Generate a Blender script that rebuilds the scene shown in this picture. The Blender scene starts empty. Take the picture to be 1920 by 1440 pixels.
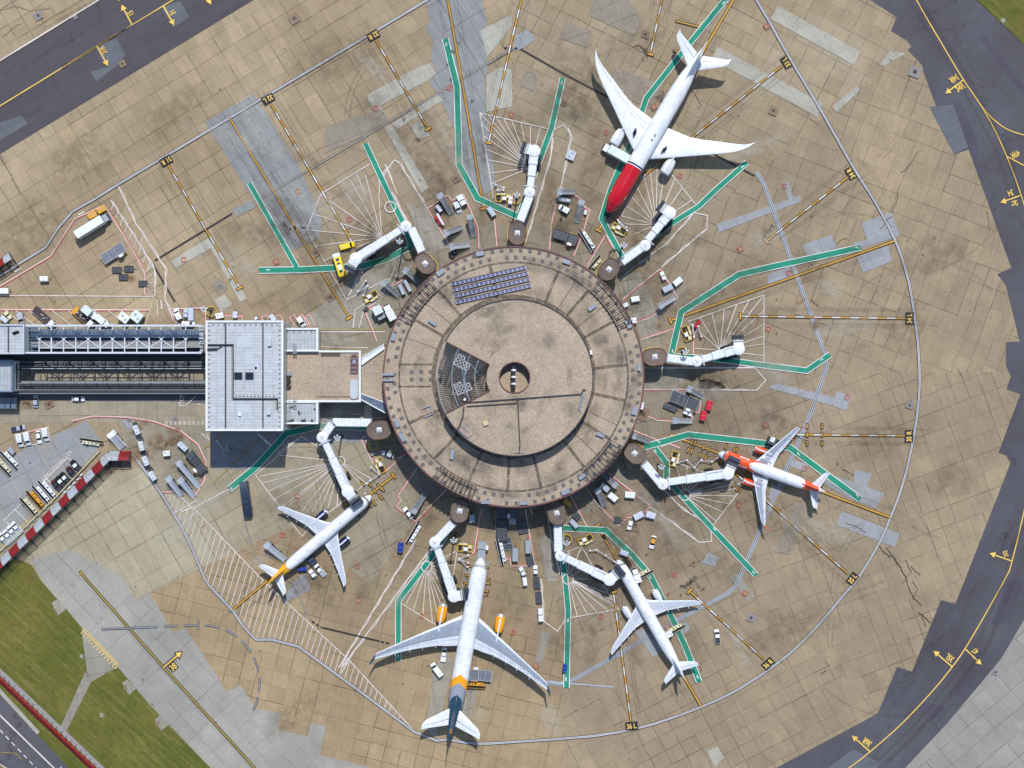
import bpy, math, random
from mathutils import Vector, Matrix
random.seed(7)
R=math.radians; PI=math.pi
SC=bpy.context.scene; COL=SC.collection
S=5.6; H=530.0     # photo pixels per metre on the ground, camera height in metres
def P(x,y,h=0.0):  # survey position (read off the photo) at height h -> metres
    k=(H-h)/H/S
    return Vector(((x-960)*k,(720-y)*k,h))
# ------------------------------------------------------------------ nodes
class NT:
    def __init__(s,mat):
        mat.use_nodes=True; s.t=mat.node_tree; s.n=s.t.nodes; s.l=s.t.links
        s.b=s.n['Principled BSDF']
    def put(s,sock,v):
        if v is None: return
        if hasattr(v,'is_linked') or isinstance(v,bpy.types.NodeSocket): s.l.new(v,sock)
        else:
            if isinstance(v,(tuple,list)) and len(v)==3 and sock.type=='RGBA': v=(*v,1)
            sock.default_value=v
    def m(s,op,a,b=None,c=None,clamp=False):
        n=s.n.new('ShaderNodeMath'); n.operation=op; n.use_clamp=clamp
        s.put(n.inputs[0],a); s.put(n.inputs[1],b)
        if c is not None: s.put(n.inputs[2],c)
        return n.outputs[0]
    def vm(s,op,a,b=None):
        n=s.n.new('ShaderNodeVectorMath'); n.operation=op
        s.put(n.inputs[0],a); s.put(n.inputs[1],b)
        return n.outputs[1] if op=='LENGTH' else n.outputs[0]
    def pos(s): return s.n.new('ShaderNodeNewGeometry').outputs['Position']
    def objc(s): return s.n.new('ShaderNodeTexCoord').outputs['Object']
    def rot(s,v,ang):
        n=s.n.new('ShaderNodeVectorRotate'); n.rotation_type='Z_AXIS'; s.put(n.inputs['Vector'],v); n.inputs['Angle'].default_value=ang
        return n.outputs[0]
    def sep(s,v):
        n=s.n.new('ShaderNodeSeparateXYZ'); s.put(n.inputs[0],v); return n.outputs
    def comb(s,x=0,y=0,z=0):
        n=s.n.new('ShaderNodeCombineXYZ'); s.put(n.inputs[0],x); s.put(n.inputs[1],y); s.put(n.inputs[2],z); return n.outputs[0]
    def noise(s,v,scale,detail=3,rough=.55):
        n=s.n.new('ShaderNodeTexNoise'); s.put(n.inputs['Vector'],v); n.inputs['Scale'].default_value=scale
        n.inputs['Detail'].default_value=detail; n.inputs['Roughness'].default_value=rough; return n.outputs[0]
    def white(s,v):
        n=s.n.new('ShaderNodeTexWhiteNoise'); n.noise_dimensions='3D'; s.put(n.inputs['Vector'],v); return n.outputs[0]
    def voro(s,v,scale,out=0,feat='F1'):
        n=s.n.new('ShaderNodeTexVoronoi'); n.feature=feat; s.put(n.inputs['Vector'],v); n.inputs['Scale'].default_value=scale; return n.outputs[out]
    def mr(s,v,a,b,c=0,d=1):
        n=s.n.new('ShaderNodeMapRange'); s.put(n.inputs[0],v)
        for i,q in enumerate((a,b,c,d)): n.inputs[i+1].default_value=q
        n.clamp=True; return n.outputs[0]
    def mix(s,f,a,b,mode='MIX'):
        n=s.n.new('ShaderNodeMix'); n.data_type='RGBA'; n.blend_type=mode
        s.put(n.inputs[0],f); s.put(n.inputs[6],a); s.put(n.inputs[7],b); return n.outputs[2]
    def bump(s,h,st=.3,d=.1):
        n=s.n.new('ShaderNodeBump'); n.inputs['Strength'].default_value=st; n.inputs['Distance'].default_value=d
        s.put(n.inputs['Height'],h); s.l.new(n.outputs[0],s.b.inputs['Normal'])
def lin(r,g,b):   # sRGB 0-255 -> linear
    f=lambda c:(c/255/12.92) if c<=10 else ((c/255+.055)/1.055)**2.4
    return (f(r),f(g),f(b))
M={}
def simple(name,col,rough=.5,metal=0.,var=.12,scale=1.5,grime=.0,coat=0.):
    if name in M: return M[name]
    m=bpy.data.materials.new(name); t=NT(m); b=t.b
    v=t.objc(); n=t.noise(v,scale,4)
    f=t.mr(n,.3,.7,1-var,1+var*.5)
    c=t.mix(1.0,(*col,1),t.comb(f,f,f),'MULTIPLY')
    if grime:
        g=t.mr(t.noise(v,scale*.35,5,.7),.48,.72,0,grime)
        c=t.mix(g,c,(.09,.08,.07,1))
    t.put(b.inputs['Base Color'],c); b.inputs['Roughness'].default_value=rough; b.inputs['Metallic'].default_value=metal
    if coat: b.inputs['Coat Weight'].default_value=coat
    M[name]=m; return m
def paint(name,col,wear=.35,rough=.75):
    m=bpy.data.materials.new(name); t=NT(m); p=t.pos()
    w=t.mr(t.noise(p,1.1,5,.75),.52,.70,0,wear)
    w2=t.mr(t.noise(p,.09,3,.6),.35,.65,.85,1.08)
    c=t.mix(w,(*col,1),(*lin(140,130,115),1)); c=t.mix(1,c,t.comb(w2,w2,w2),'MULTIPLY')
    t.put(t.b.inputs['Base Color'],c); t.b.inputs['Roughness'].default_value=rough
    M[name]=m; return m
CEN=P(963,707,0)
def concrete(name,ang,sx,sy,c1,c2,var=.16,joint=.5,streak=.14,off=(0.,0.),grime=True,jw=.13,spots=True,brush=None,kt=(.90,.863,.81)):
    m=bpy.data.materials.new(name); t=NT(m); p=t.pos(); q=t.rot(p,-R(ang)); x,y,_=t.sep(q)
    # small wobble so joints are not ruler straight
    wb=t.m('MULTIPLY',t.m('SUBTRACT',t.noise(p,.12,2),.5),.5); u=t.m('ADD',t.m('DIVIDE',t.m('ADD',x,wb),sx),off[0]); v=t.m('ADD',t.m('DIVIDE',t.m('SUBTRACT',y,wb),sy),off[1])
    fu=t.m('FLOOR',u); fv=t.m('FLOOR',v); cell=t.comb(fu,fv,3.3)
    w1=t.white(cell); w2=t.white(t.comb(fu,fv,9.1)); big=t.white(t.comb(t.m('FLOOR',t.m('DIVIDE',u,4)),t.m('FLOOR',t.m('DIVIDE',v,3)),5.5))
    lane=t.white(t.comb(7.7,fv,1.5))
    def dist(a,s_):
        fr=t.m('FRACT',a); return t.m('MULTIPLY',t.m('SUBTRACT',.5,t.m('ABSOLUTE',t.m('SUBTRACT',fr,.5))),s_)
    mid0=t.noise(p,.3,3,.6)
    ju=t.m('MULTIPLY',t.mr(dist(u,sx),jw*.6,jw*1.7,1,0),t.m('MULTIPLY',t.mr(t.white(t.comb(t.m('ROUND',u),t.m('FLOOR',t.m('DIVIDE',v,3)),2.)),.1,1,.25,1.2),t.mr(mid0,.35,.6,.45,1.1)))
    jv=t.m('MULTIPLY',t.mr(dist(v,sy),jw*.6,jw*1.7,1,0),t.m('MULTIPLY',t.mr(t.white(t.comb(t.m('FLOOR',t.m('DIVIDE',u,4)),t.m('ROUND',v),4.)),.1,1,.3,1.3),t.mr(mid0,.35,.6,.45,1.1)))
    J=t.m('MAXIMUM',ju,jv)
    lo=t.noise(p,.022,4,.6); mid=t.noise(p,.16,5,.65); fine=t.noise(p,1.6,5,.7)
    bd=t.rot(p,-R(ang+ (brush if brush is not None else 90))); bx,by,_=t.sep(bd)
    st=t.noise(t.comb(t.m('MULTIPLY',bx,.05),t.m('MULTIPLY',by,1.1),t.m('MULTIPLY',w2,6)),1.0,5,.7)
    swx=t.rot(p,R(38)); sx_,sy_,_=t.sep(swx)
    st2=t.noise(t.comb(t.m('MULTIPLY',sx_,.035),t.m('MULTIPLY',sy_,.42),0),1.0,4,.65)
    col=t.mix(t.mr(t.m('ADD',t.m('MULTIPLY',lo,.92),t.m('MULTIPLY',w2,.08)),.4,.6),(*c1,1),(*c2,1))
    c0=t.m('SUBTRACT',w1,.5); f=t.m('ADD',1.0,t.m('MULTIPLY',t.m('MULTIPLY',t.m('MULTIPLY',c0,c0),c0),var*2.6)); f=t.m('ADD',f,t.m('MULTIPLY',c0,var*.22))
    f=t.m('ADD',f,t.m('MULTIPLY',t.m('SUBTRACT',big,.5),var*.22))
    f=t.m('ADD',f,t.m('MULTIPLY',t.m('SUBTRACT',lane,.5),var*.35))
    f=t.m('ADD',f,t.m('MULTIPLY',t.m('SUBTRACT',mid,.5),.5))
    f=t.m('ADD',f,t.m('MULTIPLY',t.m('SUBTRACT',fine,.5),.62))
    f=t.m('ADD',f,t.m('MULTIPLY',t.m('SUBTRACT',st,.5),streak*3.6))
    f=t.m('ADD',f,t.m('MULTIPLY',t.m('SUBTRACT',st2,.5),streak*1.5))
    col=t.mix(1,col,t.comb(f,f,f),'MULTIPLY')
    if grime:
        d=t.vm('LENGTH',t.vm('SUBTRACT',p,tuple(CEN)))
        g=t.m('ADD',t.mr(d,70,128,1,0),t.m('MULTIPLY',t.m('SUBTRACT',t.noise(p,.05,4,.65),.5),1.1))
        g=t.mr(g,0,1.2,0,1)
        col=t.mix(t.m('MULTIPLY',g,.45),col,(*lin(122,113,100),1))
        lt=t.mr(t.noise(p,.035,3,.5),.55,.72,0,.2)
        col=t.mix(t.m('MULTIPLY',lt,g),col,(*lin(176,170,158),1))
    if spots:
        vo=t.voro(p,.11); vc=t.white(t.vm('MULTIPLY',t.vm('SNAP',p,(9,9,9)),(1,1,0)))
        sp=t.m('MULTIPLY',t.mr(t.m('ADD',vo,t.m('MULTIPLY',fine,.06)),.055,.085,1,0),.7)
        col=t.mix(sp,col,(.05,.045,.04,1))
        vo2=t.voro(p,.028); sp2=t.m('MULTIPLY',t.mr(t.m('ADD',vo2,t.m('MULTIPLY',mid,.22)),.12,.24,1,0),.28)
        col=t.mix(sp2,col,(*lin(108,90,70),1))
    col=t.mix(t.m('MULTIPLY',J,joint),col,(*lin(62,52,42),1))
    k=t.comb(*kt); col=t.mix(1,col,k,'MULTIPLY')
    t.put(t.b.inputs['Base Color'],col); t.b.inputs['Roughness'].default_value=.88
    t.bump(t.m('SUBTRACT',fine,t.m('MULTIPLY',J,.6)),.25,.05)
    M[name]=m; return m
def stain(name,col,amt,sc=.5,lo=.38,hi=.62):
    m=bpy.data.materials.new(name); t=NT(m); p=t.pos()
    a=t.n.new('ShaderNodeAttribute'); a.attribute_name='a'
    k=t.m('MULTIPLY',a.outputs['Fac'],t.mr(t.noise(p,sc,5,.7),lo,hi,.1,1))
    t.put(t.b.inputs['Alpha'],t.m('MULTIPLY',k,amt)); t.b.inputs['Base Color'].default_value=(*col,1); t.b.inputs['Roughness'].default_value=.9
    M[name]=m; return m
class SM:   # soft edged stains: vertices carry strength 'a'
    def __init__(s): s.v=[];s.f=[];s.a=[]
    def strip(s,pts,w,z,e=0.):
        pts=[Vector(q) for q in pxy(pts)]
        L,R_=strip_pts(pts,w); n=len(pts); o=len(s.v)
        for i in range(n):
            k=0 if (i in (0,n-1)) else 1
            s.v+=[(L[i].x,L[i].y,z),(pts[i].x,pts[i].y,z),(R_[i].x,R_[i].y,z)]; s.a+=[0,k,0]
        for i in range(n-1):
            for j in (0,1): q=o+3*i+j; s.f.append((q,q+1,q+4,q+3))
    def blot(s,x,y,r,z,el=1.,ang=0,n=18,h=0):
        c=P(x,y,h); o=len(s.v); s.v.append((c.x,c.y,z)); s.a.append(1.); ph=random.random()*6
        for ring,k in ((.55,.8),(1.,0.)):
            for i in range(n):
                t=2*PI*i/n; rr=r/S*ring*(1+.25*math.sin(2*t+ph)+.15*math.sin(5*t+ph*2)); v=Matrix.Rotation(R(ang),2)@Vector((math.cos(t)*rr*el,math.sin(t)*rr)); s.v.append((c.x+v.x,c.y+v.y,z)); s.a.append(k)
        for i in range(n):
            j=(i+1)%n; s.f.append((o,o+1+i,o+1+j)); s.f.append((o+1+i,o+1+n+i,o+1+n+j,o+1+j))
    def build(s,name,mat,parent=None):
        me=bpy.data.meshes.new(name); me.from_pydata(s.v,[],s.f); me.materials.append(M[mat])
        at=me.attributes.new('a','FLOAT','POINT'); at.data.foreach_set('value',s.a)
        bm=bmesh.new(); bm.from_mesh(me)
        for f in bm.faces:
            if f.normal.z<0: f.normal_flip()
        bm.to_mesh(me); bm.free()
        o=bpy.data.objects.new(name,me); COL.objects.link(o)
        if parent is None: o['kind']='structure'
        else: o.parent=parent
        return o
def asphalt(name,ang,base,c2,lane=3.6):
    m=bpy.data.materials.new(name); t=NT(m); p=t.pos(); q=t.rot(p,-R(ang)); x,y,_=t.sep(q)
    lo=t.noise(p,.03,4,.6); mid=t.noise(p,.25,5,.65); fine=t.noise(p,2.2,5,.7)
    st=t.noise(t.comb(t.m('MULTIPLY',x,.025),t.m('MULTIPLY',y,.5),0),1.,5,.65)
    ln=t.white(t.comb(t.m('FLOOR',t.m('DIVIDE',t.m('ADD',y,t.m('MULTIPLY',lo,3)),lane)),t.m('FLOOR',t.m('DIVIDE',x,46)),0))
    f=t.m('ADD',1.,t.m('MULTIPLY',t.m('SUBTRACT',ln,.5),.12))
    for n,k in ((lo,.5),(mid,.35),(fine,.4),(st,.45)): f=t.m('ADD',f,t.m('MULTIPLY',t.m('SUBTRACT',n,.5),k))
    c=t.mix(t.mr(lo,.35,.65),(*base,1),(*c2,1)); c=t.mix(1,c,t.comb(f,f,f),'MULTIPLY')
    vo=t.voro(p,.09); sp=t.m('MULTIPLY',t.mr(t.m('ADD',vo,t.m('MULTIPLY',fine,.05)),.05,.08,1,0),.6)
    c=t.mix(sp,c,(.02,.02,.022,1))
    cr=t.mr(t.voro(t.vm('ADD',p,t.comb(t.m('MULTIPLY',mid,14),t.m('MULTIPLY',lo,20),0)),.022,0,'DISTANCE_TO_EDGE'),.0015,.004,1,0)
    c=t.mix(t.m('MULTIPLY',cr,.45),c,(.025,.022,.025,1))
    t.put(t.b.inputs['Base Color'],c); t.b.inputs['Roughness'].default_value=.8; t.bump(fine,.3,.04)
    M[name]=m; return m
def grass(name,ang):
    m=bpy.data.materials.new(name); t=NT(m); p=t.pos(); q=t.rot(p,-R(ang)); x,y,_=t.sep(q)
    lo=t.noise(p,.045,4,.6); mid=t.noise(p,.5,6,.75); fine=t.noise(p,4,6,.8)
    st=t.noise(t.comb(t.m('MULTIPLY',x,.05),t.m('MULTIPLY',y,.8),0),1.,6,.75)
    c=t.mix(t.mr(lo,.35,.66),(*lin(86,96,28),1),(*lin(118,112,50),1))
    c=t.mix(t.mr(st,.48,.7,0,.55),c,(*lin(162,150,92),1))
    c=t.mix(t.mr(mid,.5,.68,0,.7),c,(*lin(62,84,22),1))
    c=t.mix(t.mr(t.noise(p,.12,5,.7),.56,.7,0,.6),c,(*lin(120,92,50),1))
    f=t.mr(fine,.3,.7,.55,1.4); c=t.mix(1,c,t.comb(f,f,f),'MULTIPLY')
    t.put(t.b.inputs['Base Color'],c); t.b.inputs['Roughness'].default_value=.95; t.bump(t.m('ADD',fine,mid),1.,.25)
    M[name]=m; return m
def gravel(name,c1,c2,sc=1.0):
    m=bpy.data.materials.new(name); t=NT(m); p=t.pos()
    n1=t.noise(p,1.9*sc,6,.85); n2=t.white(t.vm('SNAP',p,(.3,.3,.3))); n3=t.noise(p,.09,4,.65); n4=t.noise(p,.6,4,.6)
    c=t.mix(t.mr(n3,.4,.65),(*c1,1),(*c2,1))
    f=t.m('ADD',t.mr(n1,.3,.7,.66,1.32),t.mr(n4,.3,.7,-.07,.07)); c=t.mix(1,c,t.comb(f,f,f),'MULTIPLY')
    k2=t.mr(n2,0,1,.86,1.12); c=t.mix(1,c,t.comb(k2,k2,k2),'MULTIPLY')
    sp=t.m('MULTIPLY',t.mr(t.m('ADD',t.voro(p,.45),t.m('MULTIPLY',n1,.08)),.07,.13,1,0),.5)
    c=t.mix(sp,c,(.06,.05,.045,1))
    t.put(t.b.inputs['Base Color'],c); t.b.inputs['Roughness'].default_value=.95; t.bump(n1,.6,.12)
    M[name]=m; return m
def panelled(name,col,sx,sy,dark=.45,rough=.55,metal=0.,w=.06,coord='obj',ang=0):
    m=bpy.data.materials.new(name); t=NT(m); p=t.objc() if coord=='obj' else t.pos(); p=t.rot(p,-R(ang)); x,y,_=t.sep(p)
    def dist(a,s_):
        fr=t.m('FRACT',t.m('DIVIDE',a,s_)); return t.m('MULTIPLY',t.m('SUBTRACT',.5,t.m('ABSOLUTE',t.m('SUBTRACT',fr,.5))),s_)
    J=t.mr(dist(x,sx),w*.5,w*1.3,1,0)
    if sy: J=t.m('MAXIMUM',J,t.mr(dist(y,sy),w*.5,w*1.3,1,0))
    n=t.noise(p,.7,5,.7); wn=t.white(t.comb(t.m('FLOOR',t.m('DIVIDE',x,sx)),t.m('FLOOR',t.m('DIVIDE',y,sy or 1e4)),0))
    f=t.m('ADD',t.mr(n,.3,.7,.84,1.1),t.mr(wn,0,1,-.05,.05)); c=t.mix(1,(*col,1),t.comb(f,f,f),'MULTIPLY')
    c=t.mix(t.m('MULTIPLY',J,dark),c,(.04,.045,.05,1))
    t.put(t.b.inputs['Base Color'],c); t.b.inputs['Roughness'].default_value=rough; t.b.inputs['Metallic'].default_value=metal
    M[name]=m; return m
# ------------------------------------------------------------------ mesh builder
class MB:
    def __init__(s): s.v=[]; s.f=[]; s.mi=[]
    def add(s,vs,fs,mi=0):
        o=len(s.v); s.v+= [tuple(a) for a in vs]
        for f in fs: s.f.append(tuple(o+i for i in f)); s.mi.append(mi)
    def box(s,cx,cy,cz,lx,ly,lz,rz=0,mi=0,tx=1.,ty=1.,ry=0):
        a,b,c=lx/2,ly/2,lz/2; vs=[]
        for z in (-c,c):
            kx,ky=(1,1) if z<0 else (tx,ty)
            for x,y in ((-a,-b),(a,-b),(a,b),(-a,b)): vs.append(Vector((x*kx,y*ky,z)))
        m=Matrix.Translation((cx,cy,cz))@Matrix.Rotation(rz,4,'Z')@Matrix.Rotation(ry,4,'Y')
        s.add([m@v for v in vs],[(3,2,1,0),(4,5,6,7),(0,1,5,4),(1,2,6,5),(2,3,7,6),(3,0,4,7)],mi)
    def rbox(s,cx,cy,z0,lx,ly,h,r=.15,mi=0,rz=0,top=.0):
        # box with chamfered vertical and top edges
        def ring(ix,z): 
            a,b=lx/2-ix,ly/2-ix; q=max(r-ix*.3,.02)
            return [(-a+q,-b,z),(a-q,-b,z),(a,-b+q,z),(a,b-q,z),(a-q,b,z),(-a+q,b,z),(-a,b-q,z),(-a,-b+q,z)]
        k=top or min(r*.6,h*.3)
        rings=[ring(0,0),ring(0,h-k),ring(k*.7,h)]
        m=Matrix.Translation((cx,cy,z0))@Matrix.Rotation(rz,4,'Z')
        s.loft([[m@Vector(p) for p in rg] for rg in rings],mi=mi)
    def beam(s,p,q,w,h,mi=0):
        p=Vector(p);q=Vector(q);d=q-p;L=d.length
        if L<1e-6: return
        d/=L; up=Vector((0,0,1)) if abs(d.z)<.99 else Vector((0,1,0)); sd=d.cross(up).normalized(); u=sd.cross(d)
        vs=[]
        for e in (p,q):
            for a,b in ((-1,-1),(1,-1),(1,1),(-1,1)): vs.append(e+sd*(a*w/2)+u*(b*h/2))
        s.add(vs,[(3,2,1,0),(4,5,6,7),(0,1,5,4),(1,2,6,5),(2,3,7,6),(3,0,4,7)],mi)
    def cyl(s,p,q,r,r2=None,n=12,mi=0,cap=True):
        p=Vector(p);q=Vector(q);d=(q-p).normalized(); r2=r if r2 is None else r2
        up=Vector((0,0,1)) if abs(d.z)<.99 else Vector((1,0,0)); a=d.cross(up).normalized(); b=d.cross(a)
        vs=[]
        for e,rr in ((p,r),(q,r2)):
            for i in range(n):
                t=2*PI*i/n; vs.append(e+a*(rr*math.cos(t))+b*(rr*math.sin(t)))
        fs=[(i,(i+1)%n,n+(i+1)%n,n+i) for i in range(n)]
        if cap: fs+= [tuple(range(n-1,-1,-1)),tuple(range(n,2*n))]
        s.add(vs,fs,mi)
    def loft(s,rings,mi=0,cap=True,closed=True,mfun=None):
        n=len(rings[0]); vs=[v for r in rings for v in r]; o=len(s.v); s.v+=[tuple(v) for v in vs]
        for k in range(len(rings)-1):
            for i in range(n if closed else n-1):
                j=(i+1)%n
                s.f.append((o+k*n+i,o+k*n+j,o+(k+1)*n+j,o+(k+1)*n+i)); s.mi.append(mfun(k,i) if mfun else mi)
        if cap:
            s.f.append(tuple(o+i for i in range(n-1,-1,-1))); s.mi.append(mi if not mfun else mfun(0,0))
            e=o+(len(rings)-1)*n; s.f.append(tuple(e+i for i in range(n))); s.mi.append(mi if not mfun else mfun(len(rings)-2,0))
    def prism(s,pts,z0,z1,mi=0,side=None):
        n=len(pts); vs=[(a[0],a[1],z0) for a in pts]+[(a[0],a[1],z1) for a in pts]
        s.add(vs,[tuple(range(n-1,-1,-1))],mi if side is None else side); o=len(s.v)-2*n
        s.f.append(tuple(o+n+i for i in range(n))); s.mi.append(mi)
        for i in range(n):
            j=(i+1)%n; s.f.append((o+i,o+j,o+n+j,o+n+i)); s.mi.append(mi if side is None else side)
    def poly(s,pts,z,mi=0): s.add([(a[0],a[1],z) for a in pts],[tuple(range(len(pts)))],mi)
    def build(s,name,mats,parent=None,smooth=False,loc=None,rz=None):
        me=bpy.data.meshes.new(name); me.from_pydata(s.v,[],s.f)
        if not isinstance(mats,(list,tuple)): mats=[mats]
        for m in mats: me.materials.append(M[m] if isinstance(m,str) else m)
        if len(mats)>1: me.polygons.foreach_set('material_index',s.mi)
        me.validate(); fixn(me)
        if smooth: smooth_by_angle(me,smooth if not isinstance(smooth,bool) else 40)
        o=bpy.data.objects.new(name,me); COL.objects.link(o)
        if parent is not None: o.parent=parent
        if loc is not None: o.location=loc
        if rz is not None: o.rotation_euler=(0,0,rz)
        return o
import bmesh
def fixn(me):
    bm=bmesh.new(); bm.from_mesh(me)
    if len(bm.faces)>1 and any(abs(f.normal.z)<.9 for f in bm.faces): bmesh.ops.recalc_face_normals(bm,faces=bm.faces)
    else:
        for f in bm.faces:
            if f.normal.z<0: f.normal_flip()
    bm.to_mesh(me); bm.free()
def smooth_by_angle(me,deg):
    bm=bmesh.new(); bm.from_mesh(me)
    for f in bm.faces: f.smooth=True
    for e in bm.edges:
        if len(e.link_faces)!=2 or e.calc_face_angle(0)>R(deg): e.smooth=False
    bm.to_mesh(me); bm.free()
def empty(name,loc=(0,0,0),rz=0):
    o=bpy.data.objects.new(name,None); o.empty_display_size=.5; COL.objects.link(o); o.location=loc; o.rotation_euler=(0,0,rz); return o
def tag(o,label,cat,group=None,kind=None):
    if label: o['label']=label
    if cat: o['category']=cat
    if group: o['group']=group
    if kind: o['kind']=kind
    return o
KIDS={}
def parts(name,mat,parent,lst):
    for (x,y,z,a,b,c) in lst:
        m=MB(); m.box(0,0,0,a,b,c); m.build(name,mat,parent,loc=(x,y,z))
def copy_tree(o,parent=None):
    c=o.copy(); COL.objects.link(c)
    if parent is not None: c.parent=parent
    for ch in KIDS.setdefault(o.name,[x for x in o.children]): copy_tree(ch,c)
    return c
# ------------------------------------------------------------------ flat ground work
ZC=[0]
def zn(base=.05,step=.0016,cyc=45):
    ZC[0]=(ZC[0]+1)%cyc; return base+ZC[0]*step
def pxy(pts,h=0): return [P(a[0],a[1],h).xy for a in pts]
def clean(pts): return [Vector(p) for p in pts]
def strip_pts(pts,w,closed=False):
    pts=[Vector(p) for p in pts]; n=len(pts); L=[];Rr=[]
    for i in range(n):
        if closed: a,b,c=pts[i-1],pts[i],pts[(i+1)%n]
        else: a=pts[max(i-1,0)]; b=pts[i]; c=pts[min(i+1,n-1)]
        d1=(b-a); d2=(c-b)
        if d1.length<1e-6: d1=d2
        if d2.length<1e-6: d2=d1
        d1=d1.normalized(); d2=d2.normalized(); t=(d1+d2)
        t=t.normalized() if t.length>1e-4 else d1
        nrm=Vector((-t.y,t.x)); k=max(.5,nrm.dot(Vector((-d1.y,d1.x))))
        L.append(b+nrm*(w/2/k)); Rr.append(b-nrm*(w/2/k))
    return L,Rr
def strip(mb,pts,w,z=None,mi=0,closed=False,metres=False,off=0.):
    if not metres: pts=pxy(pts)
    if off:
        L,_=strip_pts(pts,abs(off)*2,closed); pts=L if off>0 else _
    z=zn() if z is None else z
    L,Rr=strip_pts(pts,w,closed); n=len(L); o=len(mb.v)
    for a,b in zip(L,Rr): mb.v+= [(a.x,a.y,z),(b.x,b.y,z)]
    for i in range(n if closed else n-1):
        j=(i+1)%n; mb.f.append((o+2*i,o+2*i+1,o+2*j+1,o+2*j)); mb.mi.append(mi)
def dashes(mb,pts,w,on,gap,z=None,mi=0,metres=False,mi2=None):
    if not metres: pts=pxy(pts)
    pts=[Vector(p) for p in pts]; z=zn() if z is None else z
    pos=0; seg=[]; 
    for a,b in zip(pts,pts[1:]):
        L=(b-a).length; d=(b-a)/L; t=0
        while t<L:
            ph=pos%(on+gap); r=(on-ph) if ph<on else (on+gap-ph); e=min(t+r,L)
            if ph<on: strip(mb,[a+d*t,a+d*e],w,z,mi,metres=True)
            elif mi2 is not None: strip(mb,[a+d*t,a+d*e],w,z,mi2,metres=True)
            pos+=e-t+1e-6; t=e+1e-6
def smoothpath(pts,k=6):
    out=[]
    n=len(pts)
    for i in range(n-1):
        p0=pts[max(i-1,0)];p1=pts[i];p2=pts[i+1];p3=pts[min(i+2,n-1)]
        for j in range(k):
            t=j/k; out.append(tuple(.5*((2*p1[a])+(-p0[a]+p2[a])*t+(2*p0[a]-5*p1[a]+4*p2[a]-p3[a])*t*t+(-p0[a]+3*p1[a]-3*p2[a]+p3[a])*t**3) for a in (0,1)))
    out.append(tuple(pts[-1])); return out
TXT={}
def textmesh(s):
    if s in TXT: return TXT[s]
    cu=bpy.data.curves.new('t','FONT'); cu.body=s; cu.size=1.0; cu.resolution_u=3; cu.offset=.025
    o=bpy.data.objects.new('t',cu); me=bpy.data.meshes.new_from_object(o)
    vs=[Vector(v.co) for v in me.vertices]; fs=[tuple(p.vertices) for p in me.polygons]
    x0=min(v.x for v in vs);x1=max(v.x for v in vs);y0=min(v.y for v in vs);y1=max(v.y for v in vs)
    vs=[Vector(((v.x-(x0+x1)/2)/(y1-y0),(v.y-(y0+y1)/2)/(y1-y0),0)) for v in vs]
    bpy.data.objects.remove(o); bpy.data.curves.remove(cu); bpy.data.meshes.remove(me)
    TXT[s]=(vs,fs,(x1-x0)/(y1-y0)); return TXT[s]
def ground_text(mb,s,px,py,ang,h,wx=.7,mi=0,z=None,metres=None):
    vs,fs,_=textmesh(s); c=P(px,py) if metres is None else Vector(metres); z=zn() if z is None else z
    m=Matrix.Rotation(R(ang),4,'Z')
    mb.add([Vector((c.x,c.y,z))+m@Vector((v.x*h*wx,v.y*h,0)) for v in vs],fs,mi)
# ================================================================== materials of the ground
TAN=lin(176,160,135); TAN2=lin(158,142,117); TANR=lin(166,151,128); TANR2=lin(150,136,115)
concrete('slab_nw',31.3,5.1,5.6,TAN,TAN2)
concrete('slab_ne',-27,5.3,5.4,lin(168,156,134),lin(156,140,116),var=.2)
concrete('slab_e1',-20.5,4.75,6.2,lin(168,152,128),lin(152,138,117),off=(.3,.1))
concrete('slab_e2',20.5,4.75,6.2,TANR,TANR2,off=(.1,.4))
concrete('slab_se',27.5,5.6,5.1,lin(167,151,128),lin(152,138,117))
concrete('slab_s',-14,5.3,5.2,lin(173,155,125),lin(157,139,112),off=(.2,.6))
concrete('slab_sw',29.5,5.9,5.2,lin(176,170,150),lin(164,155,134),off=(.5,.2),var=.1)
concrete('slab_w',31.3,5.1,5.6,lin(172,156,131),lin(158,143,119),off=(.4,.4))
concrete('slab_grey',-48,8.2,5.6,lin(170,167,158),lin(154,152,145),var=.07,kt=(.88,.88,.88),streak=.09,grime=False,joint=.3)
concrete('slab_grey_e',40,6.2,6.2,lin(160,156,150),lin(148,145,139),var=.06,kt=(.88,.88,.88),streak=.07,grime=False)
concrete('slab_yard',28,6.3,7.2,lin(150,154,162),lin(158,156,152),kt=(.88,.88,.88),var=.06,streak=.08,grime=False,joint=.45)
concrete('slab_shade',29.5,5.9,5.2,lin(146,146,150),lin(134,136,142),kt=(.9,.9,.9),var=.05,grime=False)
concrete('slab_road',0,6.6,5.3,lin(168,160,142),lin(152,147,134),var=.14,grime=False)
concrete('slab_nearby',12,5.2,5.4,lin(160,153,138),lin(148,143,130),var=.16)
concrete('patch_grey_nw',31.3,5.1,10.2,lin(150,152,152),lin(140,142,143),kt=(.88,.88,.88),var=.1,streak=.22,grime=False,joint=.4)
concrete('patch_pale',28,4.6,4.6,lin(178,176,166),lin(168,166,156),kt=(.9,.9,.88),var=.08,grime=False,joint=.12)
concrete('patch_grey_e',20,4.7,6,lin(160,163,168),lin(152,155,158),kt=(.9,.9,.9),var=.05,streak=.08,grime=False,joint=.3)
concrete('patch_dull',20,4.7,6,lin(150,144,134),lin(142,135,124),var=.06,grime=False,joint=.4)
concrete('patch_inner',10,5.5,5.5,lin(158,156,148),lin(148,146,138),var=.1,grime=False,joint=.4)
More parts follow.
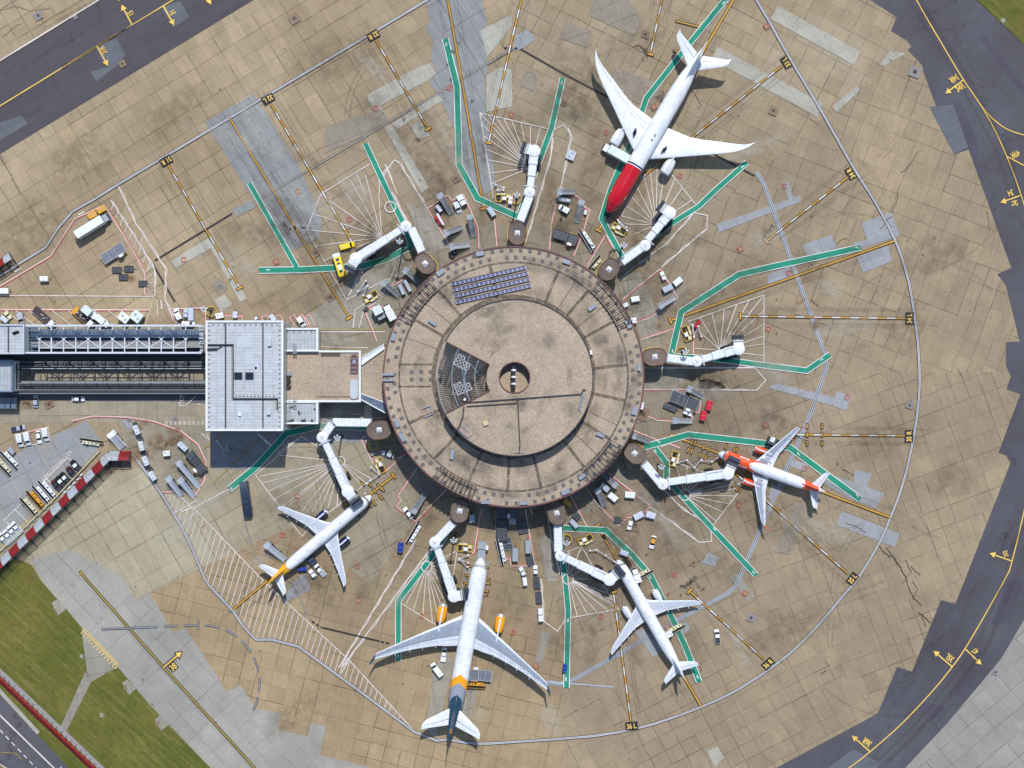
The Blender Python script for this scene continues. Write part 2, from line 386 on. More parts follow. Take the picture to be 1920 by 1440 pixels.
asphalt('asphalt_nw',31.3,lin(78,74,80),lin(72,69,76)); asphalt('asphalt_e',62,lin(72,70,79),lin(80,79,87),5.2)
asphalt('asphalt_road',-43,lin(78,76,86),lin(86,84,92)); asphalt('asphalt_dark',0,lin(92,94,102),lin(104,106,112),4)
asphalt('asphalt_patch',31.3,lin(98,102,108),lin(92,96,104)); asphalt('asphalt_patch2',62,lin(70,66,80),lin(72,70,84))
grass('grass_sw',-42); grass('grass_ne',-40)
paint('p_green',lin(6,138,112),.34); paint('p_white',lin(226,224,222),.35); paint('p_whitef',lin(214,206,200),.6)
paint('p_yellow',lin(208,156,48),.3); paint('p_gold',lin(234,196,96),.12); paint('p_black',lin(26,28,36),.12); paint('p_red',lin(198,92,90),.5)
paint('p_drain',lin(38,36,40),.25); paint('p_grate',lin(140,143,156),.4); paint('p_dullyellow',lin(160,138,60),.4); paint('p_slot',lin(168,176,188),.5)
paint('p_cover',lin(132,112,92),.5); paint('p_coverg',lin(136,134,136),.4); paint('p_chan',lin(150,147,138),.5)
paint('p_crack',lin(74,66,58),.6); paint('p_rubber',lin(104,94,82),.7)
def struct(mb,name,mats,label=None):
    o=mb.build(name,mats); o['kind']='structure'
    if label: o['label']=label
    return o
# one sheet to the horizon, then the paved sectors laid over it in 4 mm steps
m=MB(); m.poly([(-2500,-2500),(2500,-2500),(2500,2500),(-2500,2500)],0); struct(m,'ground','slab_se')
C0=(962,707)
ZL=[.004]
def sector(name,pts,mat,label=None):
    m=MB(); m.poly(pxy(pts),ZL[0]); ZL[0]+=.004; return struct(m,name,mat,label)
sector('apron_slabs',[C0,(962,-900),(-1900,-900),(-1900,760)],'slab_nw')
sector('apron_slabs',[C0,(2400,-497),(2400,-900),(962,-900)],'slab_ne')
sector('apron_slabs',[C0,(2600,690),(2600,-664)],'slab_e1')
sector('apron_slabs',[C0,(1440,1150),(2600,2150),(2600,690)],'slab_e2')
sector('apron_slabs',[C0,(1055,1200),(1055,2600),(2600,2600),(2600,2119),(1440,1149)],'slab_se')
sector('apron_slabs',[C0,(665,1142),(-300,2140),(-300,2600),(1055,2600),(1055,1200)],'slab_s')
sector('apron_slabs',[C0,(-1900,1400),(-1900,2400),(-550,2400),(665,1141)],'slab_sw')
sector('apron_slabs',[(281,1112),(325,1187),(347,1176),(425,1297),(450,1284),(478,1330),(485,1327),(665,1141),(700,1102),(560,985),(470,1020),(440,1040),(375,1064)],'slab_s')
sector('concrete_strip',[(60,1050),(95,1040),(130,1030),(225,1078),(255,1126),(281,1112),(325,1187),(347,1176),(425,1297),(450,1284),(480,1328),(527,1338),(520,1368),(577,1380),(583,1354),(611,1362),(600,1415),(820,1470),(900,1700),(640,1700),(395,1440),(280,1320),(225,1255),(158,1182),(120,1138),(75,1085)],'slab_grey')
sector('concrete_strip',[(1697,1440),(1777,1355),(1877,1235),(1920,1162),(1960,1100),(2500,900),(2500,1900),(1400,1800)],'slab_grey_e')
sector('service_yard',[(-1900,608),(600,608),(722,640),(722,800),(460,880),(385,860),(383,800),(150,790),(-1900,840)],'slab_road')
sector('service_yard',[(-300,900),(-10,878),(60,832),(163,790),(186,822),(183,845),(150,880),(100,925),(60,962),(20,1000),(-10,1030),(-300,1300)],'slab_yard')
sector('service_yard',[(222,784),(385,800),(388,880),(370,925),(300,925),(250,850),(235,842)],'slab_nearby')
sector('terminal_forecourt',[(962+292*math.cos(a*PI/36)*(1.0+.03*math.sin(a*2.3)),707+292*math.sin(a*PI/36)*(1.0+.03*math.cos(a*1.7))) for a in range(72)],'slab_nearby')
# taxiways
sector('taxiway',[(-3500,2417),(3000,-1535),(3000,-1730),(-3500,2268)],'asphalt_nw')
m=MB(); strip(m,[(-3500,2268),(187,0),(3000,-1730)],.9,.06); strip(m,[(-3500,2270),(189,1.5),(3000,-1728)],.28,.066,1); struct(m,'kerb',['p_whitef','p_crack'])
sector('taxiway',[(1560,-300),(1632,0),(1681,32),(1670,58),(1700,76),(1709,87),(1702,94),(1729,122),(1732,137),(1752,190),(1789,290),(1816,280),(1845,360),(1896,502),(1870,514),(1886,535),(1905,612),(1912,640),(1886,642),(1886,685),(1895,706),(1887,730),(1913,739),(1872,849),(1887,854),(1895,867),(1812,1080),(1791,1132),(1764,1125),(1710,1259),(1682,1250),(1655,1315),(1645,1338),(1455,1440),(1300,1540),(1500,1700),(1697,1440),(1777,1355),(1877,1235),(1920,1162),(1960,1100),(2300,1000),(2300,100),(1922,86),(1826,-6),(1700,-250),(600,-1700),(300,-1400)],'asphalt_e')
for i,(pts,mt) in enumerate([([(180,88),(218,72),(235,103),(222,120),(180,153),(170,135),(203,125),(190,110)],'asphalt_patch'),([(303,14),(338,2),(355,32),(325,52)],'asphalt_patch'),([(0,230),(40,217),(52,232),(0,263)],'asphalt_patch'),
  ([(1742,200),(1787,197),(1817,275),(1789,289)],'asphalt_patch'),([(1787,195),(1803,190),(1835,275),(1830,300),(1816,279)],'asphalt_patch2'),([(1858,1170),(1890,1085),(1918,1090),(1893,1168)],'asphalt_patch2'),
  ([(1815,1255),(1832,1258),(1808,1309),(1788,1303)],'asphalt_patch2'),([(1720,1310),(1777,1330),(1765,1352),(1728,1338)],'asphalt_patch2'),([(1836,70),(1845,62),(1925,170),(1925,185)],'asphalt_patch2'),([(1545,1445),(1600,1405),(1650,1430),(1640,1445)],'asphalt_patch')]):
    sector('taxiway_patch',pts,mt)
sector('service_road',[(-400,900),(0,1300),(130,1440),(300,1620),(-400,1620)],'asphalt_road')
sector('service_road',[(20,655),(388,655),(388,694),(-1500,694),(-1500,655)],'asphalt_dark')
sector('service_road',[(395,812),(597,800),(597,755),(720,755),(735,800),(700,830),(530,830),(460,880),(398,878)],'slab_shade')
sector('service_road',[(597,658),(720,656),(722,618),(598,618)],'slab_nearby')
sector('service_road',[(388,717),(388,756),(310,752),(170,752),(100,750),(-1500,752),(-1500,717)],'asphalt_dark')
# patches of newer or dirtier slabs
PATCH={'patch_grey_nw':[[(385,228),(476,176),(566,322),(604,415),(598,447),(547,471),(462,355)],
 [(790,-30),(896,-30),(914,45),(900,57),(914,107),(915,135),(908,144),(912,210),(930,350),(905,368),(893,360),(872,315),(855,250),(826,187),(806,155),(818,138),(809,108),(812,75),(796,50),(807,42)],
 [(435,393),(470,375),(480,388),(444,406)]],
 'patch_pale':[[(688,178),(780,128),(806,118),(818,138),(800,152),(700,205)],[(688,182),(702,180),(805,352),(790,362)],[(770,236),(788,227),(805,255),(785,262)],[(735,232),(820,175),(830,188),(745,242)],
 [(1458,11),(1613,97),(1600,122),(1445,36)],[(1345,88),(1543,194),(1532,219),(1335,112)],[(321,489),(390,447),(402,462),(330,503)],[(390,455),(402,458),(463,560),(450,566)],[(1668,95),(1700,100),(1657,124),(1650,122)],
 [(1560,200),(1608,160),(1612,170),(1568,211)],[(900,57),(958,28),(960,48),(914,107)],[(402,562),(422,552),(436,570),(415,586)],[(912,143),(935,126),(960,130),(960,200),(912,210)],[(1325,1407),(1345,1400),(1357,1420),(1340,1440)]],
 'patch_grey_e':[[(1615,418),(1643,408),(1653,438),(1625,450)],[(1643,408),(1671,398),(1687,442),(1600,470),(1598,455),(1625,450),(1653,438)],[(1606,482),(1665,460),(1672,490),(1618,511)],[(1504,459),(1559,440),(1569,465),(1514,484)],
 [(1440,515),(1480,500),(1485,520),(1440,535)],[(1343,420),(1440,388),(1500,366),(1503,378),(1440,401),(1348,436)],[(1468,342),(1479,340),(1487,372),(1478,374)],[(1455,718),(1565,745),(1560,760),(1440,727)],[(1569,734),(1595,743),(1587,770),(1560,760)],
 [(1603,880),(1635,888),(1625,913),(1657,925),(1642,953),(1590,932),(1545,908),(1556,890),(1600,904)],[(1577,958),(1686,1000),(1678,1026),(1568,984)],[(1485,862),(1515,870),(1508,885),(1482,874)],[(1447,908),(1468,918),(1450,941),(1440,933)],[(1328,1035),(1348,1045),(1340,1062),(1315,1055)],
 [(968,65),(990,55),(1003,75),(978,92),(962,95)],[(1190,1185),(1207,1178),(1243,1218),(1225,1233)],[(1265,1170),(1288,1166),(1294,1180),(1270,1196)],[(545,1093),(573,1073),(583,1105),(533,1131)]],
 'patch_dull':[[(1115,-20),(1180,0),(1203,40),(1190,68),(1105,30)],[(1150,125),(1240,160),(1225,205),(1140,170)],[(985,130),(1010,138),(1000,172),(975,160)],[(1490,940),(1512,945),(1480,1040),(1452,1035)],[(610,237),(715,205),(735,232),(610,287)],[(1060,40),(1110,60),(1100,90),(1050,72)],[(397,534),(412,521),(428,540),(410,554)]],
 'patch_inner':[[(570,602),(650,530),(745,472),(775,500),(715,560),(705,618),(598,618)],[(760,378),(800,400),(850,462),(800,478)],[(1165,520),(1200,510),(1222,560),(1240,625),(1203,640)],[(812,1262),(836,1215),(850,1245),(838,1290),(820,1385),(797,1370),(803,1330)],[(880,1280),(897,1292),(880,1352),(862,1340)],
 [(1016,1183),(1032,1187),(1024,1215),(1012,1255),(1001,1250)],[(1205,690),(1290,690),(1280,735),(1205,730)],[(870,1060),(920,1050),(905,1110),(865,1100)],[(1010,1010),(1030,1000),(1045,1090),(1025,1090)],[(1365,1080),(1385,1075),(1415,1118),(1405,1130)]],
 'patch_grey_e ':[[(225,785),(250,790),(260,805),(240,805)]]}
for k,v in PATCH.items():
    m=MB()
    for i,pts in enumerate(v):
        m.poly(pxy(pts),ZL[0]+i*.0006)
    ZL[0]+=.012; struct(m,'slab_patch',k.strip())
# grass
def gz(name,pts,mat): sector(name,pts,mat)
gz('grass',[(-400,1300),(-400,700),(0,1055),(40,1050),(60,1060),(75,1085),(100,1115),(125,1142),(158,1182),(225,1255),(280,1320),(395,1440),(520,1580),(320,1640),(130,1440),(-5,1296)],'grass_sw')
gz('grass',[(1825,-6),(2300,-400),(2300,400),(1922,86)],'grass_ne')
m=MB(); m.poly(pxy([(153,1181),(158,1180),(220,1250),(172,1278),(164,1262)]),ZL[0]); m.poly(pxy([(160,1260),(173,1275),(124,1372),(112,1367)]),ZL[0]+.002)
for a in ((97,1130),(107,1124),(125,1141),(109,1154)),((229,1280),(238,1274),(257,1290),(242,1303)),((290,1350),(300,1340),(318,1358),(302,1370)),((151,1226),(157,1228),(156,1235),(149,1233)),((186,1338),(192,1335),(197,1342),(190,1346)),((1875,37),(1882,33),(1886,40),(1880,44)):
    m.poly(pxy(a),ZL[0]+.004)
struct(m,'path','patch_inner'); ZL[0]+=.01
m=MB(); m.poly(pxy([(0,1290),(75,1372),(70,1377),(0,1301)]),ZL[0]); struct(m,'pavement','patch_pale'); ZL[0]+=.004
m=MB()
for a in ((98,1137),(104,1142),(109,1150),(101,1144)),((230,1290),(236,1284),(240,1291),(234,1295)),((291,1355),(297,1350),(300,1358),(294,1362)): m.poly(pxy(a),ZL[0])
struct(m,'drain_cover','p_cover'); ZL[0]+=.004
print('layers top',ZL[0])
assert ZL[0]<.26
ZB=ZL[0]+.004
_zn=zn
def zn(base=None,step=.0012,cyc=60):
    ZC[0]=(ZC[0]+1)%cyc; return ZB+.004+ZC[0]*step
# ---- drainage slots
m=MB()
DR=[(480,378),(962,91)]
strip(m,DR,.75,None,0); strip(m,DR,.16,None,1,off=.28); strip(m,DR,.16,None,1,off=-.28)
for pts in ([(1418,322),(1432,345),(1545,660),(1550,688),(1541,712),(1520,775),(1380,1098),(1365,1112),(1260,1168),(1080,1272),(1050,1283),(1025,1278)],):
    strip(m,pts,1.35,None,2); strip(m,pts,.22,None,1,off=.32); strip(m,pts,.22,None,1,off=-.32)
strip(m,[(460,980),(480,1045),(548,1095),(585,1165)],.5,None,0); strip(m,[(460,980),(480,1045),(548,1095),(585,1165)],.14,None,1)
strip(m,[(1150,1288),(1025,1278)],.5,None,2)
struct(m,'drainage_channel',['p_chan','p_crack','p_slot'])
m=MB()
for pts in ([(290,489),(436,400)],[(285,492),(328,566)],[(976,92),(1060,140),(1145,185)],[(1335,287),(1415,330)],[(603,1176),(712,1202)]): strip(m,pts,.55)
for pts in ([(585,1165),(602,1176)],[(714,1203),(730,1206)],[(945,90),(972,91)]): dashes(m,pts,.6,1.1,.6)
dashes(m,[(560,1020),(590,1170)],.01,1,1)
struct(m,'drainage_slot','p_drain')
# ---- apron edge line: white twin line on black
RING=[(760,25),(215,350),(180,372),(136,397),(110,427),(86,464),(37,494),(-200,640)]
RTOP=[(1150,-210),(760,25)]
RING2=[(1280,-240),(1418,0),(1440,37),(1485,117),(1539,207),(1600,315),(1629,360),(1655,405),(1676,446),(1690,482),(1704,530),(1712,577),(1718,618),(1722,660),(1724,720),(1720,770),(1714,812),(1702,872),(1686,927),(1669,970),(1650,1015),(1611,1080),(1576,1122),(1540,1165),(1497,1210),(1455,1245),(1385,1292),(1315,1325),(1247,1350),(1195,1365),(1110,1380),(960,1391),(892,1394),(840,1386),(777,1372),(560,1212),(480,1199),(437,1145),(392,1097),(380,1075),(360,1027),(340,987),(325,962),(300,922),(250,852)]
m=MB()
for r in (RTOP+RING[1:],RING2):
    r=smoothpath(r,2) if len(r)>20 else r
    strip(m,r,1.0,ZB+.085,0); strip(m,r,.66,ZB+.088,1); strip(m,r,.13,ZB+.091,2,off=.24); strip(m,r,.13,ZB+.091,2,off=-.24)
struct(m,'road_marking',['p_black','p_grate','p_white'],'twin white apron edge line on black sweeping round the stands')
# dashed grey curve at lower left
m=MB()
for a in ([(190,1180),(296,1175)],[(307,1174),(333,1173)],[(345,1173),(372,1172)],[(372,1163),(372,1180)],[(384,1172),(397,1173),(411,1176)],[(423,1181),(434,1186),(445,1194)],[(453,1201),(464,1213),(471,1223)],[(476,1232),(482,1247),(485,1259)],[(487,1270),(487,1285),(485,1297)],[(484,1307),(480,1320),(475,1332)]):
    strip(m,a,.68,None,0); strip(m,a,.38,None,1)
struct(m,'road_marking',['p_black','p_grate'])
# ---- stand lead-in lines
m=MB()
def lead(pts,striped,T0=False,T1=False,w=.62):
    w*=.68
    z=ZB+.096+len(m.f)*.00004
    strip(m,pts,w+.4,z,0)
    if striped: dashes(m,pts,w,3.4,2.7,z+.003,1,mi2=2)
    else: strip(m,pts,w,z+.003,1)
    for fl,a,b in ((T0,pts[0],pts[1]),(T1,pts[-1],pts[-2])):
        if fl:
            pa=P(*a).xy; pb=P(*b).xy; d=(pb-pa).normalized(); n=Vector((-d.y,d.x))
            strip(m,[pa-n*1.3,pa+n*1.3],1.05,z+.006,0,metres=True); strip(m,[pa-n*1.1,pa+n*1.1],.62,z+.009,1,metres=True)
lead([(316,310),(450,540)],1,0,1); lead([(431,222),(655,596)],0,0,1); lead([(508,195),(605,360),(667,466)],1); lead([(705,76),(803,242)],1,0,1)
lead([(832,-40),(853,75),(907,391)],0,0,1,.75); lead([(978,0),(960,73),(916,268)],1,0,1); lead([(1250,-40),(1219,102)],1,0,1)
lead([(1394,-40),(1375,0),(1122,432)],0,0,1,.8); lead([(1466,124),(1197,338)],1,0,1); lead([(1590,332),(1437,452)],1,0,1); lead([(1676,452),(1257,601)],0,0,1,.8)
lead([(1697,597),(1388,593)],1,0,1); lead([(1697,817),(1489,815)],1,0,1); lead([(1669,970),(1280,824)],0,0,0,.8); lead([(1590,1076),(1435,937),(1373,882)],1)
lead([(1432,1236),(1293,1108)],1,0,1); lead([(1183,1352),(1150,1110)],1,0,1); lead([(1315,1325),(1283,1270),(1120,985)],0,0,1,.8)
lead([(858,1330),(903,1018)],0,0,1,.8); lead([(437,1143),(700,922),(738,892)],0,0,1,.8); lead([(1262,826),(1262,816)],0,0,1)
struct(m,'road_marking',['p_black','p_yellow','p_white'],'yellow and white aircraft lead-in lines on the stands')
# stop ticks beside the noses
m=MB()
def tick(x,y,a,L=1.9,w=.5):
    w*=.75; L*=.9
    c=P(x,y).xy; d=Vector((math.cos(R(a)),math.sin(R(a)))); z=ZB+.125
    strip(m,[c-d*(L/2+.3),c+d*(L/2+.3)],w+.5,z,0,metres=True); strip(m,[c-d*L/2,c+d*L/2],w,z+.004,1,metres=True)
for x,y in ((1297,829),(1303,831),(1319,838),(1329,842)): tick(x,y,70,1.9)
for x,y in ((1290,844),(1297,846),(1313,853),(1323,857),(1361,837),(1377,843),(1381,843),(1340,861),(1352,865),(1399,886),(1406,892),(1376,909),(1383,917),(1388,919)): tick(x,y,70 if y<870 else 52,1.7)
for x,y in ((1513,799),(1541,799),(1513,815),(1541,815),(1513,831),(1541,831)): tick(x,y,90,1.6)
for x,y in ((680,907),(693,908),(717,917),(703,920),(714,932),(701,943),(693,946),(687,949),(679,952),(670,963),(671,957),(649,945)): tick(x,y,-52,1.9)
for x,y in ((883,1062),(911,1064),(877,1079),(879,1084),(874,1093),(878,1098),(876,1102),(913,1085),(914,1094),(911,1108),(909,1115)): tick(x,y,-8,1.7)
tick(1292,46,-14,10,.5); tick(1270,97,-14,3,.5); tick(712,913,-54,2.4,.5)
struct(m,'road_marking',['p_black','p_yellow'],'short yellow nose wheel stop bars on black')
# ---- stand number boxes
m=MB()
for x,y,a,s in ((312,302,-150,'31 R'),(503,186,-150,'32 L'),(700,67,-150,'32 R'),(1474,117,121,'33 L'),(1595,325,121,'34 R'),(1705,597,90,'34 L'),(1704,818,90,'35 R'),(1598,1085,52,'35 L'),(1440,1244,42,'36 R'),(1184,1361,6,'36 L')):
    c=P(x,y).xy; z=ZB+.142; d=Vector((math.cos(R(a)),math.sin(R(a))))
    strip(m,[c-d*2.05,c+d*2.05],2.8,z,0,metres=True); ground_text(m,s,x,y,a,1.75,.8,1,z+.005)
struct(m,'stand_number_marking',['p_black','p_gold'],'black painted stand number boxes with yellow figures along the apron edge line')
# ---- taxiway lines, arrows, numbers
m=MB()
def tl(pts,w=.42,k=4):
    w*=.85
    r=smoothpath(pts,k) if len(pts)>3 else pts
    strip(m,r,w,None,0)
tl([(-400,443),(0,199),(248,47),(325,0),(3000,-1627)],.45)
tl([(1640,-150),(1718,0),(1770,90),(1806,150),(1830,185),(1860,235),(1887,293),(1912,360),(1932,430),(1944,520),(1948,650),(1940,800),(1925,930),(1897,1052),(1885,1083),(1845,1155),(1809,1216),(1785,1250),(1751,1292),(1692,1355),(1631,1409),(1591,1440),(1480,1520)])
tl([(1828,182),(1843,203),(1860,222),(1885,241),(1918,253),(1980,268)],.4)
tl([(1887,293),(1950,327)],.5,1)
def arrow(a,b,w=.55,blk=False):
    w*=.8
    pa=P(*a).xy; pb=P(*b).xy; d=(pb-pa).normalized(); n=Vector((-d.y,d.x)); z=zn()
    h=pb-d*1.9
    if blk: strip(m,[pa,h],w+.6,z-.003,1,metres=True); m.poly([pb+d*.5,h-d*.3+n*1.6,h-d*.3-n*1.6],z-.003,1)
    strip(m,[pa,h],w,z,0,metres=True); m.poly([pb,h+n*1.05,h-n*1.05],z,0)
for a,b in (((248,47),(228,9)),((307,12),(327,48)),((182,87),(203,124)),((385,-12),(396,9)),((1806,150),(1772,176)),((1915,366),(1875,380)),((1897,1052),(1855,1037)),((1809,1216),(1840,1246)),((1785,1250),(1750,1220)),((1631,1409),(1597,1379)),((232,-12),(222,2))): arrow(a,b)
arrow((307,1251),(341,1222),.6,True)
for s,x,y,a,h in (('15',245,25,120,1.7),('31',324,24,120,1.7),('31R',194,94,120,1.6),('34R',1788,148,-148,1.9),('34R',1800,164,32,1.9),('49R',1903,290,-156,1.9),('34',1894,362,-162,1.8),('34',1902,381,98,1.8),('35',1885,1038,-165,1.7),('47',1828,1220,143,1.8),('35L',1780,1233,142,1.8),('36R',1625,1391,142,1.9)):
    ground_text(m,s,x,y,a,h*1.15,.68,0)
z=ZB+.13; c=P(325,1250).xy; d=Vector((math.cos(R(40)),math.sin(R(40)))); strip(m,[c-d*1.4,c+d*1.4],2.5,z,1,metres=True); ground_text(m,'38',325,1250,40,2.2,.8,0,z+.006)
ground_text(m,'319',1317,45,-170,1.5,.6,0)
strip(m,[(150,1070),(160,1084),(307,1251),(460,1420),(520,1490)],1.0,None,1); strip(m,[(150,1070),(160,1084),(307,1251),(460,1420),(520,1490)],.5,None,2)
strip(m,[(149,1079),(156,1073)],.5,None,2)
strip(m,[(155,1180),(220,1248)],.26,None,0); strip(m,[(158,1178),(223,1246)],.26,None,0)
for i in range(14):
    t=i/13; x=156+t*64; y=1184+t*66; strip(m,[(x,y),(x-5,y+4)],.24,None,0)
struct(m,'taxiway_marking',['p_gold','p_black','p_dullyellow'],'yellow taxiway centre lines, arrows and stand numbers')
# ---- green walkways
m=MB()
G=[([(835,73),(857,163),(861,310),(895,372),(972,407)],10.6),([(1055,147),(1034,240),(1015,292),(985,370),(973,406)],9.5),([(685,269),(732,370),(757,420),(772,462)],9.2),([(485,507),(560,506),(620,503),(680,499),(722,487),(756,470),(775,461)],10.5),([(468,344),(557,502)],8.6),
([(1361,-2),(1290,85),(1212,184),(1203,210),(1185,262),(1165,307),(1145,355),(1128,410),(1166,481)],9.6),([(1172,481),(1212,452),(1262,417),(1310,387),(1340,358),(1400,305)],9),([(1613,464),(1440,502),(1385,515),(1277,585),(1258,667)],10.5),
([(1262,668),(1300,670),(1360,675),(1440,686),(1512,695),(1556,665)],9.5),([(1208,838),(1290,815),(1440,832),(1482,840),(1612,936)],10.5),([(1228,840),(1250,868),(1249,902),(1262,912),(1417,1078)],9.5),([(1056,990),(1136,994),(1186,1041),(1220,1080),(1266,1171),(1284,1210),(1311,1278)],10),
([(1052,990),(1052,1030),(1058,1070),(1065,1142),(1062,1289)],9.5),([(838,1000),(800,1057),(747,1126),(747,1239)],9.5),([(695,802),(630,799),(597,799),(537,813),(480,876),(430,917)],11)]
def ends(pts,w):
    return
for pts,w in G:
    z=ZB+.155+len(m.v)*.00006
    strip(m,pts,w/S+.42,z,1); strip(m,pts,w/S-.05,z+.006,0)
def walker(x,y,a):
    vs=[(-.28,-.75),(-.02,-.1),(.25,-.75),(.4,-.7),(.15,.1),(.2,.5),(-.12,.5),(-.42,.1),(-.3,0),(-.1,.2),(-.42,-.7)]
    c=P(x,y); rm=Matrix.Rotation(R(a),2); z=ZB+.195
    m.poly([c.xy+rm@Vector(v)*.85 for v in vs],z,1); 
    m.poly([c.xy+rm@Vector((.05+.2*math.cos(k*PI/4),.75+.2*math.sin(k*PI/4)))*.85 for k in range(8)],z,1)
for x,y,a in ((837,84,0),(1053,156,-10),(1356,6,-45),(1392,313,-50),(1606,464,-100),(1540,674,-60),(1261,659,5),(503,506,90),(1607,929,40),(1340,992,45),(1413,1073,45),(1229,846,30),(1497,851,45),(1219,1082,20),(1308,1269,25),(1065,1163,0),(1061,1273,0),(747,1230,0),(434,916,130),(1235,828,60)): walker(x,y,a)
struct(m,'walkway_marking',['p_green','p_white'],'green painted pedestrian walkways edged in white')
# ---- white marking work
m=MB()
def wl(pts,w=.32,mi=0,closed=False): strip(m,pts,w,None,mi,closed)
def zig(pts,amp=3.2,step=17,w=.3):
    wl(pts,w); pm=[Vector(p) for p in pts]; out=[]; k=0
    for a,b in zip(pm,pm[1:]):
        L=(b-a).length; n=max(1,int(L/step)); d=(b-a)/L; nn=Vector((d.y,-d.x))
        for i in range(n):
            out.append(tuple(a+(b-a)*i/n+nn*(amp if k%2 else .4))); k+=1
    out.append(tuple(pm[-1])); wl(out,w)
def circ(x,y,r,w=.32): strip(m,[(x+r*math.cos(a*PI/16),y+r*math.sin(a*PI/16)) for a in range(32)],w,ZB+.2,0,True)
def fan(c,ends,r=0):
    for e in ends:
        a=Vector(c); b=Vector(e); d=(b-a).normalized(); wl([tuple(a+d*r),e],.27)
    if r: circ(c[0],c[1],r,.4)
fan((716,445),[(602,365),(617,376),(588,401),(575,431),(590,462),(645,360),(657,338),(685,328),(710,360),(605,490),(620,540),(650,562)],0)
wl([(575,431),(602,364),(693,308)]); wl([(575,431),(650,562),(692,475)]); wl([(650,562),(728,522)]); circ(732,388,10,.4); wl([(668,325),(685,365)]); wl([(710,325),(712,362)])
fan((993,315),[(903,233),(907,255),(912,280),(915,300),(918,325),(921,345),(901,213),(915,216),(930,220),(945,224),(960,228),(977,232),(995,236),(1013,240)])
wl([(925,372),(900,212),(1028,242)])
fan((1230,422),[(1165,405),(1172,420),(1187,440),(1175,387),(1185,370),(1195,352),(1207,330),(1218,310),(1232,305),(1247,315),(1265,335),(1280,352),(1297,375)])
wl([(1165,405),(1215,300)]); wl([(1258,326),(1303,382)])
fan((1350,657),[(1312,595),(1335,587),(1358,579),(1381,572),(1405,563),(1432,554),(1432,582),(1432,608),(1432,630),(1432,645),(1432,667),(1292,605),(1302,653)])
wl([(1290,603),(1432,553),(1432,681)])
fan((1284,928),[(1267,868),(1288,875),(1307,883),(1325,890),(1360,900),(1388,905),(1388,915),(1380,930),(1368,945),(1355,960),(1342,977)],10)
wl([(1267,867),(1392,911)]); wl([(1388,918),(1337,985)])
fan((1065,1085),[(1082,1155),(1101,1152),(1120,1149),(1140,1145),(1160,1142),(1152,1133),(1147,1125),(1138,1112),(1120,1085),(1090,1025),(1110,1055),(1068,1035)],10)
wl([(1070,1158),(1160,1142),(1130,1095)]); wl([(1062,1035),(1090,1024),(1112,1062)])
fan((800,1062),[(760,1135),(775,1145),(793,1152),(811,1167),(820,1150),(828,1138),(835,1128),(845,1110),(857,1033),(851,1060),(848,1082),(840,1095)],10)
wl([(752,1131),(818,1172)]); wl([(857,1033),(848,1092)])
fan((638,865),[(520,853),(487,893),(490,907),(500,922),(512,938),(527,953),(543,947),(567,958),(585,960),(600,957),(615,953),(632,948),(697,898),(686,906),(680,913),(662,925)],9)
wl([(478,889),(567,1006),(580,988)]); wl([(520,850),(565,818),(615,850)]); wl([(480,890),(565,818)]); wl([(697,898),(590,982)])
# zigzag service road edges
zig([(222,350),(255,420),(311,505),(309,560),(318,582),(337,609)]); zig([(208,376),(250,440),(290,505),(291,555)],3,15); 
zig([(716,345),(722,325),(740,300),(750,308),(800,390)]); zig([(735,360),(760,410),(770,445),(800,490)],2.5); zig([(722,308),(745,365)],2)
zig([(1065,240),(1070,258),(1063,290),(1052,350)]); zig([(1036,245),(1033,290),(1010,370),(985,455)],2.5); wl([(1036,245),(1057,234),(1071,255)])
zig([(1240,502),(1325,430)],3); wl([(1325,430),(1326,404),(1300,399)]); zig([(1300,399),(1250,455),(1190,500),(1160,525)],3,20); wl([(1208,689),(1415,689)],.3); zig([(1208,691),(1415,690)],2.2,14,.25); wl([(1415,690),(1436,713),(1418,732)]); zig([(1318,731),(1418,732)],2,13,.25)
zig([(1240,915),(1280,955),(1335,988)],3,16); zig([(1218,950),(1260,980),(1310,1017)],3,16); wl([(1310,1017),(1334,1015),(1333,993)])
zig([(1056,1100),(1060,1155)],2.5,14,.25); zig([(1014,1085),(1020,1165)],2.5,14); wl([(1020,1165),(1045,1183),(1062,1160)]); zig([(1023,950),(1033,1010),(1050,1080)],2.4,15,.3)
zig([(815,1018),(640,1252)],3,20); zig([(780,1010),(635,1252)],3,20); wl([(652,1242),(640,1262)])
zig([(340,960),(370,950),(430,917)],2,14,.26); 
# hatched triangle
TOPL=[(300,923),(340,932),(370,960),(495,1090),(560,1148),(655,1238),(775,1368)]
wl([(300,923),(323,924)]); wl([(340,932),(370,960),(495,1090),(655,1238),(775,1368)]); wl([(325,963),(370,938)]); wl([(340,985),(372,957)])
def yat(poly,x):
    for a,b in zip(poly,poly[1:]):
        if a[0]<=x<=b[0]: return a[1]+(b[1]-a[1])*(x-a[0])/(b[0]-a[0]+1e-9)
LOW=[(300,922),(325,962),(340,987),(360,1027),(380,1075),(392,1097),(437,1145),(480,1199),(560,1212),(777,1372)]
x=312
while x<770:
    yt=yat(TOPL,x)
    if yt:
        xb=x;  # walk down the hatch direction until the edge line
        for k in range(400):
            xx=x-.3*k; yy=yt+k; yl=yat(LOW,xx)
            if yl is None or yy>=yl-3: break
        if k>3: wl([(x,yt),(xx,yy)],.24,0)
    x+=8.6
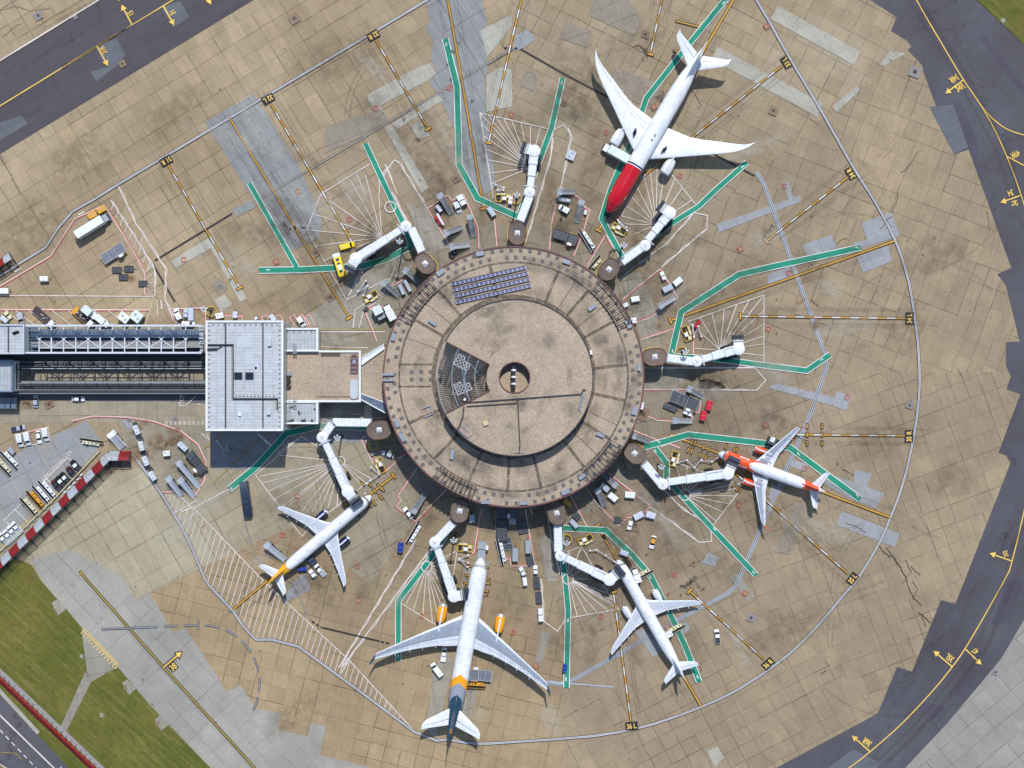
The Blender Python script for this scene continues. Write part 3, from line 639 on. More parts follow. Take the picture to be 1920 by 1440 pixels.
# stand area boxes: white with red inner line
def rw(pts,off=.34,w=.3):
    strip(m,pts,w,None,0); strip(m,pts,w,None,2,off=off)
rw([(845,475),(770,370+21),(801,391),(841,366),(847,375),(868,365),(896,425),(900,470)]) if 0 else None
rw([(846,465),(801,391),(840,366),(847,376),(869,365),(894,420),(897,427),(898,466)],-.34); rw([(926,403),(932,462)],.3)
rw([(1030,468),(1034,420),(1050,350),(1092,374)],-.34); rw([(1076,480),(1092,440),(1106,394),(1094,386)],.34); rw([(1100,500),(1136,440)],.3); rw([(1136,440),(1150,464)],-.3)
rw([(1167,562),(1193,540),(1238,504),(1271,558),(1245,575),(1220,595),(1194,604)],-.34); rw([(1200,637),(1262,617)],.3); rw([(1300,608),(1300,665)],.3)
rw([(1207,730),(1318,730),(1311,774),(1299,773),(1297,790)],-.34); rw([(1199,773),(1232,788),(1260,790)],.34); rw([(1188,807),(1236,826),(1205,838)],-.3); rw([(1238,838),(1255,832),(1275,840)],.3)
rw([(1136,883),(1220,949),(1198,969),(1177,970),(1160,986),(1140,965),(1118,943),(1097,910)],-.34); rw([(1069,928),(1102,990)],.3)
rw([(932,955),(929,985),(933,1022),(934,1030)],.3); rw([(945,1048),(957,1048),(958,1061),(1003,1061),(985,955)],.34)
rw([(902,955),(889,1035),(884,1038)],.3); rw([(880,940),(810,1015)],.3); rw([(760,851),(742,860)] ,.3); rw([(685,818),(677,823),(700,870)],.3); rw([(760,851),(718,888)],-.3)
rw([(782,878),(746,930),(752,938),(743,950),(779,977),(850,905)],-.34); rw([(757,893),(730,918)],.0) if 0 else None
rw([(707,640),(686,585),(703,575),(709,577)],.3); rw([(714,576),(720,575),(726,582)],.3); rw([(740,542),(733,540),(733,538),(760,522)],.3); rw([(736,542),(745,556),(753,553)],.3)
rw([(0,580),(282,581)],-.3); rw([(0,553),(290,554)],.0) if 0 else wl([(0,554),(290,556)]); rw([(-2,538),(95,480),(105,465),(140,410),(195,385)],-.28); rw([(196,385),(250,470),(272,512),(272,553)],.28)
rw([(316,579),(385,577),(386,605)],-.3); rw([(316,579),(325,600),(340,612)],.28); rw([(423,592),(454,593),(454,600)],.25)
for x in (495,508,521,548,563,577): rw([(x+6,612),(x-5,595),(x+4,590),(x+15,612)],.2,.2)
rw([(135,789),(175,780),(240,782),(290,790),(340,808),(372,833),(387,866),(384,900),(362,935)],-.3); rw([(252,852),(300,922),(325,922)],-.28); rw([(28,815),(90,801),(95,827)],-.28)
for x in (10,30,55,98,128,177,203,227): wl([(x,582),(x+38,612)],.25)
wl([(272,612),(283,578),(285,568)],.22); wl([(295,562),(296,592)],.3); wl([(302,563),(304,580)],.5); wl([(147,403),(159,397)],.5); wl([(28,510),(40,503)],.5)
for a in ([(128,858),(8,976)],[(128,858),(155,882)],[(85,895),(98,908)],[(28,955),(52,978)],[(8,976),(28,992)],[(38,838),(70,832)]): wl(a,.3)
ground_text(m,'A.E.T PARKING ONLY',107,873,-135.5,1.15,.92,0)
ground_text(m,'STOP',341,751,90,1.6,.8,0)
for k in range(9):
    for yy in (791.5,795): wl([(310+k*8.5,yy),(314.5+k*8.5,yy)],.35)
wl([(348,761),(367,743)]); wl([(370,757),(378,761)],.3); wl([(378,812),(392,825),(388,813)])
for i in range(5): wl([(482+i*6,812+i*5.5),(490+i*6,819+i*5)][::1],.7)
for y in (762,768,774,780): wl([(683,y),(697,y)],.85)
wl([(598,783),(725,783)],.3); wl([(598,775),(690,777)],.2)
for p in ((405,825,422,845),(425,830,425,845),(905,955,900,975),(995,952,998,965),(1175,868,1183,877)): wl([(p[0],p[1]),(p[2],p[3])],.3)
wl([(1210,717),(1221,717)],.5)
wl([(600,622),(722,622)],.4); wl([(600,650),(690,652)],.3); wl([(662,615),(666,581),(712,552)],.3); wl([(673,615),(683,581),(705,567)],.3); wl([(718,552),(742,500)],.3); wl([(727,552),(752,500)],.3)
# left service road and its markings
wl([(-20,1321),(104,1442)],.5); dashes(m,[(0,1368),(75,1447)],.35,1.6,1.3,None,0); wl([(0,1432),(20,1445)],.3)
for a in ([(240,380),(236,395)],[(268,443),(263,470)]): wl(a,.2)
for i in range(9): wl([(214+i*8.5,378+i*14),(209+i*8.5,395+i*14)],.25)
for y in (500,515,530,545): wl([(273,y+10),(287,y-2)],.25)
struct(m,'road_marking',['p_whitef','p_yellow','p_red'],'white and red stand boundary lines, fans and hatching')
# yellow kerbs
m=MB(); strip(m,[(430,925),(480,884),(537,822),(600,808),(640,806)],.3); strip(m,[(597,655),(680,655)],.35); strip(m,[(600,618),(720,618)],.35); strip(m,[(385,840),(430,800)],.3); strip(m,[(400,905),(500,812),(560,796)],.3); strip(m,[(0,1436),(40,1450)],.5)
strip(m,[(0,1410),(30,1412),(42,1425)],.25)
struct(m,'road_marking','p_dullyellow')
# pit covers with red rings
m=MB()
for i,(x,y) in enumerate([(705,203),(559,360),(843,165),(958,215),(1136,248),(1226,201),(1275,329),(345,487),(655,411),(518,491),(530,1003),(558,930),(1470,349),(1388,467),(1478,512),(1440,617),(1587,745),(1435,797),(1508,878),(1385,947),(1265,1077),(1397,1112),(1127,1156),(1251,1175),(962,1186),(1005,1248),(791,1155),(672,1125),(671,1062),(1437,50)]):
    c=P(x,y).xy; z=ZB+.205; a=R(random.choice((31,-27,20)))
    if i%4==1:
        d=Vector((math.cos(a),math.sin(a))); strip(m,[c-d*.95,c+d*.95],1.9,z,1,metres=True)
    strip(m,[(c.x+.8*math.cos(k*PI/10),c.y+.8*math.sin(k*PI/10)) for k in range(20)],.22,z+.004,0,True,metres=True)
    m.poly([(c.x+.22*math.cos(k*PI/5),c.y+.22*math.sin(k*PI/5)) for k in range(10)],z+.004,2 if i%2 else 0)
struct(m,'pit_cover',['p_red','p_cover','p_gold'],'red ringed hydrant pit covers set in the stands')
m=MB()
for x,y,r,mi in ((72,30,2.2,0),(142,33,1.1,0),(230,120,1.8,1),(552,35,2.8,1),(1450,208,2.4,1),(1715,135,3,0),(412,537,1.5,0),(1210,65,2,1),(592,475,2,1),(620,558,2,1),(855,335,2,1),(1057,193,1.6,1),(1203,775,3.8,1),(1235,612,1.6,1),(1705,760,1.8,0),(1866,1260,1.6,0),(1300,1055,1.8,1),(1408,1158,2.2,0),(1190,985,3.2,1),(92,758,2.3,1),(243,788,1,0),(328,785,1.2,0),(1058,920,2,1)):
    c=P(x,y).xy; z=ZB+.17; a=R(31 if x<960 else -20); d=Vector((math.cos(a),math.sin(a))); rr=r/2.2
    strip(m,[c-d*rr*1.4,c+d*rr*1.4],rr*2.6,z,mi,metres=True); strip(m,[c-d*rr*.5,c+d*rr*.5],rr,z+.004,2,metres=True)
struct(m,'inspection_cover',['p_coverg','p_cover','p_crack'])
# cracks
m=MB()
def crack(pts,w=.22,j=1.2):
    out=[]
    for a,b in zip(pts,pts[1:]):
        n=max(2,int((Vector(b)-Vector(a)).length/4))
        for i in range(n): t=i/n; out.append((a[0]+(b[0]-a[0])*t+random.uniform(-j,j),a[1]+(b[1]-a[1])*t+random.uniform(-j,j)))
    out.append(pts[-1]); strip(m,out,w*.6)
for pts,w in (([(1645,1022),(1668,1045),(1672,1040),(1685,1060),(1695,1075),(1700,1090)],.5),([(1660,1025),(1672,1040),(1690,1065)],.4),([(1700,1085),(1703,1100),(1712,1120),(1728,1135)],.45),([(1710,1088),(1720,1105),(1712,1125)],.3),([(1708,1062),(1725,1078)],.35),([(1698,1050),(1708,1072),(1690,1095)],.3),([(1722,1147),(1735,1158),(1745,1168)],.5),([(1728,1152),(1735,1175)],.3),([(1585,981),(1602,985),(1623,998)],.3),([(1577,878),(1590,885),(1602,892)],.3),([(1672,398),(1680,380),(1685,360)],.3),([(1555,618),(1562,605),(1562,598)],.35),([(1568,458),(1580,448),(1590,447)],.25),([(1520,562),(1535,574)],.4),([(1650,430),(1665,410),(1672,405)],.35),([(1537,540),(1540,530)],.3),([(1185,88),(1200,85),(1208,95)],.35),([(0,20),(25,12),(60,20),(95,15)],.2),([(5,70),(28,50),(40,45)],.2),([(1300,170),(1315,200)],.2),([(85,110),(120,190)],.25),([(0,290),(40,365)],.25),([(1690,325),(1705,310),(1722,283)],.3),([(1300,1250),(1310,1245),(1316,1258)],.3),([(900,1325),(918,1331)],.25),([(1850,395),(1855,430)],.2),([(1540,1263),(1548,1257)],.6),([(1797,690),(1800,705)],.2)):
    crack(pts,w)
struct(m,'crack','p_crack')
# tyre marks, oil and rust: soft stains lying on the slabs
stain('st_oil',(.03,.027,.025),.75,1.2,.42,.6); stain('st_dirt',lin(104,90,72),.26,.35); stain('st_rust',lin(134,98,58),.75,.5,.42,.62); stain('st_rubber',lin(70,62,56),.3,.25,.3,.7); stain('st_pale',lin(200,196,184),.4,.3)
m=SM()
for x,y,r in ((1210,95,7),(1204,88,4),(1213,104,5),(1206,112,3),(1440,432,9),(1432,441,7),(1448,425,5),(1301,1086,8),(1292,1093,9),(1308,1097,7),(1284,1100,5),(1278,1098,4),(1318,1104,5),(758,222,4),(849,97,5),(885,190,5),(840,120,4),(845,150,3.5),(1383,940,3.4),(1521,405,3.4),(1456,562,3.2),(1456,625,3),(1886,1003,6),(1893,980,3),(1237,1182,3),(437,500,3.5),(432,524,4),(1752,446,3),(1729,477,2.5),(760,1010,2),(136,74,4),(122,123,7),(247,523,2.4),(757,224,4),(783,262,7),(788,240,5),(797,236,5),(1128,1180,3),(1521,495,5),(885,350,3),(932,345,3),(860,340,3),(1062,400,3),(1052,412,3),(250,560,3),(103,566,2.5),(1250,250,4),(1236,186,9),(1242,176,7),(1247,196,6),(1570,870,3),(1155,1030,3),(640,1010,3)): m.blot(x,y,r,ZB+.215)
random.seed(21)
for k in range(80):
    a=random.random()*2*PI; r=random.uniform(270,760); x,y=962+r*math.cos(a),707+r*math.sin(a)*.9
    m.blot(x,y,random.uniform(1.,2.4),ZB+.217+k*.00003)
m.build('oil_stain','st_oil')
m=SM()
for x,y,r,e,a in ((250,850,14,2,30),(300,830,18,1.6,20),(330,815,14,1.6,-10),(345,870,12,2,20),(280,850,10,2,60),(35,757,16,1.8,0),(55,752,12,2,0),(262,800,10,2,40),(318,832,12,2.2,30),(240,520,9,2,10),(95,757,8,1,0),(1500,565,7,1.5,20),(1530,608,8,2,60),(1205,775,8,1,0),(765,955,6,1,0),(795,945,6,1,0)): m.blot(x,y,r,ZB+.23,e,a)
m.build('rust_stain','st_rust')
m=SM()
for k in range(120):
    a=random.random()*2*PI; r=random.uniform(255,620); x,y=962+r*math.cos(a),707+r*math.sin(a)*.95
    m.blot(x,y,random.uniform(14,44),ZB+.24+k*.00005,random.uniform(1,3),-math.degrees(a)+random.uniform(-30,30))
for x,y,r in ((150,300,50),(330,210,45),(60,430,60),(1180,80,40),(620,110,50),(1700,620,40),(1750,480,45),(1480,1180,50),(1780,900,35),(560,1330,40),(1650,820,40)): m.blot(x,y,r,ZB+.247,2,30)
m.build('dirt_stain','st_dirt')
m=SM()
for k in range(34):
    a=random.random()*2*PI; r=random.uniform(300,700); x,y=962+r*math.cos(a),707+r*math.sin(a)*.95
    m.blot(x,y,random.uniform(12,30),ZB+.25+k*.00005,random.uniform(1.5,4),-math.degrees(a)+random.uniform(-25,25))
m.build('wash_stain','st_pale')
m=SM(); z=ZB+.256
def sub_(a,b,n=8): return [(a[0]+(b[0]-a[0])*i/n,a[1]+(b[1]-a[1])*i/n) for i in range(n+1)]
LE=[((312,302),(450,541)),((431,222),(655,596)),((508,195),(605,360)),((705,76),(803,242)),((832,-40),(907,391)),((975,0),(916,268)),((1248,-30),(1219,102)),((1394,-40),(1122,432)),((1466,124),(1197,338)),((1590,332),(1437,452)),((1676,452),(1257,601)),((1697,597),(1388,593)),((1697,817),(1489,815)),((1669,970),(1280,824)),((1590,1076),(1373,882)),((1432,1236),(1293,1108)),((1183,1352),(1150,1110)),((1315,1325),(1120,985)),((860,1330),(903,1018)),((437,1143),(738,892))]
for a,b in LE:
    d=(Vector(b)-Vector(a)).normalized(); n=Vector((-d.y,d.x))
    for o_ in (-17,-12,0,13,18): 
        pa=tuple(Vector(a)+n*(o_+random.uniform(-2,2))-d*random.uniform(0,60)); pb=tuple(Vector(b)+n*o_-d*random.uniform(0,60)); m.strip(sub_(pa,pb),random.uniform(.4,1.1),z); z+=.00006
for k in range(64):  # sweeping turns
    x,y=random.uniform(0,1900),random.uniform(0,1440); a=random.random()*6; r=random.uniform(60,260); da=random.uniform(.3,1.1)
    if k<30: x,y=random.uniform(1300,1800),random.uniform(150,1200)
    pts=[(x+r*math.cos(a+da*i/14),y+r*math.sin(a+da*i/14)) for i in range(15)]; w=random.uniform(.35,.9)
    if any(q[0]<620 and q[1]>980 for q in pts): continue
    m.strip(pts,w,z); z+=.00006
    if k%2: m.strip([(q[0]+9,q[1]+3) for q in pts],w,z); z+=.00006
for pts in ([(1912,980),(1893,1010),(1880,1040)],[(1700,-20),(1800,140),(1880,290),(1905,380)],[(1640,1440),(1740,1340),(1840,1210),(1900,1060)],[(60,60),(200,-20)]):
    for o_ in (-8,9,14): m.strip([q for i in range(len(pts)-1) for q in sub_((pts[i][0]+o_,pts[i][1]),(pts[i+1][0]+o_,pts[i+1][1]),5)],1.6,z); z+=.0001
m.build('tyre_mark','st_rubber')
print('top',z-ZB)
# ================================================================== object materials
gravel('roof_gravel',lin(176,159,140),lin(161,146,129)); gravel('roof_gravel_dark',lin(122,108,98),lin(102,92,86),1.2); stain('roof_dirt',lin(78,72,68),.62,.8,.3,.6); stain('roof_dirt2',lin(104,98,92),.3,.25,.36,.62)
simple('rim_red',lin(104,66,66),.6,var=.2,grime=.3); simple('truss_white',lin(204,212,224),.45,var=.1,grime=.18); simple('wall_grey',lin(150,150,150),.8,grime=.3); simple('glass',lin(38,48,60),.12,var=.3); simple('dark_metal',lin(50,54,62),.5,.3)
simple('steel',lin(150,158,170),.45,.2,grime=.2); simple('steel_light',lin(188,196,206),.5,var=.1,grime=.12); simple('white',lin(226,230,234),.42,var=.05,grime=.1,scale=.8); simple('white_gloss',lin(236,240,246),.25,var=.03,scale=.5,coat=.3)
simple('pad_dark',lin(106,103,103),.85,var=.25); simple('rubber',lin(26,26,28),.85); simple('yellow',lin(226,186,40),.45,grime=.15); simple('lamp_glass',lin(220,226,232),.2); simple('white_dirty',lin(206,208,206),.6,grime=.25)
simple('dirt_line',lin(96,86,78),.9,var=.3,scale=3); simple('bitumen',lin(66,62,60),.8); simple('cream',lin(205,192,150),.7,grime=.3); simple('red_paint',lin(168,22,36),.5,grime=.12); simple('black',lin(16,17,20),.5)
simple('teal_glass',lin(96,120,142),.25,var=.25,scale=3); simple('sky_blue',lin(120,142,168),.4,var=.2)
panelled('roof_sheet',lin(186,192,198),3.05,1.0,.35,.5,.1,.07); panelled('roof_sheet2',lin(176,184,190),1.1,3.0,.4,.5,.1,.07); panelled('solar',lin(62,72,120),.82,.82,.25,.2,.1,.05); panelled('deck_glass',lin(108,126,146),1.0,1.9,.6,.3,.1,.12)
panelled('white_panel',lin(226,232,240),1.25,0,.28,.4,0,.06); panelled('fence_red',lin(150,14,30),3,.42,.5,.5,0,.06); panelled('fence_white',lin(190,198,208),3,.42,.5,.5,0,.06); panelled('track_bed',lin(66,66,72),.7,0,.6,.8,0,.22)
HT=13.0; HI=18.6; simple('blade',lin(92,94,96),.6,var=.3,scale=2); simple('seam_grey',lin(70,76,84),.8,var=.25)
def polar(r,a): return (r*math.cos(a),r*math.sin(a))
kT=(H-HT)/H/S; kI=(H-HI)/H/S
def arcpts(r,a0,a1,n): return [polar(r,a0+(a1-a0)*i/n) for i in range(n+1)]
# ------------------------------------------------------------------ the round pier terminal
tc=P(963,706.5,HT); T=empty('round_terminal',(tc.x,tc.y,0)); tag(T,'round brown gravel roofed terminal in the middle of the aircraft stands','terminal')
RO=245*kT; RI=147*kI; RW=53*kI; RC=28*kI
def ring_mesh(r0,r1,z,a0=0,a1=2*PI,n=120,mi=0,mb=None):
    m=mb or MB(); A=[polar(r0,a0+(a1-a0)*i/n) for i in range(n+1)]; B=[polar(r1,a0+(a1-a0)*i/n) for i in range(n+1)]
    o=len(m.v); m.v+=[(p[0],p[1],z) for p in A]+[(p[0],p[1],z) for p in B]
    for i in range(n): m.f.append((o+i,o+n+1+i,o+n+2+i,o+i+1)); m.mi.append(mi)
    return m
def wall_ring(m,r,z0,z1,a0=0,a1=2*PI,n=120,mi=0):
    A=[polar(r,a0+(a1-a0)*i/n) for i in range(n+1)]; o=len(m.v); m.v+=[(p[0],p[1],z0) for p in A]+[(p[0],p[1],z1) for p in A]
    for i in range(n): m.f.append((o+i,o+i+1,o+n+2+i,o+n+1+i)); m.mi.append(mi)
m=MB(); wall_ring(m,RO-2.0,0,HT-.6); m.build('wall','wall_grey',T)
m=MB(); wall_ring(m,RO-1.96,6.2,8.6); wall_ring(m,RO-1.96,9.6,11.4); m.build('window_band','glass',T)
m=MB(); n=96
for r,z in ((0,0),): pass
ring_mesh(1.0,RO-.3,HT,mb=m,n=144); ring_mesh(RO-2.0,RO-.2,HT-.6,mb=m,n=144); m.build('roof','roof_gravel',T)
m=MB(); m.loft([[Vector((*polar(r,2*PI*i/144),z)) for i in range(144)] for r,z in ((RO-.42,HT-.1),(RO-.42,HT+.35),(RO+.08,HT+.35),(RO+.12,HT-.9),(RO-.42,HT-.9),(RO-.42,HT-.1))],cap=False); m.build('parapet','rim_red',T)
# dirt lines and thin seams running over the ring roof
def radial(m,a,r0,r1,w,z,mi=0,seg=18):
    pts=[Vector(polar(r0+(r1-r0)*i/seg,a)) for i in range(seg+1)]; strip(m,pts,w,z,mi,metres=True)
m=SM()
def sr(pts,w,z):
    L,R_=strip_pts([Vector(q) for q in pts],w); o=len(m.v); n=len(L)
    for i in range(n): m.v+=[(L[i].x,L[i].y,z),(L[i].x*.85+R_[i].x*.15,L[i].y*.85+R_[i].y*.15,z),(L[i].x*.15+R_[i].x*.85,L[i].y*.15+R_[i].y*.85,z),(R_[i].x,R_[i].y,z)]; m.a+=[0,1,1,0]
    for i in range(n-1):
        for j in (0,1,2): q=o+4*i+j; m.f.append((q,q+1,q+5,q+4))
def radial2(a,w): sr([polar(RI+1+(RO-6.4-RI)*i/18,a) for i in range(19)],w,HT+.02)
for a in (67,49,29,6,-12,-33,-52,-76,-93,-113,-134,-156,150,131,102): radial2(R(a),1.15)
for a in (57,38,160,-43,140,-25): radial2(R(a),.3)
for a in range(6): pass
sr([polar(RO-5.3,2*PI*i/120) for i in range(121)],.75,HT+.024); sr([polar(RI+.8,2*PI*i/120) for i in range(121)],1.6,HT+.028)
for y in (4.,-3.2): sr([(-RO+5+i,y) for i in range(12)],.7,HT+.03)
m.build('roof_seam','roof_dirt',T)
m=SM(); random.seed(5)
for k in range(70):
    a=random.random()*2*PI; r=random.uniform(RI+2,RO-2) if k<50 else random.uniform(6,RI-2); zz=HT+.035+k*.0002 if k<50 else HI+.03+k*.0002
    n0=len(m.v); m.blot(960,720,random.uniform(8,26),zz,random.uniform(1,2.5),math.degrees(a)+90)
    for i in range(n0,len(m.v)): m.v[i]=(m.v[i][0]+r*math.cos(a),m.v[i][1]+r*math.sin(a),zz)
# keep the stains on the roof
ok=[(RI+.2<math.hypot(v[0],v[1])<RO-.5) if v[2]<HI else (5.4<math.hypot(v[0],v[1])<RI-.4 and not (v[0]<-7 and abs(math.atan2(v[1],-v[0]))<.56)) for v in m.v]
m.f=[f for f in m.f if all(ok[i] for i in f)]
q_=m.build('roof_stain','roof_dirt2',T); q_['kind']='stuff'
m=MB(); PADS=[]
for k in range(84):
    a=2*PI*k/84+.02
    if abs(math.degrees(math.atan2(math.sin(a),math.cos(a)))-180)<3: continue
    for r,da in ((RO-1.35,0),(RO-3.7,.036)):
        if random.random()<.1: continue
        x,y=polar(r,a+da); PADS.append((x,y,a+da+random.uniform(-.1,.1)))
for j in range(4):
    for y in (1.6,-.9): PADS.insert(0,(-RO+8+j*3.1+1.4,y,0))
po=None
for i,(x,y,a) in enumerate(PADS):
    if i<100:
        if po is None: q=MB(); q.rbox(0,0,0,1.2,1.15,.14,.06); po=o=q.build('roof_pad','pad_dark',T)
        else: o=po.copy(); COL.objects.link(o)
        o.location=(x,y,HT+.01); o.rotation_euler=(0,0,a)
    else: m.rbox(x,y,HT+.01,1.2,1.15,.14,.06,rz=a)
o=m.build('roof_pad_row','pad_dark',T); o['kind']='stuff'
def rp(x,y,h=HT): v=P(x,y,h); return (v.x-tc.x,v.y-tc.y)
for (x,y,a,L,W) in ((1062,491,-20,2.6,1.4),(900,476,12,2.6,1.5),(826,511,35,2.8,1.6),(811,605,-38,2.8,1.0),(738,632,80,2.4,1.4),(1178,608,-62,2.8,1.6),(1198,688,88,2.6,1.2),(1190,770,72,2.8,1.6),(1125,815,-25,2.8,1.2),(1092,893,36,2.8,1.2),(1060,922,22,2.8,1.6),(982,943,2,2.8,1.2),(910,941,-2,2.8,1.2),(744,793,-68,2.9,1.4),(754,820,-60,3.0,1.3),(848,852,78,3.2,1.2),(1110,577,35,2.8,1.2),(728,702,0,3.8,.8),(728,713,0,3.8,.7)):
    px,py=rp(x,y); m=MB(); m.rbox(0,0,.15,L,W,.75,.08); m.build('roof_vent','steel',T,loc=(px,py,HT),rz=R(a)); 
px,py=rp(1108,661); m=MB(); m.rbox(0,0,0,.8,1.5,.9,.08); m.build('roof_vent','white',T,loc=(px,py,HT),rz=R(12))
# lattice escape frames on the rim
for a0,a1 in ((131,152),(25,48),(-53,-33),(-129,-109)):
    m=MB(); z=HT+1.5; n=10
    for r in (RO-4.6,RO-1.0): 
        for i in range(n):
            p=polar(r,R(a0+(a1-a0)*i/n)); q=polar(r,R(a0+(a1-a0)*(i+1)/n)); m.beam((*p,z),(*q,z),.26,.3)
    for i in range(n+1):
        a=R(a0+(a1-a0)*i/n); p=polar(RO-5.2,a); q=polar(RO-.1,a); m.beam((*p,z+.02),(*q,z+.02),.2,.25); m.beam((*q,z),(*q,HT+.3),.16,.16); m.beam((*p,z),(*p,HT),.16,.16)
    m.build('lattice_frame','bitumen',T)
# upper drum
A0=R(152.4); A1=R(207.6)
dx,dy=rp(965,708,HI); 
D=empty('drum',(dx,dy,0)); D.parent=T
m=MB(); ring_mesh(RW,RI,HI,A1,A0+2*PI,130,mb=m); ring_mesh(RC,RW,HI,0,2*PI,72,mb=m); m.build('drum_roof','roof_gravel',D)
m=MB(); wall_ring(m,RI,HT-.5,HI+.02,A1,A0+2*PI,130); m.build('drum_wall','dark_metal',D)
m=MB(); m.loft([[Vector((*polar(r,A1+(A0+2*PI-A1)*i/130),z)) for i in range(131)] for r,z in ((RI-.18,HI),(RI-.18,HI+.28),(RI+.14,HI+.28),(RI+.14,HI-.6))],cap=False,closed=False); m.build('drum_parapet','dark_metal',D)
m=MB()
for a in (A0,A1): m.beam((*polar(RW,a),HI+.1),(*polar(RI,a),HI+.1),.35,.5)
wall_ring(m,RW,HT,HI+.3,A0,A1,20)
for a in (A0,A1):
    p,q=polar(RW,a),polar(RI,a); m.add([(*p,HT),(*q,HT),(*q,HI),(*p,HI)],[(0,1,2,3)])
m.build('louvre_kerb','rim_red',D)
m=MB(); n=34
for i in range(1,n):
    a=A0+(A1-A0)*i/n; r1=RI-.3; r0=RW+.3 if i%2 else RW+4.5
    m.beam((*polar(r0,a),HI-.35),(*polar(r1,a),HI-.35),.1,.42)
for i in range(1,16):   # closer blades beside the upper edge
    a=A0; off=i*.62; d=Vector(polar(1,a)); nn=Vector((d.y,-d.x))*-1
    p=Vector(polar(RW+1+i*.2,a))+nn*off; q=Vector(polar(RI-1.2-i*.1,a))+nn*off
    m.beam((p.x,p.y,HI-.1),(q.x,q.y,HI-.1),.16,.3)
m.build('louvre_blades','blade',D)
m=MB()
for r in (RI-.4,RI-5,RI-9.2,RI-12.4):
    for i in range(14):
        p=polar(r,A0+(A1-A0)*i/14); q=polar(r,A0+(A1-A0)*(i+1)/14); m.beam((*p,HI+.05),(*q,HI+.05),.22,.3)
    m.build('louvre_beam','steel',D); m=MB()
for (x,y,a) in ((868,680,-28),(868,726,22)):
    v=P(x,y,HI+.3); m=MB()
    for i in range(4):
        for j in range(3 if i<2 else 2):
            cx,cy=i*1.25-1.9,j*1.25-1.2
            for e in range(8):
                t,u=2*PI*e/8,2*PI*(e+1)/8; m.beam((cx+.5*math.cos(t),cy+.5*math.sin(t),.35),(cx+.5*math.cos(u),cy+.5*math.sin(u),.35),.1,.2)
            for sx,sy in ((-.62,-.62),(.62,-.62)): m.beam((cx+sx,cy-.62,.3),(cx+sx,cy+.62,.3),.09,.12)
            m.beam((cx-.62,cy+.62,.3),(cx+.62,cy+.62,.3),.09,.12); m.beam((cx-.62,cy-.62,.3),(cx+.62,cy-.62,.3),.09,.12)
    m.build('cooling_fan','white',D,loc=(v.x-tc.x-dx,v.y-tc.y-dy,HI-.1),rz=R(a))
m=MB()
for pts in ([(866,690),(872,725)],[(878,690),(868,712),(876,742)],[(880,680),(896,700)]):
    for a,b in zip(pts,pts[1:]):
        p=P(*a,HI);q=P(*b,HI); m.beam((p.x-tc.x-dx,p.y-tc.y-dy,HI+.4),(q.x-tc.x-dx,q.y-tc.y-dy,HI+.4),.22,.22)
m.build('louvre_pipe','sky_blue',D)
# central well with chimney vents
m=MB(); wall_ring(m,RC,HI-3.8,HI+.25,0,2*PI,48); m.build('well_wall','rim_red',D)
m=MB(); ring_mesh(.05,RC,HI-3.8,0,2*PI,40,mb=m); m.build('well_floor','roof_gravel',D)
m=MB(); m.loft([[Vector((*polar(r,2*PI*i/48),z)) for i in range(48)] for r,z in ((RC-.03,HI+.02),(RC,HI+.3),(RC+.3,HI+.3),(RC+.32,HI))],cap=False); m.build('well_kerb','rim_red',D)
ch=MB(); ch.box(0,0,HI-1.6,1.1,7.6,4.4); co=ch.build('chimney','black',D,loc=(-.3,.2,0))
for y in (-2.2,0,2.2):
    v=MB(); v.cyl((0,y,HI+.5),(0,y,HI+1.2),.45,.35,12); v.rbox(-.55,y,HI+.5,.35,.5,.4,.05); v.rbox(.55,y,HI+.5,.35,.5,.4,.05); v.build('chimney_cap','white',co)
# pipes and ladders across the drum roof
m=MB()
def rl(p,h=HI,dz=.3): v=P(*p,h+dz); return (v.x-tc.x-dx,v.y-tc.y-dy,h+dz)
def pipe(pts,w=.28,h=HI,dz=.3,mm=None):
    for a,b in zip(pts,pts[1:]): (mm or m).beam(rl(a,h,dz),rl(b,h,dz),w,w)
pipe([(873,755),(968,748),(1090,739)],.34); pipe([(875,762),(968,756),(972,748)],.3); pipe([(971,755),(975,835),(973,850)],.3); pipe([(870,762),(868,782),(860,803),(855,806)],.4); pipe([(1090,739),(1094,730),(1098,732)],.4)
m.build('roof_pipe','dark_metal',D)
m=MB()
for pts in ([(865,797),(878,810)],[(1092,742),(1085,762),(1090,775)],[(1098,735),(1088,770)],[(858,805),(874,818),(880,822)],[(965,849),(982,849)],[(878,820),(888,812)]): m=MB(); pipe(pts,.2,mm=m); m.build('roof_ladder','steel',D)
m=MB()
for i in range(8): x=1092-i*1; pipe([(x-3,742+i*4),(x+3,743+i*4)],.14,mm=m)
m.build('roof_ladder','steel',D)
v=P(910.5,793.5,HI); m=MB(); m.rbox(0,0,0,1.7,1.5,.8,.1); m.build('roof_hatch','cream',D,loc=(v.x-tc.x-dx,v.y-tc.y-dy,HI),rz=R(25))
v=P(871.5,749,HI); m=MB(); m.cyl((0,0,0),(0,0,1),.5,.4); m.build('pipe_cap','white',D,loc=(v.x-tc.x-dx,v.y-tc.y-dy,HI))
m=MB()
for pts in ([(792,766),(808,760),(811,776)],[(797,782),(813,775)]):
    for a,b in zip(pts,pts[1:]):
        p=P(*a,HT);q=P(*b,HT); m.beam((p.x-tc.x,p.y-tc.y,HT+.4),(q.x-tc.x,q.y-tc.y,HT+.4),.35,.4)
m.build('roof_frame','steel',T)
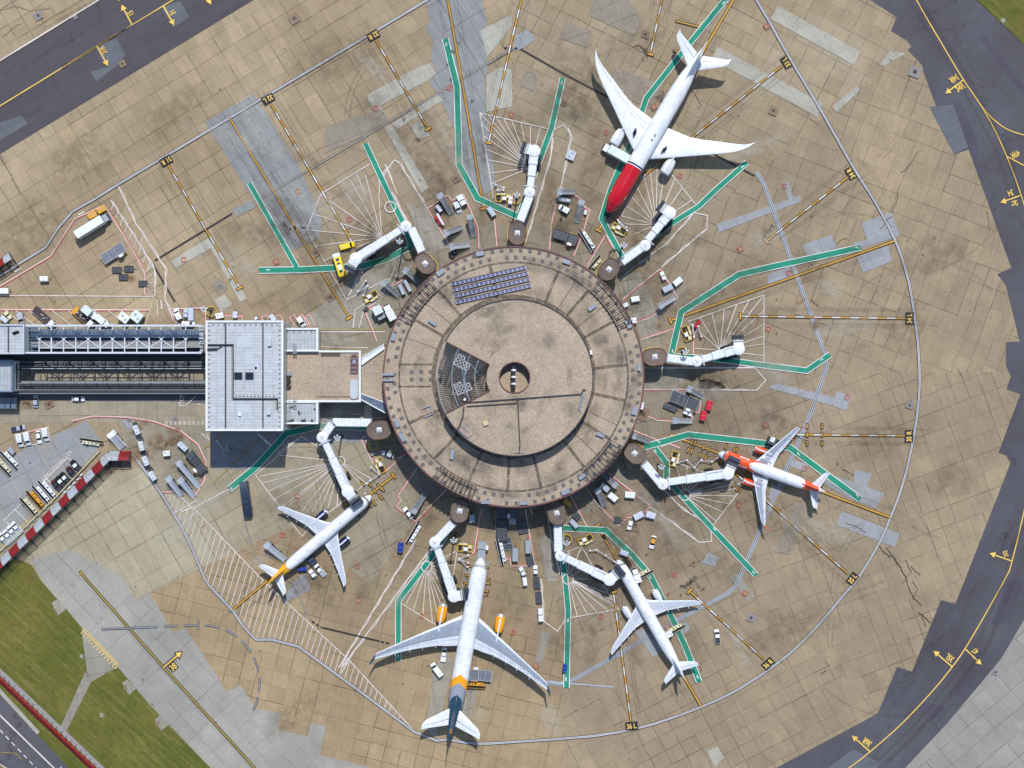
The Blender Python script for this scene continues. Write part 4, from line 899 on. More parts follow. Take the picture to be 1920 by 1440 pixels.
# solar panels: four racks standing on the ring roof
for i,(a,b) in enumerate((((846,533),(986,501)),((849,544),(990,512)),((852,555.5),(993,523)),((855,567),(996,535)))):
    p=P(*a,HT+.6); q=P(*b,HT+.6); d=q-p; L=d.length; ang=math.atan2(d.y,d.x)
    s_=empty('solar_array',(p.x,p.y,HT),ang); tag(s_,('solar panel row nearest the outer roof edge','second solar panel row from the outer roof edge','third solar panel row from the outer roof edge','solar panel row nearest the drum')[i],'solar panels','solar panel rows on the terminal roof')
    n=17; w=L/n
    for k in range(n):
        mm=MB(); mm.box(0,0,0,w*.86,1.12,.06,0,0); mm.box(0,0,-.03,w*.95,1.2,.05,0,1); o=mm.build('panel',['solar','white'],s_,loc=(w*(k+.5),0,.55)); o.rotation_euler=(R(-14),0,0)
    mm=MB(); mm.beam((0,-.66,.12),(L,-.66,.12),.1,.24); mm.beam((0,.6,.3),(L,.6,.3),.08,.6); mm.build('rack','black',s_)
# ------------------------------------------------------------------ flat roofed blocks
def block(name,label,cat,x0,y0,x1,y1,h,roof,wall='white_dirty',par='white',pw=.8,ph=.5,zb=0,open_sides=''):
    a=P(x0,y1,h); b=P(x1,y0,h); cx,cy=(a.x+b.x)/2,(a.y+b.y)/2; lx,ly=b.x-a.x,b.y-a.y
    e=empty(name,(cx,cy,0)); tag(e,label,cat)
    m=MB(); m.box(0,0,(h-.3+zb)/2,lx-.5,ly-.5,h-.3-zb); m.build('wall',wall,e)
    m=MB(); 
    for zz in range(int((h-2)//4)):
        z=2.2+zz*4
        for sx,sy,w_,d_ in ((0,-1,lx-2,.06),(0,1,lx-2,.06),(1,0,.06,ly-2),(-1,0,.06,ly-2)): m.box(sx*(lx/2-.25),sy*(ly/2-.25),z,w_,d_,1.4)
    if m.v: m.build('window_band','glass',e)
    m=MB(); m.box(0,0,h-.2,lx-.4,ly-.4,.4); m.build('roof',roof,e)
    m=MB()
    if 'n' not in open_sides: m.box(0,ly/2-pw/2,h+ph/2-.3,lx,pw,ph+.6)
    if 's' not in open_sides: m.box(0,-ly/2+pw/2,h+ph/2-.3,lx,pw,ph+.6)
    if 'e' not in open_sides: m.box(lx/2-pw/2,0,h+ph/2-.3,pw,ly-2*pw,ph+.6)
    if 'w' not in open_sides: m.box(-lx/2+pw/2,0,h+ph/2-.3,pw,ly-2*pw,ph+.6)
    m.build('parapet',par,e)
    return e,(lambda x,y,z=h:(P(x,y,z).x-cx,P(x,y,z).y-cy)),lx,ly
HB=19.0
B,lb,lx,ly=block('lift_tower_block','large pale grey sheet roofed block between the footbridge and link building','building',386,601,531.5,808,HB,'roof_sheet',pw=.62)
m=MB()
def lp(m,pts,w,h=.12,z=HB): 
    for a,b in zip(pts,pts[1:]):
        p=lb(*a);q=lb(*b); m.beam((*p,z+h/2),(*q,z+h/2),w,h)
lp(m,[(423,606),(423,803)],.5); lp(m,[(493,606),(493,803)],.42); m.build('gutter','seam_grey',B)
m=MB(); lp(m,[(390,647),(436,647),(436,748.5),(519,748.5),(519,768)],.75,.1); m.build('walkway','wall_grey',B)
m=MB(); lp(m,[(390,646),(437.8,646),(437.8,747),(521,747),(521,768)],.2,.9); lp(m,[(388,654),(410,653),(416,650)],.25,.5); lp(m,[(388,657),(408,656)],.25,.5); m.build('handrail','dark_metal',B)
for x,y in ((447,704.5),(468,704.5)):
    m=MB(); m.box(0,0,.25,2.6,2.2,.5); m.build('skylight','glass',B,loc=(*lb(x,y),HB))
for x,y,w,l in ((506,641.5,1.2,2.6),(504.5,772,1.3,2.0)):
    m=MB(); m.rbox(0,0,0,w,l,1.0,.1); m.build('roof_unit','steel_light',B,loc=(*lb(x,y),HB))
m=MB(); m.rbox(0,0,0,1,1,.6,.1); m.build('roof_unit','white',B,loc=(*lb(450,777),HB))
for x,y,w,l in ((457,642,4.4,3.4),(470,690,4.0,.8),(481,688,1.1,3.8),(457,766,4.4,3.0)):
    m=MB(); m.box(0,0,.05,w,l,.1); m.build('roof_patch','steel_light',B,loc=(*lb(x,y),HB))
parts('rail_foot','black',B,[(*lb(x,611+i*9),HB+.12,.5,.18,.24) for i in range(22) for x in (392,524.5)]+[(*lb(400+i*10,609),HB+.12,.22,.5,.24) for i in range(13)]+[(*lb(443+i*7,743),HB+.12,.3,.3,.3) for i in range(11)])
B2,lb2,_,_=block('plant_room_block','small grey roofed block on the upper side of the link roof','building',531.5,615,597,659,9.5,'roof_sheet2',pw=.6)
m=MB()
for i in range(5): p=lb2(540+i*11,621,9.5); m.box(*p,9.8,.2,.6,.2)
m.build('rail_foot','black',B2)
B3,lb3,_,_=block('plant_room_block','small dirty grey roofed block on the lower side of the link roof','building',534,752,597,795,9.5,'roof_sheet2',pw=.6)
m=MB()
for x,y,w,l in ((545,789,2.2,.6),(569,789,1.6,.9),(561,774,.5,1.3),(590,767,.5,.5),(548,763,2,.4),(585,789,.8,.8)): p=lb3(x,y,9.5); m.box(*p,9.6,w,l,.5,.3)
m.build('roof_unit','bitumen',B3)
B4,lb4,_,_=block('link_building','brown gravel roofed link building with white parapet','building',533,657,677,754,8.3,'roof_gravel',pw=.65)
m=MB(); p=lb4(664,683,8.6)
for i in range(9): pass
st=[(x,y) for x,y in [(1.25*math.cos(a*PI/8),2.0+1.25*math.sin(a*PI/8)) for a in range(9)]]+[(-1.25,-3.2),(1.25,-3.2)]
m.prism(st,0,.25,0); m.build('skylight_well','rim_red',B4,loc=(*p,8.35))
m=MB(); 
for yy in (-2.6,-1.2,.3,1.8): m.box(0,yy,.3,2.0,.25,.12)
m.box(0,.8,.32,1.1,1.1,.3); m.build('skylight_bars','steel',B4,loc=(*p,8.35))
m=MB(); m.prism([(-x,-y) for x,y in st],0,.6); m.build('rooflight','steel_light',B4,loc=(*lb4(664,730,8.6),8.35))
m=MB()
for pts in ([(551,644),(551,664)],[(556,644),(556,664)],[(551,746),(551,764)],[(556,746),(556,764)],[(537,736),(537,800)],[(544,738),(544,790)]):
    p=lb4(*pts[0],9.2); q=lb4(*pts[1],9.2); m=MB(); m.beam((*p,10.6),(*q,10.4),.25,.3); m.build('access_rail','steel',B4)
for y0 in (646,748):
    m=MB(); p=lb4(553.5,y0,9.2);q=lb4(553.5,y0+18,9.2); m.beam((*p,10.35),(*q,10.35),.12,.1)
    for k in range(5): p=lb4(551,y0+k*4,9.2);q=lb4(556,y0+k*4,9.2); m.beam((*p,10.5),(*q,10.5),.2,.1)
    m.build('access_ladder','steel',B4)
m=MB()
for i in range(26): m.box(random.uniform(-.6,.7),-random.uniform(0,4.5),.3+random.random()*.3,random.uniform(.2,.9),random.uniform(.2,.9),random.uniform(.3,.9),random.random()*3)
m.build('pipework','bitumen',B4,loc=(*lb4(540,704,8.6),8.35))
m=MB(); m.rbox(0,0,0,2.2,1.2,1.0,.1); m.build('roof_unit','steel',B4,loc=(*lb4(541,701,8.6),8.35),rz=0)
m=MB(); m.box(0,0,.06,6.5,1.2,.08); m.build('roof_seam','dirt_line',B4,loc=(*lb4(620,665,8.4),8.32))
m=MB(); m.box(0,0,.06,11,.25,.08); m.build('roof_seam','dirt_line',B4,loc=(*lb4(625,744,8.4),8.32))
B5=empty('link_neck',(0,0,0)); tag(B5,'short gravel roofed neck joining the link building to the round terminal','building')
pts=[P(678,664,7.6),P(728,648,7.6),P(728,762,7.6),P(678,744,7.6)]
m=MB(); m.prism([p.xy for p in pts],0,7.6,0,1); m.build('roof',['roof_gravel','wall_grey'],B5)
for lab,a,b,c,d in (('sloping white roofed ramp on the upper side of the terminal neck',(678,672),(720,645),(720,654),(678,684)),('sloping grey slatted ramp on the lower side of the terminal neck',(677,738),(722,755),(724,775),(677,749))):
    e=empty('covered_ramp',(P(*a).x,P(*a).y,0)); tag(e,lab,'ramp'); o=Vector((P(*a).x,P(*a).y))
    q=[P(*k,8.2).xy-o for k in (a,b,c,d)]; m=MB(); m.prism(q,6.9,8.1); m.build('roof','white_panel' if 'upper' in lab else 'deck_glass',e)
    m=MB(); m.beam((*q[3],8.2),(*q[2],8.2),.35,.5); m.beam((*q[0],8.2),(*q[1],8.2),.3,.4); m.build('edge_beam','white',e)
    m=MB(); 
    for k in q: m.cyl((*(Vector(k)*.96+sum(q,Vector((0,0)))/4*.04),0),(*(Vector(k)*.96+sum(q,Vector((0,0)))/4*.04),6.9),.2,n=8)
    m.build('support','steel',e)
# ------------------------------------------------------------------ truss footbridge at the left
HF=15.0
e=empty('truss_footbridge',(P(215,635,HF).x,P(215,635,HF).y,0)); tag(e,'long white steel truss footbridge with a glazed walkway inside','bridge')
o=Vector((e.location.x,e.location.y,0))
def fb(x,y,z): v=P(x,y,z); return (v.x-o.x,v.y-o.y,z)
m=MB()
for y in (610.5,661.5): m.beam(fb(46,y,HF),fb(376,y,HF),.6,.6)
for y in (610.5,661.5): m.beam(fb(46,y,6.3),fb(376,y,6.3),.5,.5)
m.beam(fb(72,652.5,HF-.4),fb(348,652.5,HF-.4),.28,.3)
m.build('chord','truss_white',e)
xs=[73.5+i*22.9 for i in range(13)]
m=MB()
for i,x in enumerate(xs):
    z=HF-.1
    m.beam(fb(x,611,z),fb(x,619,z),.4 if i%4==1 else .3,.3); 
    y0=636 if i%2==0 else 633
    m.beam(fb(x,y0,z),fb(x,661,z),.42 if i%4==1 else .32,.35)
    for y in (610.5,661.5): m.beam(fb(x,y,HF),fb(x,y,6.3),.22,.22)
    if i%2==0:
        m.cyl(fb(x,636,HF-.3),fb(x,636,HF+.3),.42,n=10)
        for dxx in (-22.9,22.9):
            if 60<x+dxx<360: m.beam(fb(x,637,z),fb(x+dxx,652,z),.24,.24)
        for dxx in (-5,5): m.beam(fb(x,636,z),fb(x+dxx,632,z),.14,.14)
for i,x in enumerate(xs[:-1]):
    for y in (610.5,661.5): m.beam(fb(x,y,HF if i%2 else 6.3),fb(xs[i+1],y,6.3 if i%2 else HF),.18,.18)
m.build('bracing','truss_white',e)
m=MB(); m.add([fb(48,618,6.2),fb(376,618,6.2),fb(376,655,6.2),fb(48,655,6.2)],[(0,1,2,3)]); bx=MB()
a=fb(48,662,5.9); b=fb(376,620,5.9); bx.box((a[0]+b[0])/2,(a[1]+b[1])/2,5.9,b[0]-a[0],b[1]-a[1]-.3,.5); bx.build('deck','dark_metal',e)
bx=MB(); a=fb(49,634,9.6); b=fb(376,617,9.6); yc=(a[1]+b[1])/2; hw=(b[1]-a[1])/2
rg=[]
for x in (a[0],b[0]): rg.append([Vector((x,yc-hw,6.2)),Vector((x,yc-hw,9.0)),Vector((x,yc-hw*.6,10)),Vector((x,yc+hw*.6,10)),Vector((x,yc+hw,9.0)),Vector((x,yc+hw,6.2))])
bx.loft(rg); bx.build('glazed_walkway','deck_glass',e)
bx=MB(); bx.beam((a[0],yc-hw*.55,10.15),(b[0],yc-hw*.55,10.15),.9,.3); bx.build('roof_strip','sky_blue',e)
bx=MB(); a=fb(49,652,8.2); b=fb(376,637,8.2); bx.box((a[0]+b[0])/2,(a[1]+b[1])/2,7.6,b[0]-a[0],b[1]-a[1],1.6); bx.build('lower_roof','wall_grey',e)
parts('pier','wall_grey',e,[(*fb(60+i*38,y,3)[:2],2.9,.5,.5,5.8) for i in range(9) for y in (630,650)])
bx=MB()
for k in range(16): bx.box(*fb(378,612+k*3.2,HF-1)[:2],HF-2+random.random()*1.5,random.uniform(.6,1.7),.4,random.uniform(.4,1.8))
bx.cyl(fb(375,611,HF),fb(375,611,HF+.8),.5); bx.cyl(fb(375,661,HF),fb(375,661,HF+.8),.5); bx.build('joint','steel_light',e)
bx=MB(); a=fb(46,661,11);b=fb(74,611,11)
for k in range(9): bx.beam(fb(50,614+k*5.4,11),fb(73,614+k*5.4,11),.25,.25)
bx.beam(fb(50,612,11),fb(50,660,11),.4,.4); bx.build('end_frame','teal_glass',e)
B6,lb6,_,_=block('stair_tower','pale grey flat roofed tower at the left end of the footbridge','building',-60,608,46,664,16.5,'roof_sheet',pw=.5,par='steel_light')
m=MB(); p=lb6(16,636,16.5); m.box(p[0],p[1],16.62,.45,8.4,.2); m.build('gutter','seam_grey',B6)
m=MB()
for k in range(5): q=lb6(26+k*2,622+random.random()*3,16.5); m.box(*q,16.7,.8,.7,.5,k)
m.build('roof_unit','bitumen',B6)
B7,lb7,_,_=block('shuttle_station','blue grey roofed station block at the left edge below the footbridge','building',-60,675,24,735,11,'roof_sheet2',pw=.5,par='sky_blue')
# elevated shuttle guideway with steel frame walkway
e=empty('shuttle_track',(P(200,705).x,P(200,705).y,0)); tag(e,'elevated dark shuttle railway track running below the footbridge','track'); o=Vector((e.location.x,e.location.y,0))
m=MB()
for y,w in ((669,1.5),(683,1.8),(722,1.6),(734,1.8)):
    m.beam(fb(25,y,3.0),fb(388,y,3.0),w,.5)
m.build('deck','track_bed',e)
m=MB()
for y in (679,687,719,726,731,738): m.beam(fb(25,y,3.4),fb(388,y,3.4),.2,.25)
m.build('rail','steel',e)
parts('pier','wall_grey',e,[(*fb(60+i*36,y,1.4)[:2],1.4,.6,.6,2.8) for i in range(10) for y in (670,684,722,734)])
m=MB()
for y in (692.5,714.5): m.beam(fb(30,y,6.2),fb(388,y,6.2),.4,.4)
for i in range(17):
    x=56+i*20.5; m.beam(fb(x,692,6.1),fb(x,714,6.1),.22,.25)
    if i%2: m.beam(fb(x,700,6.1),fb(x-10,693,6.1),.14,.14); m.beam(fb(x,700,6.1),fb(x+10,693,6.1),.14,.14)
m.build('frame','dark_metal',e)
m=MB(); 
for y in (691.2,716.3): m.beam(fb(40,y,6.4),fb(388,y,6.4),.22,.22)
m.build('cable_tray','white_dirty',e)
# ------------------------------------------------------------------ blast fence, barriers
def blast(name,label,a,b,h=3.9,n=24,flip=False,dz=3.6):
    pa=P(*a);pb=P(*b); d=(pb-pa); L=d.length; ang=math.atan2(d.y,d.x)
    e=empty(name,(pa.x,pa.y,0),ang); tag(e,label,'blast fence'); w=L/n; s=-1 if flip else 1
    for k in range(n):
        m=MB(); prof=[(0,.3),(s*.7,h*.42),(s*1.7,h*.78),(s*3.0,h)]
        x0,x1=w*k+.04,w*(k+1)-.04
        for (y0,z0),(y1,z1) in zip(prof,prof[1:]):
            for j in range(3):
                t0=j/3+.03; t1=(j+1)/3-.05
                p0=(y0+(y1-y0)*t0,z0+(z1-z0)*t0); p1=(y0+(y1-y0)*t1,z0+(z1-z0)*t1)
                m.beam(((x0+x1)/2-.0,p0[0],p0[1]),((x0+x1)/2,p1[0],p1[1]),(x1-x0),.06)
        
        for (y0,z0),(y1,z1) in zip(prof,prof[1:]): m.beam((x0+w/2,y0,z0+.06),(x0+w/2,y1,z1+.06),.12,.14)
        m.build('panel','fence_red' if k%2 else 'fence_white',e)
    m=MB()
    for k in range(n+1):
        x=w*k; m.beam((x,s*2.9,h-.15),(x,s*3.9,0),.14,.16); m.beam((x,.7*s,h*.4),(x,s*3.9,.1),.1,.12); m.beam((x,0,0),(x,0,h*.3),.14,.14); m.beam((x,0,.1),(x,s*6.0,.3),.14,.14); m.beam((x,s*3.2,h*.7),(x,s*5.9,.3),.12,.12)
    for z,y in ((.1,4.1),(h*.6,3.3),(h*.3,3.6),(.35,2.6),(.35,3.3),(.35,4.7),(.35,5.3),(.35,5.9)): m.beam((0,s*y,z),(L,s*y,z),.12,.12)
    for k in range(n): m.beam((w*k,s*3.9,.1),(w*(k+.5),s*3.3,h*.6),.08,.08); m.beam((w*(k+1),s*3.9,.1),(w*(k+.5),s*3.3,h*.6),.08,.08)
    m.build('frame','dark_metal',e)
    return e
blast('blast_fence','long red and white striped blast fence beside the lower left parking yard',(-30,1078),(203,847),3.8,15,True)
blast('blast_fence','short red and grey end panel of the blast fence by the twin white line',(206,846),(246,846),3.8,2,True)
blast('blast_fence','red and white blast fence at the left edge near the striped apron line',(-44,516),(18,474),3.6,5,True)
m=MB(); e=empty('crash_barrier',(P(187,845).x,P(187,845).y,0)); tag(e,'cream pipe barrier running between parked vehicles and the blast fence','barrier'); o=Vector((e.location.x,e.location.y,0))
m.beam(fb(187,845,.9),fb(101,936,.9),.34,.3); m.beam(fb(101,936,.9),fb(-30,1062,.9),.34,.3); m.build('rail','cream',e)
m=MB()
for k in range(40):
    t=k/39; x=187-217*t; y=845+217*t; m.beam(fb(x,y,0),fb(x,y,.85),.16,.16); 
    if 8<k<34 and k%2: m.box(*fb(x+5,y+3,.3)[:2],.3,.9,.5,.6,R(45))
m.build('post','steel',e)
for k,(x,y) in enumerate(((153,890),(147,898),(139,906),(131,914),(122,923))):
    m=MB(); m.rbox(0,0,0,1.0,.45,.7,.06); q=m.build('concrete_block','white',loc=(P(x,y).x,P(x,y).y,0),rz=R(45)); tag(q,'small white concrete block in a row between barrier and blast fence','block','white blocks behind the pipe barrier')
e=empty('noise_barrier',(P(0,1282).x,P(0,1282).y,0)); tag(e,'long low dark red roadside barrier with triangular struts along the grass','barrier'); o=Vector((e.location.x,e.location.y,0))
m=MB(); a=Vector(fb(-60,1215,2.0)); b=Vector(fb(215,1477,2.0)); a.z=b.z=0; d=(b-a).normalized(); nn=Vector((-d.y,d.x,0)); up=Vector((0,0,1))
m.add([a+up*2.0,b+up*2.0,b-nn*2.0+up*.2,a-nn*2.0+up*.2],[(0,1,2,3)]); m.build('panel','fence_red2' if 'fence_red2' in M else 'red_paint',e)
panelled('fence_dark',lin(122,6,14),.9,0,.35,.5,0,.1)
e.children[0].data.materials[0]=M['fence_dark']
m=MB(); m.beam(a+up*2.05,b+up*2.05,.34,.2); m.build('top_rail','red_paint',e)
m=MB(); L=(b-a).length; k=0
while k*2.2<L:
    p=a+d*(k*2.2); m.beam(p+up*1.9,p+nn*1.3+up*.1,.1,.1); m.beam(p+up*1.8,p+d*.6+nn*.5+up*1.0,.22,.1,1); m.beam(p+up*1.8,p-d*.6+nn*.3+up*1.2,.2,.1,1); k+=1
m.build('strut',['dark_metal','red_paint'],e)
m=MB(); m.beam(a+nn*1.0+up*.25,b+nn*1.0+up*.25,1.7,.3); m.build('footing','wall_grey',e)
m=MB()
e=empty('lamp_post',(P(114,1440).x,P(114,1440).y,0)); tag(e,'thin grey street lamp leaning over the bottom left road','lamp post'); m.cyl((0,0,0),(0,0,8),.1,.07,8); m.build('pole','steel',e); m=MB(); m.beam((0,0,8),(2.6,2.4,8.4),.12,.1); m.rbox(2.4,2.2,8.35,.7,.35,.15,.05,rz=R(42)); m.build('arm','steel_light',e)
# ------------------------------------------------------------------ boarding bridges
def bridge(label,bx,by,blen,bw,bang,t1,pv,t2,cabdir,canopy,gang=True,spl=3,bl='brown gravel topped oval bridge head'):
    hr=6.6
    c=P(bx,by,8.6); hd=empty('bridge_head',(c.x,c.y,0),R(bang)); tag(hd,bl,'bridge head')
    pts=[]; r=bw/2; hl=blen/2-r
    for i in range(13): t=-PI/2+PI*i/12; pts.append((hl+r*math.cos(t),r*math.sin(t)))
    for i in range(13): t=PI/2+PI*i/12; pts.append((-hl+r*math.cos(t),r*math.sin(t)))
    sc=lambda k:[(x*k,y*k) for x,y in pts]
    m=MB(); m.prism(sc(.93),0,8.0); m.build('wall','wall_grey',hd)
    m=MB(); m.prism(sc(1.0),8.0,8.6); m.build('roof','roof_gravel_dark',hd)
    m=MB(); rg=[]
    for k,z in ((.985,8.5),(.985,8.85),(1.03,8.85),(1.03,7.9)): rg.append([Vector((x*k,y*k,z)) for x,y in pts])
    m.loft(rg,cap=False); m.build('parapet','rim_red',hd)
    m=MB(); rgs=[[Vector((s*.85,t*.85,8.6)) for s,t in ((-1,-1),(1,-1),(1,1),(-1,1))],[Vector((s*.05,t*.05,9.3)) for s,t in ((-1,-1),(1,-1),(1,1),(-1,1))]]; m.loft(rgs); m.build('skylight','lamp_glass',hd)
    m=MB(); rr=sc(1.14); 
    for i in range(len(rr)): 
        a,b=rr[i],rr[(i+1)%len(rr)]; m.beam((*a,1.0),(*b,1.0),.16,.14)
        if i%2==0: m.beam((*a,0),(*a,1.0),.12,.12)
    m.build('guard_rail','yellow',hd)
    # bridge proper
    p0=P(*t1[0],7.2); pv_=P(*pv,7.2); e=empty('boarding_bridge',(pv_.x,pv_.y,0)); tag(e,label,'jet bridge'); o=Vector((pv_.x,pv_.y,0))
    def q(p,h=7.2): v=P(*p,h); return Vector((v.x-o.x,v.y-o.y,0))
    def tunnel(a,b,w,h,z0,name,mat='white_panel',cuff=False):
        d=(b-a); L=d.length; ang=math.atan2(d.y,d.x); m=MB(); rg=[]
        for x in (0,L): rg.append([Vector((x,-w/2,0)),Vector((x,-w/2,h-.25)),Vector((x,-w/2+.25,h)),Vector((x,w/2-.25,h)),Vector((x,w/2,h-.25)),Vector((x,w/2,0))])
        m.loft(rg); ob=m.build(name,mat,e,loc=(a.x,a.y,z0),rz=ang)
        return ob
    pl=[q(p) for p in t1]
    for a,b in zip(pl,pl[1:]):
        t=tunnel(a,b,2.75,2.7,4.5,'tunnel'); 
        m=MB(); m.box(.25,0,1.4,.3,3.0,3.0); m.build('collar','steel',t)
    a,b=q(t2[0]),q(t2[1]); d=(b-a); L=d.length; ud=d/L
    ws=[2.35,2.7,3.05][3-spl:]
    for i,w in enumerate(ws):
        s0=L*(i/spl)*.96; s1=L*((i+1)/spl)*.96+(.4 if i<spl-1 else L*.04)
        t=tunnel(a+ud*s0,a+ud*s1,w,2.45+.18*i,4.5-.05*i,'tunnel')
        
        for xx in (.1,s1-s0-.2): m=MB(); m.box(xx,0,1.3,.16,w+.13,2.75+.18*i); m.build('collar','steel_light',t)
        if i==spl-1:
            m=MB(); 
            for yy in (w/2-.45,): m.beam((.5,yy,2.95),(s1-s0-.6,yy,2.95),.14,.12)
            m.build('cable_tray','steel',t)
    # rotunda
    m=MB(); m.cyl((0,0,4.1),(0,0,7.35),1.85,1.8,28); m.cyl((0,0,7.35),(0,0,7.6),1.8,1.3,28); ro=m.build('rotunda','white',e,smooth=30)
    m=MB(); m.beam((-.6,.7,7.68),(0,-.6,7.68),.14,.1); m.beam((.6,.7,7.68),(0,-.6,7.68),.14,.1); m.build('roof_ridge','steel',ro)
    m=MB(); m.cyl((0,0,0),(0,0,4.1),.7,.7,16); m.build('column','steel',e)
    m=MB(); m.box(0,0,0,.35,4.2,3.1); m.build('collar','steel_light',e,loc=(ud.x*1.9,ud.y*1.9,5.9),rz=math.atan2(ud.y,ud.x))
    # cab
    cp=q(t2[1]); ca=R(cabdir); cv=Vector((math.cos(ca),math.sin(ca),0))
    m=MB(); m.cyl((0,0,4.3),(0,0,7.35),2.05,2.0,28); m.cyl((0,0,7.35),(0,0,7.55),2.0,1.5,28); m.box(1.4,0,5.9,2.8,3.3,2.9); cb=m.build('cab','white',e,smooth=30,loc=(cp.x,cp.y,0),rz=ca)
    for xx,ww in ((2.4,.35),(3.3,.18)): m=MB(); m.box(0,0,0,ww,3.6,3.22); m.build('collar','steel',cb,loc=(xx,0,5.9))
    m=MB(); n=6
    cl=canopy
    for i in range(n): m.box(3.3+cl*(i+.5)/n,0,6.0-.05*i,cl/n*.8,3.7+.05*i,3.2)
    m.box(3.3+cl/2,0,6.0,cl,3.4,3.0); m.build('canopy','dark_metal2',cb)
    m=MB(); m.box(1.8,1.2,6.4,1.2,1.1,1.4); m.build('window','glass',cb,loc=(0,.55,0))
    # wheel bogie, stairs
    w0=a+ud*(L*.74); ang=math.atan2(ud.y,ud.x)
    f=MB()
    for s in (-1,1):
        f.beam((0,s*1.9,.9),(0,s*1.9,4.4),.4,.4)
    f.box(0,0,.9,1.0,4.6,.5); f.box(0,0,3.4,.5,3.9,.4)
    fo=f.build('drive_frame','dark_metal',e,loc=(w0.x,w0.y,0),rz=ang)
    for s in (-1,1):
        for k in (-.8,.8):
            w=MB(); w.cyl((k,s*1.9-.25,.6),(k,s*1.9+.25,.6),.6,n=16); w.build('wheel','rubber',fo)
    if gang:
        s0=a+ud*(L*.93); st=MB(); sd=Vector((-ud.y,ud.x,0)); z=4.3
        for i in range(12):
            p=s0-sd*(2.1)-ud*(i*.42); st.box(p.x-cp.x*0,p.y,z-i*.34,.35,1.0,.06,ang)
        p=s0-sd*2.1; p2=p-ud*5; 
        for s in (-.5,.5): st.beam((p.x+sd.x*s,p.y+sd.y*s,5.2),(p2.x+sd.x*s,p2.y+sd.y*s,1.1),.08,.08); st.beam((p.x+sd.x*s,p.y+sd.y*s,4.2),(p2.x+sd.x*s,p2.y+sd.y*s,.1),.1,.2)
        st.build('service_stair','dark_metal',e)
    return e
simple('dark_metal2',lin(58,66,84),.75,var=.15,scale=3)
bridge('white jet bridge with its cab beside the yellow bus',797,494,7.3,5.6,-45,[(791,473),(771,428)],(761,424),[(755,428),(667,485)],-145+25,1.5,bl='oval gravel topped bridge head behind the yellow bus jet bridge')
bridge('white jet bridge standing upright above the terminal with a dark hooded cab',970,437,7.6,5.8,90,[(975,415),(993,368)],(993,360),[(994,352),(1002,283)],162,1.2,bl='oval gravel topped bridge head directly above the terminal')
bridge('white jet bridge beside the red nosed airliner with its cab drawn back',1142,505,7.6,5.7,52,[(1165,492),(1205,463)],(1210,460),[(1213,452),(1256,399)],142,1.2,bl='oval gravel topped bridge head nearest the red nosed airliner')
bridge('white jet bridge pointing right at the empty stand right of the terminal',1228,669,7.6,5.7,5,[(1250,671),(1300,678)],(1307,677),[(1313,675),(1385,654)],92,1.3,bl='oval gravel topped bridge head on the right side of the terminal')
bridge('white jet bridge docked at the orange and white airliner',1190,850,7.4,5.9,-42,[(1207,868),(1238,905)],(1243,908),[(1250,905),(1365,888)],65,2.6,bl='oval gravel topped bridge head nearest the orange and white airliner')
bridge('white jet bridge docked at the all white airliner',1044,962,7.8,5.9,-75,[(1046,984),(1047,1034)],(1051,1042),[(1057,1045),(1143,1087)],40,2.2,bl='oval gravel topped bridge head half in shade above the all white airliner')
bridge('white jet bridge docked at the airliner with yellow engines',862,958,7.6,5.8,-100,[(850,980),(820,1012)],(815,1017),[(818,1024),(851,1118)],8,2.0,bl='oval gravel topped bridge head above the airliner with yellow engines')
bridge('white jet bridge in three bends docked at the airliner with dark blue engines',711,806,8.2,6.0,8,[(697,793),(624,792),(608,815)],(604,820),[(608,828),(652,922)],-52,2.6,bl='oval gravel topped bridge head below the link building')
# lighting masts and octagonal guards
def mast(x,y,h,label,ang=0,ring=True):
    c=P(x,y); e=empty('floodlight_mast',(c.x,c.y,0),R(ang)); tag(e,label,'light mast','floodlight masts round the terminal')
    m=MB(); m.cyl((0,0,0),(0,0,h),.28,.16,10); m.cyl((0,0,0),(0,0,.3),.6,.6,12); m.build('pole','dark_metal',e)
    m=MB(); m.beam((-.9,0,h),(.9,0,h),.18,.18); m.beam((0,-.7,h),(0,.7,h),.18,.18); m.cyl((0,0,h-.3),(0,0,h+.1),.5,.5,10); m.build('head_frame','steel',e)
    for a,b in ((-.9,.25),(.9,.25),(0,.8),(0,-.75),(-.6,-.35),(.6,-.35)):
        m=MB(); m.rbox(0,0,-.35,.5,.42,.32,.05); m.build('lamp','lamp_glass',e,loc=(a,b,h))
def octo(x,y,label,r=1.75,mat='yellow'):
    c=P(x,y); e=empty('guard_rail_ring',(c.x,c.y,0)); tag(e,label,'guard rail','octagonal yellow guard rings')
    for z,nm in ((1.05,'top_rail'),(.55,'mid_rail')):
        m=MB()
        for i in range(8):
            a,b=R(22.5+45*i),R(67.5+45*i); m.beam((r*math.cos(a),r*math.sin(a),z),(r*math.cos(b),r*math.sin(b),z),.18,.14)
        m.build(nm,mat,e)
    m=MB()
    for i in range(8): a=R(22.5+45*i); m.beam((r*math.cos(a),r*math.sin(a),0),(r*math.cos(a),r*math.sin(a),1.05),.12,.12)
    m.build('post',mat,e)
for x,y,h,l in ((756,461,17,'floodlight mast beside the bend of the yellow bus jet bridge'),(969,373,12,'floodlight mast inside the yellow ring above the terminal'),(1165,466,13,'floodlight mast beside the green path near the red nosed airliner'),(1279,660,11,'floodlight mast in the yellow ring by the empty right hand stand'),(1234,872,12,'floodlight mast between green paths left of the orange airliner'),(1060,1012,12,'floodlight mast in the yellow ring above the all white airliner'),(853,1006,13,'floodlight mast beside the bridge of the airliner with yellow engines'),(641,818,14,'floodlight mast below the long bend of the lower left bridge'),(396,583,13,'floodlight mast in the yellow ring left of the grey block')): mast(x,y,h,l)
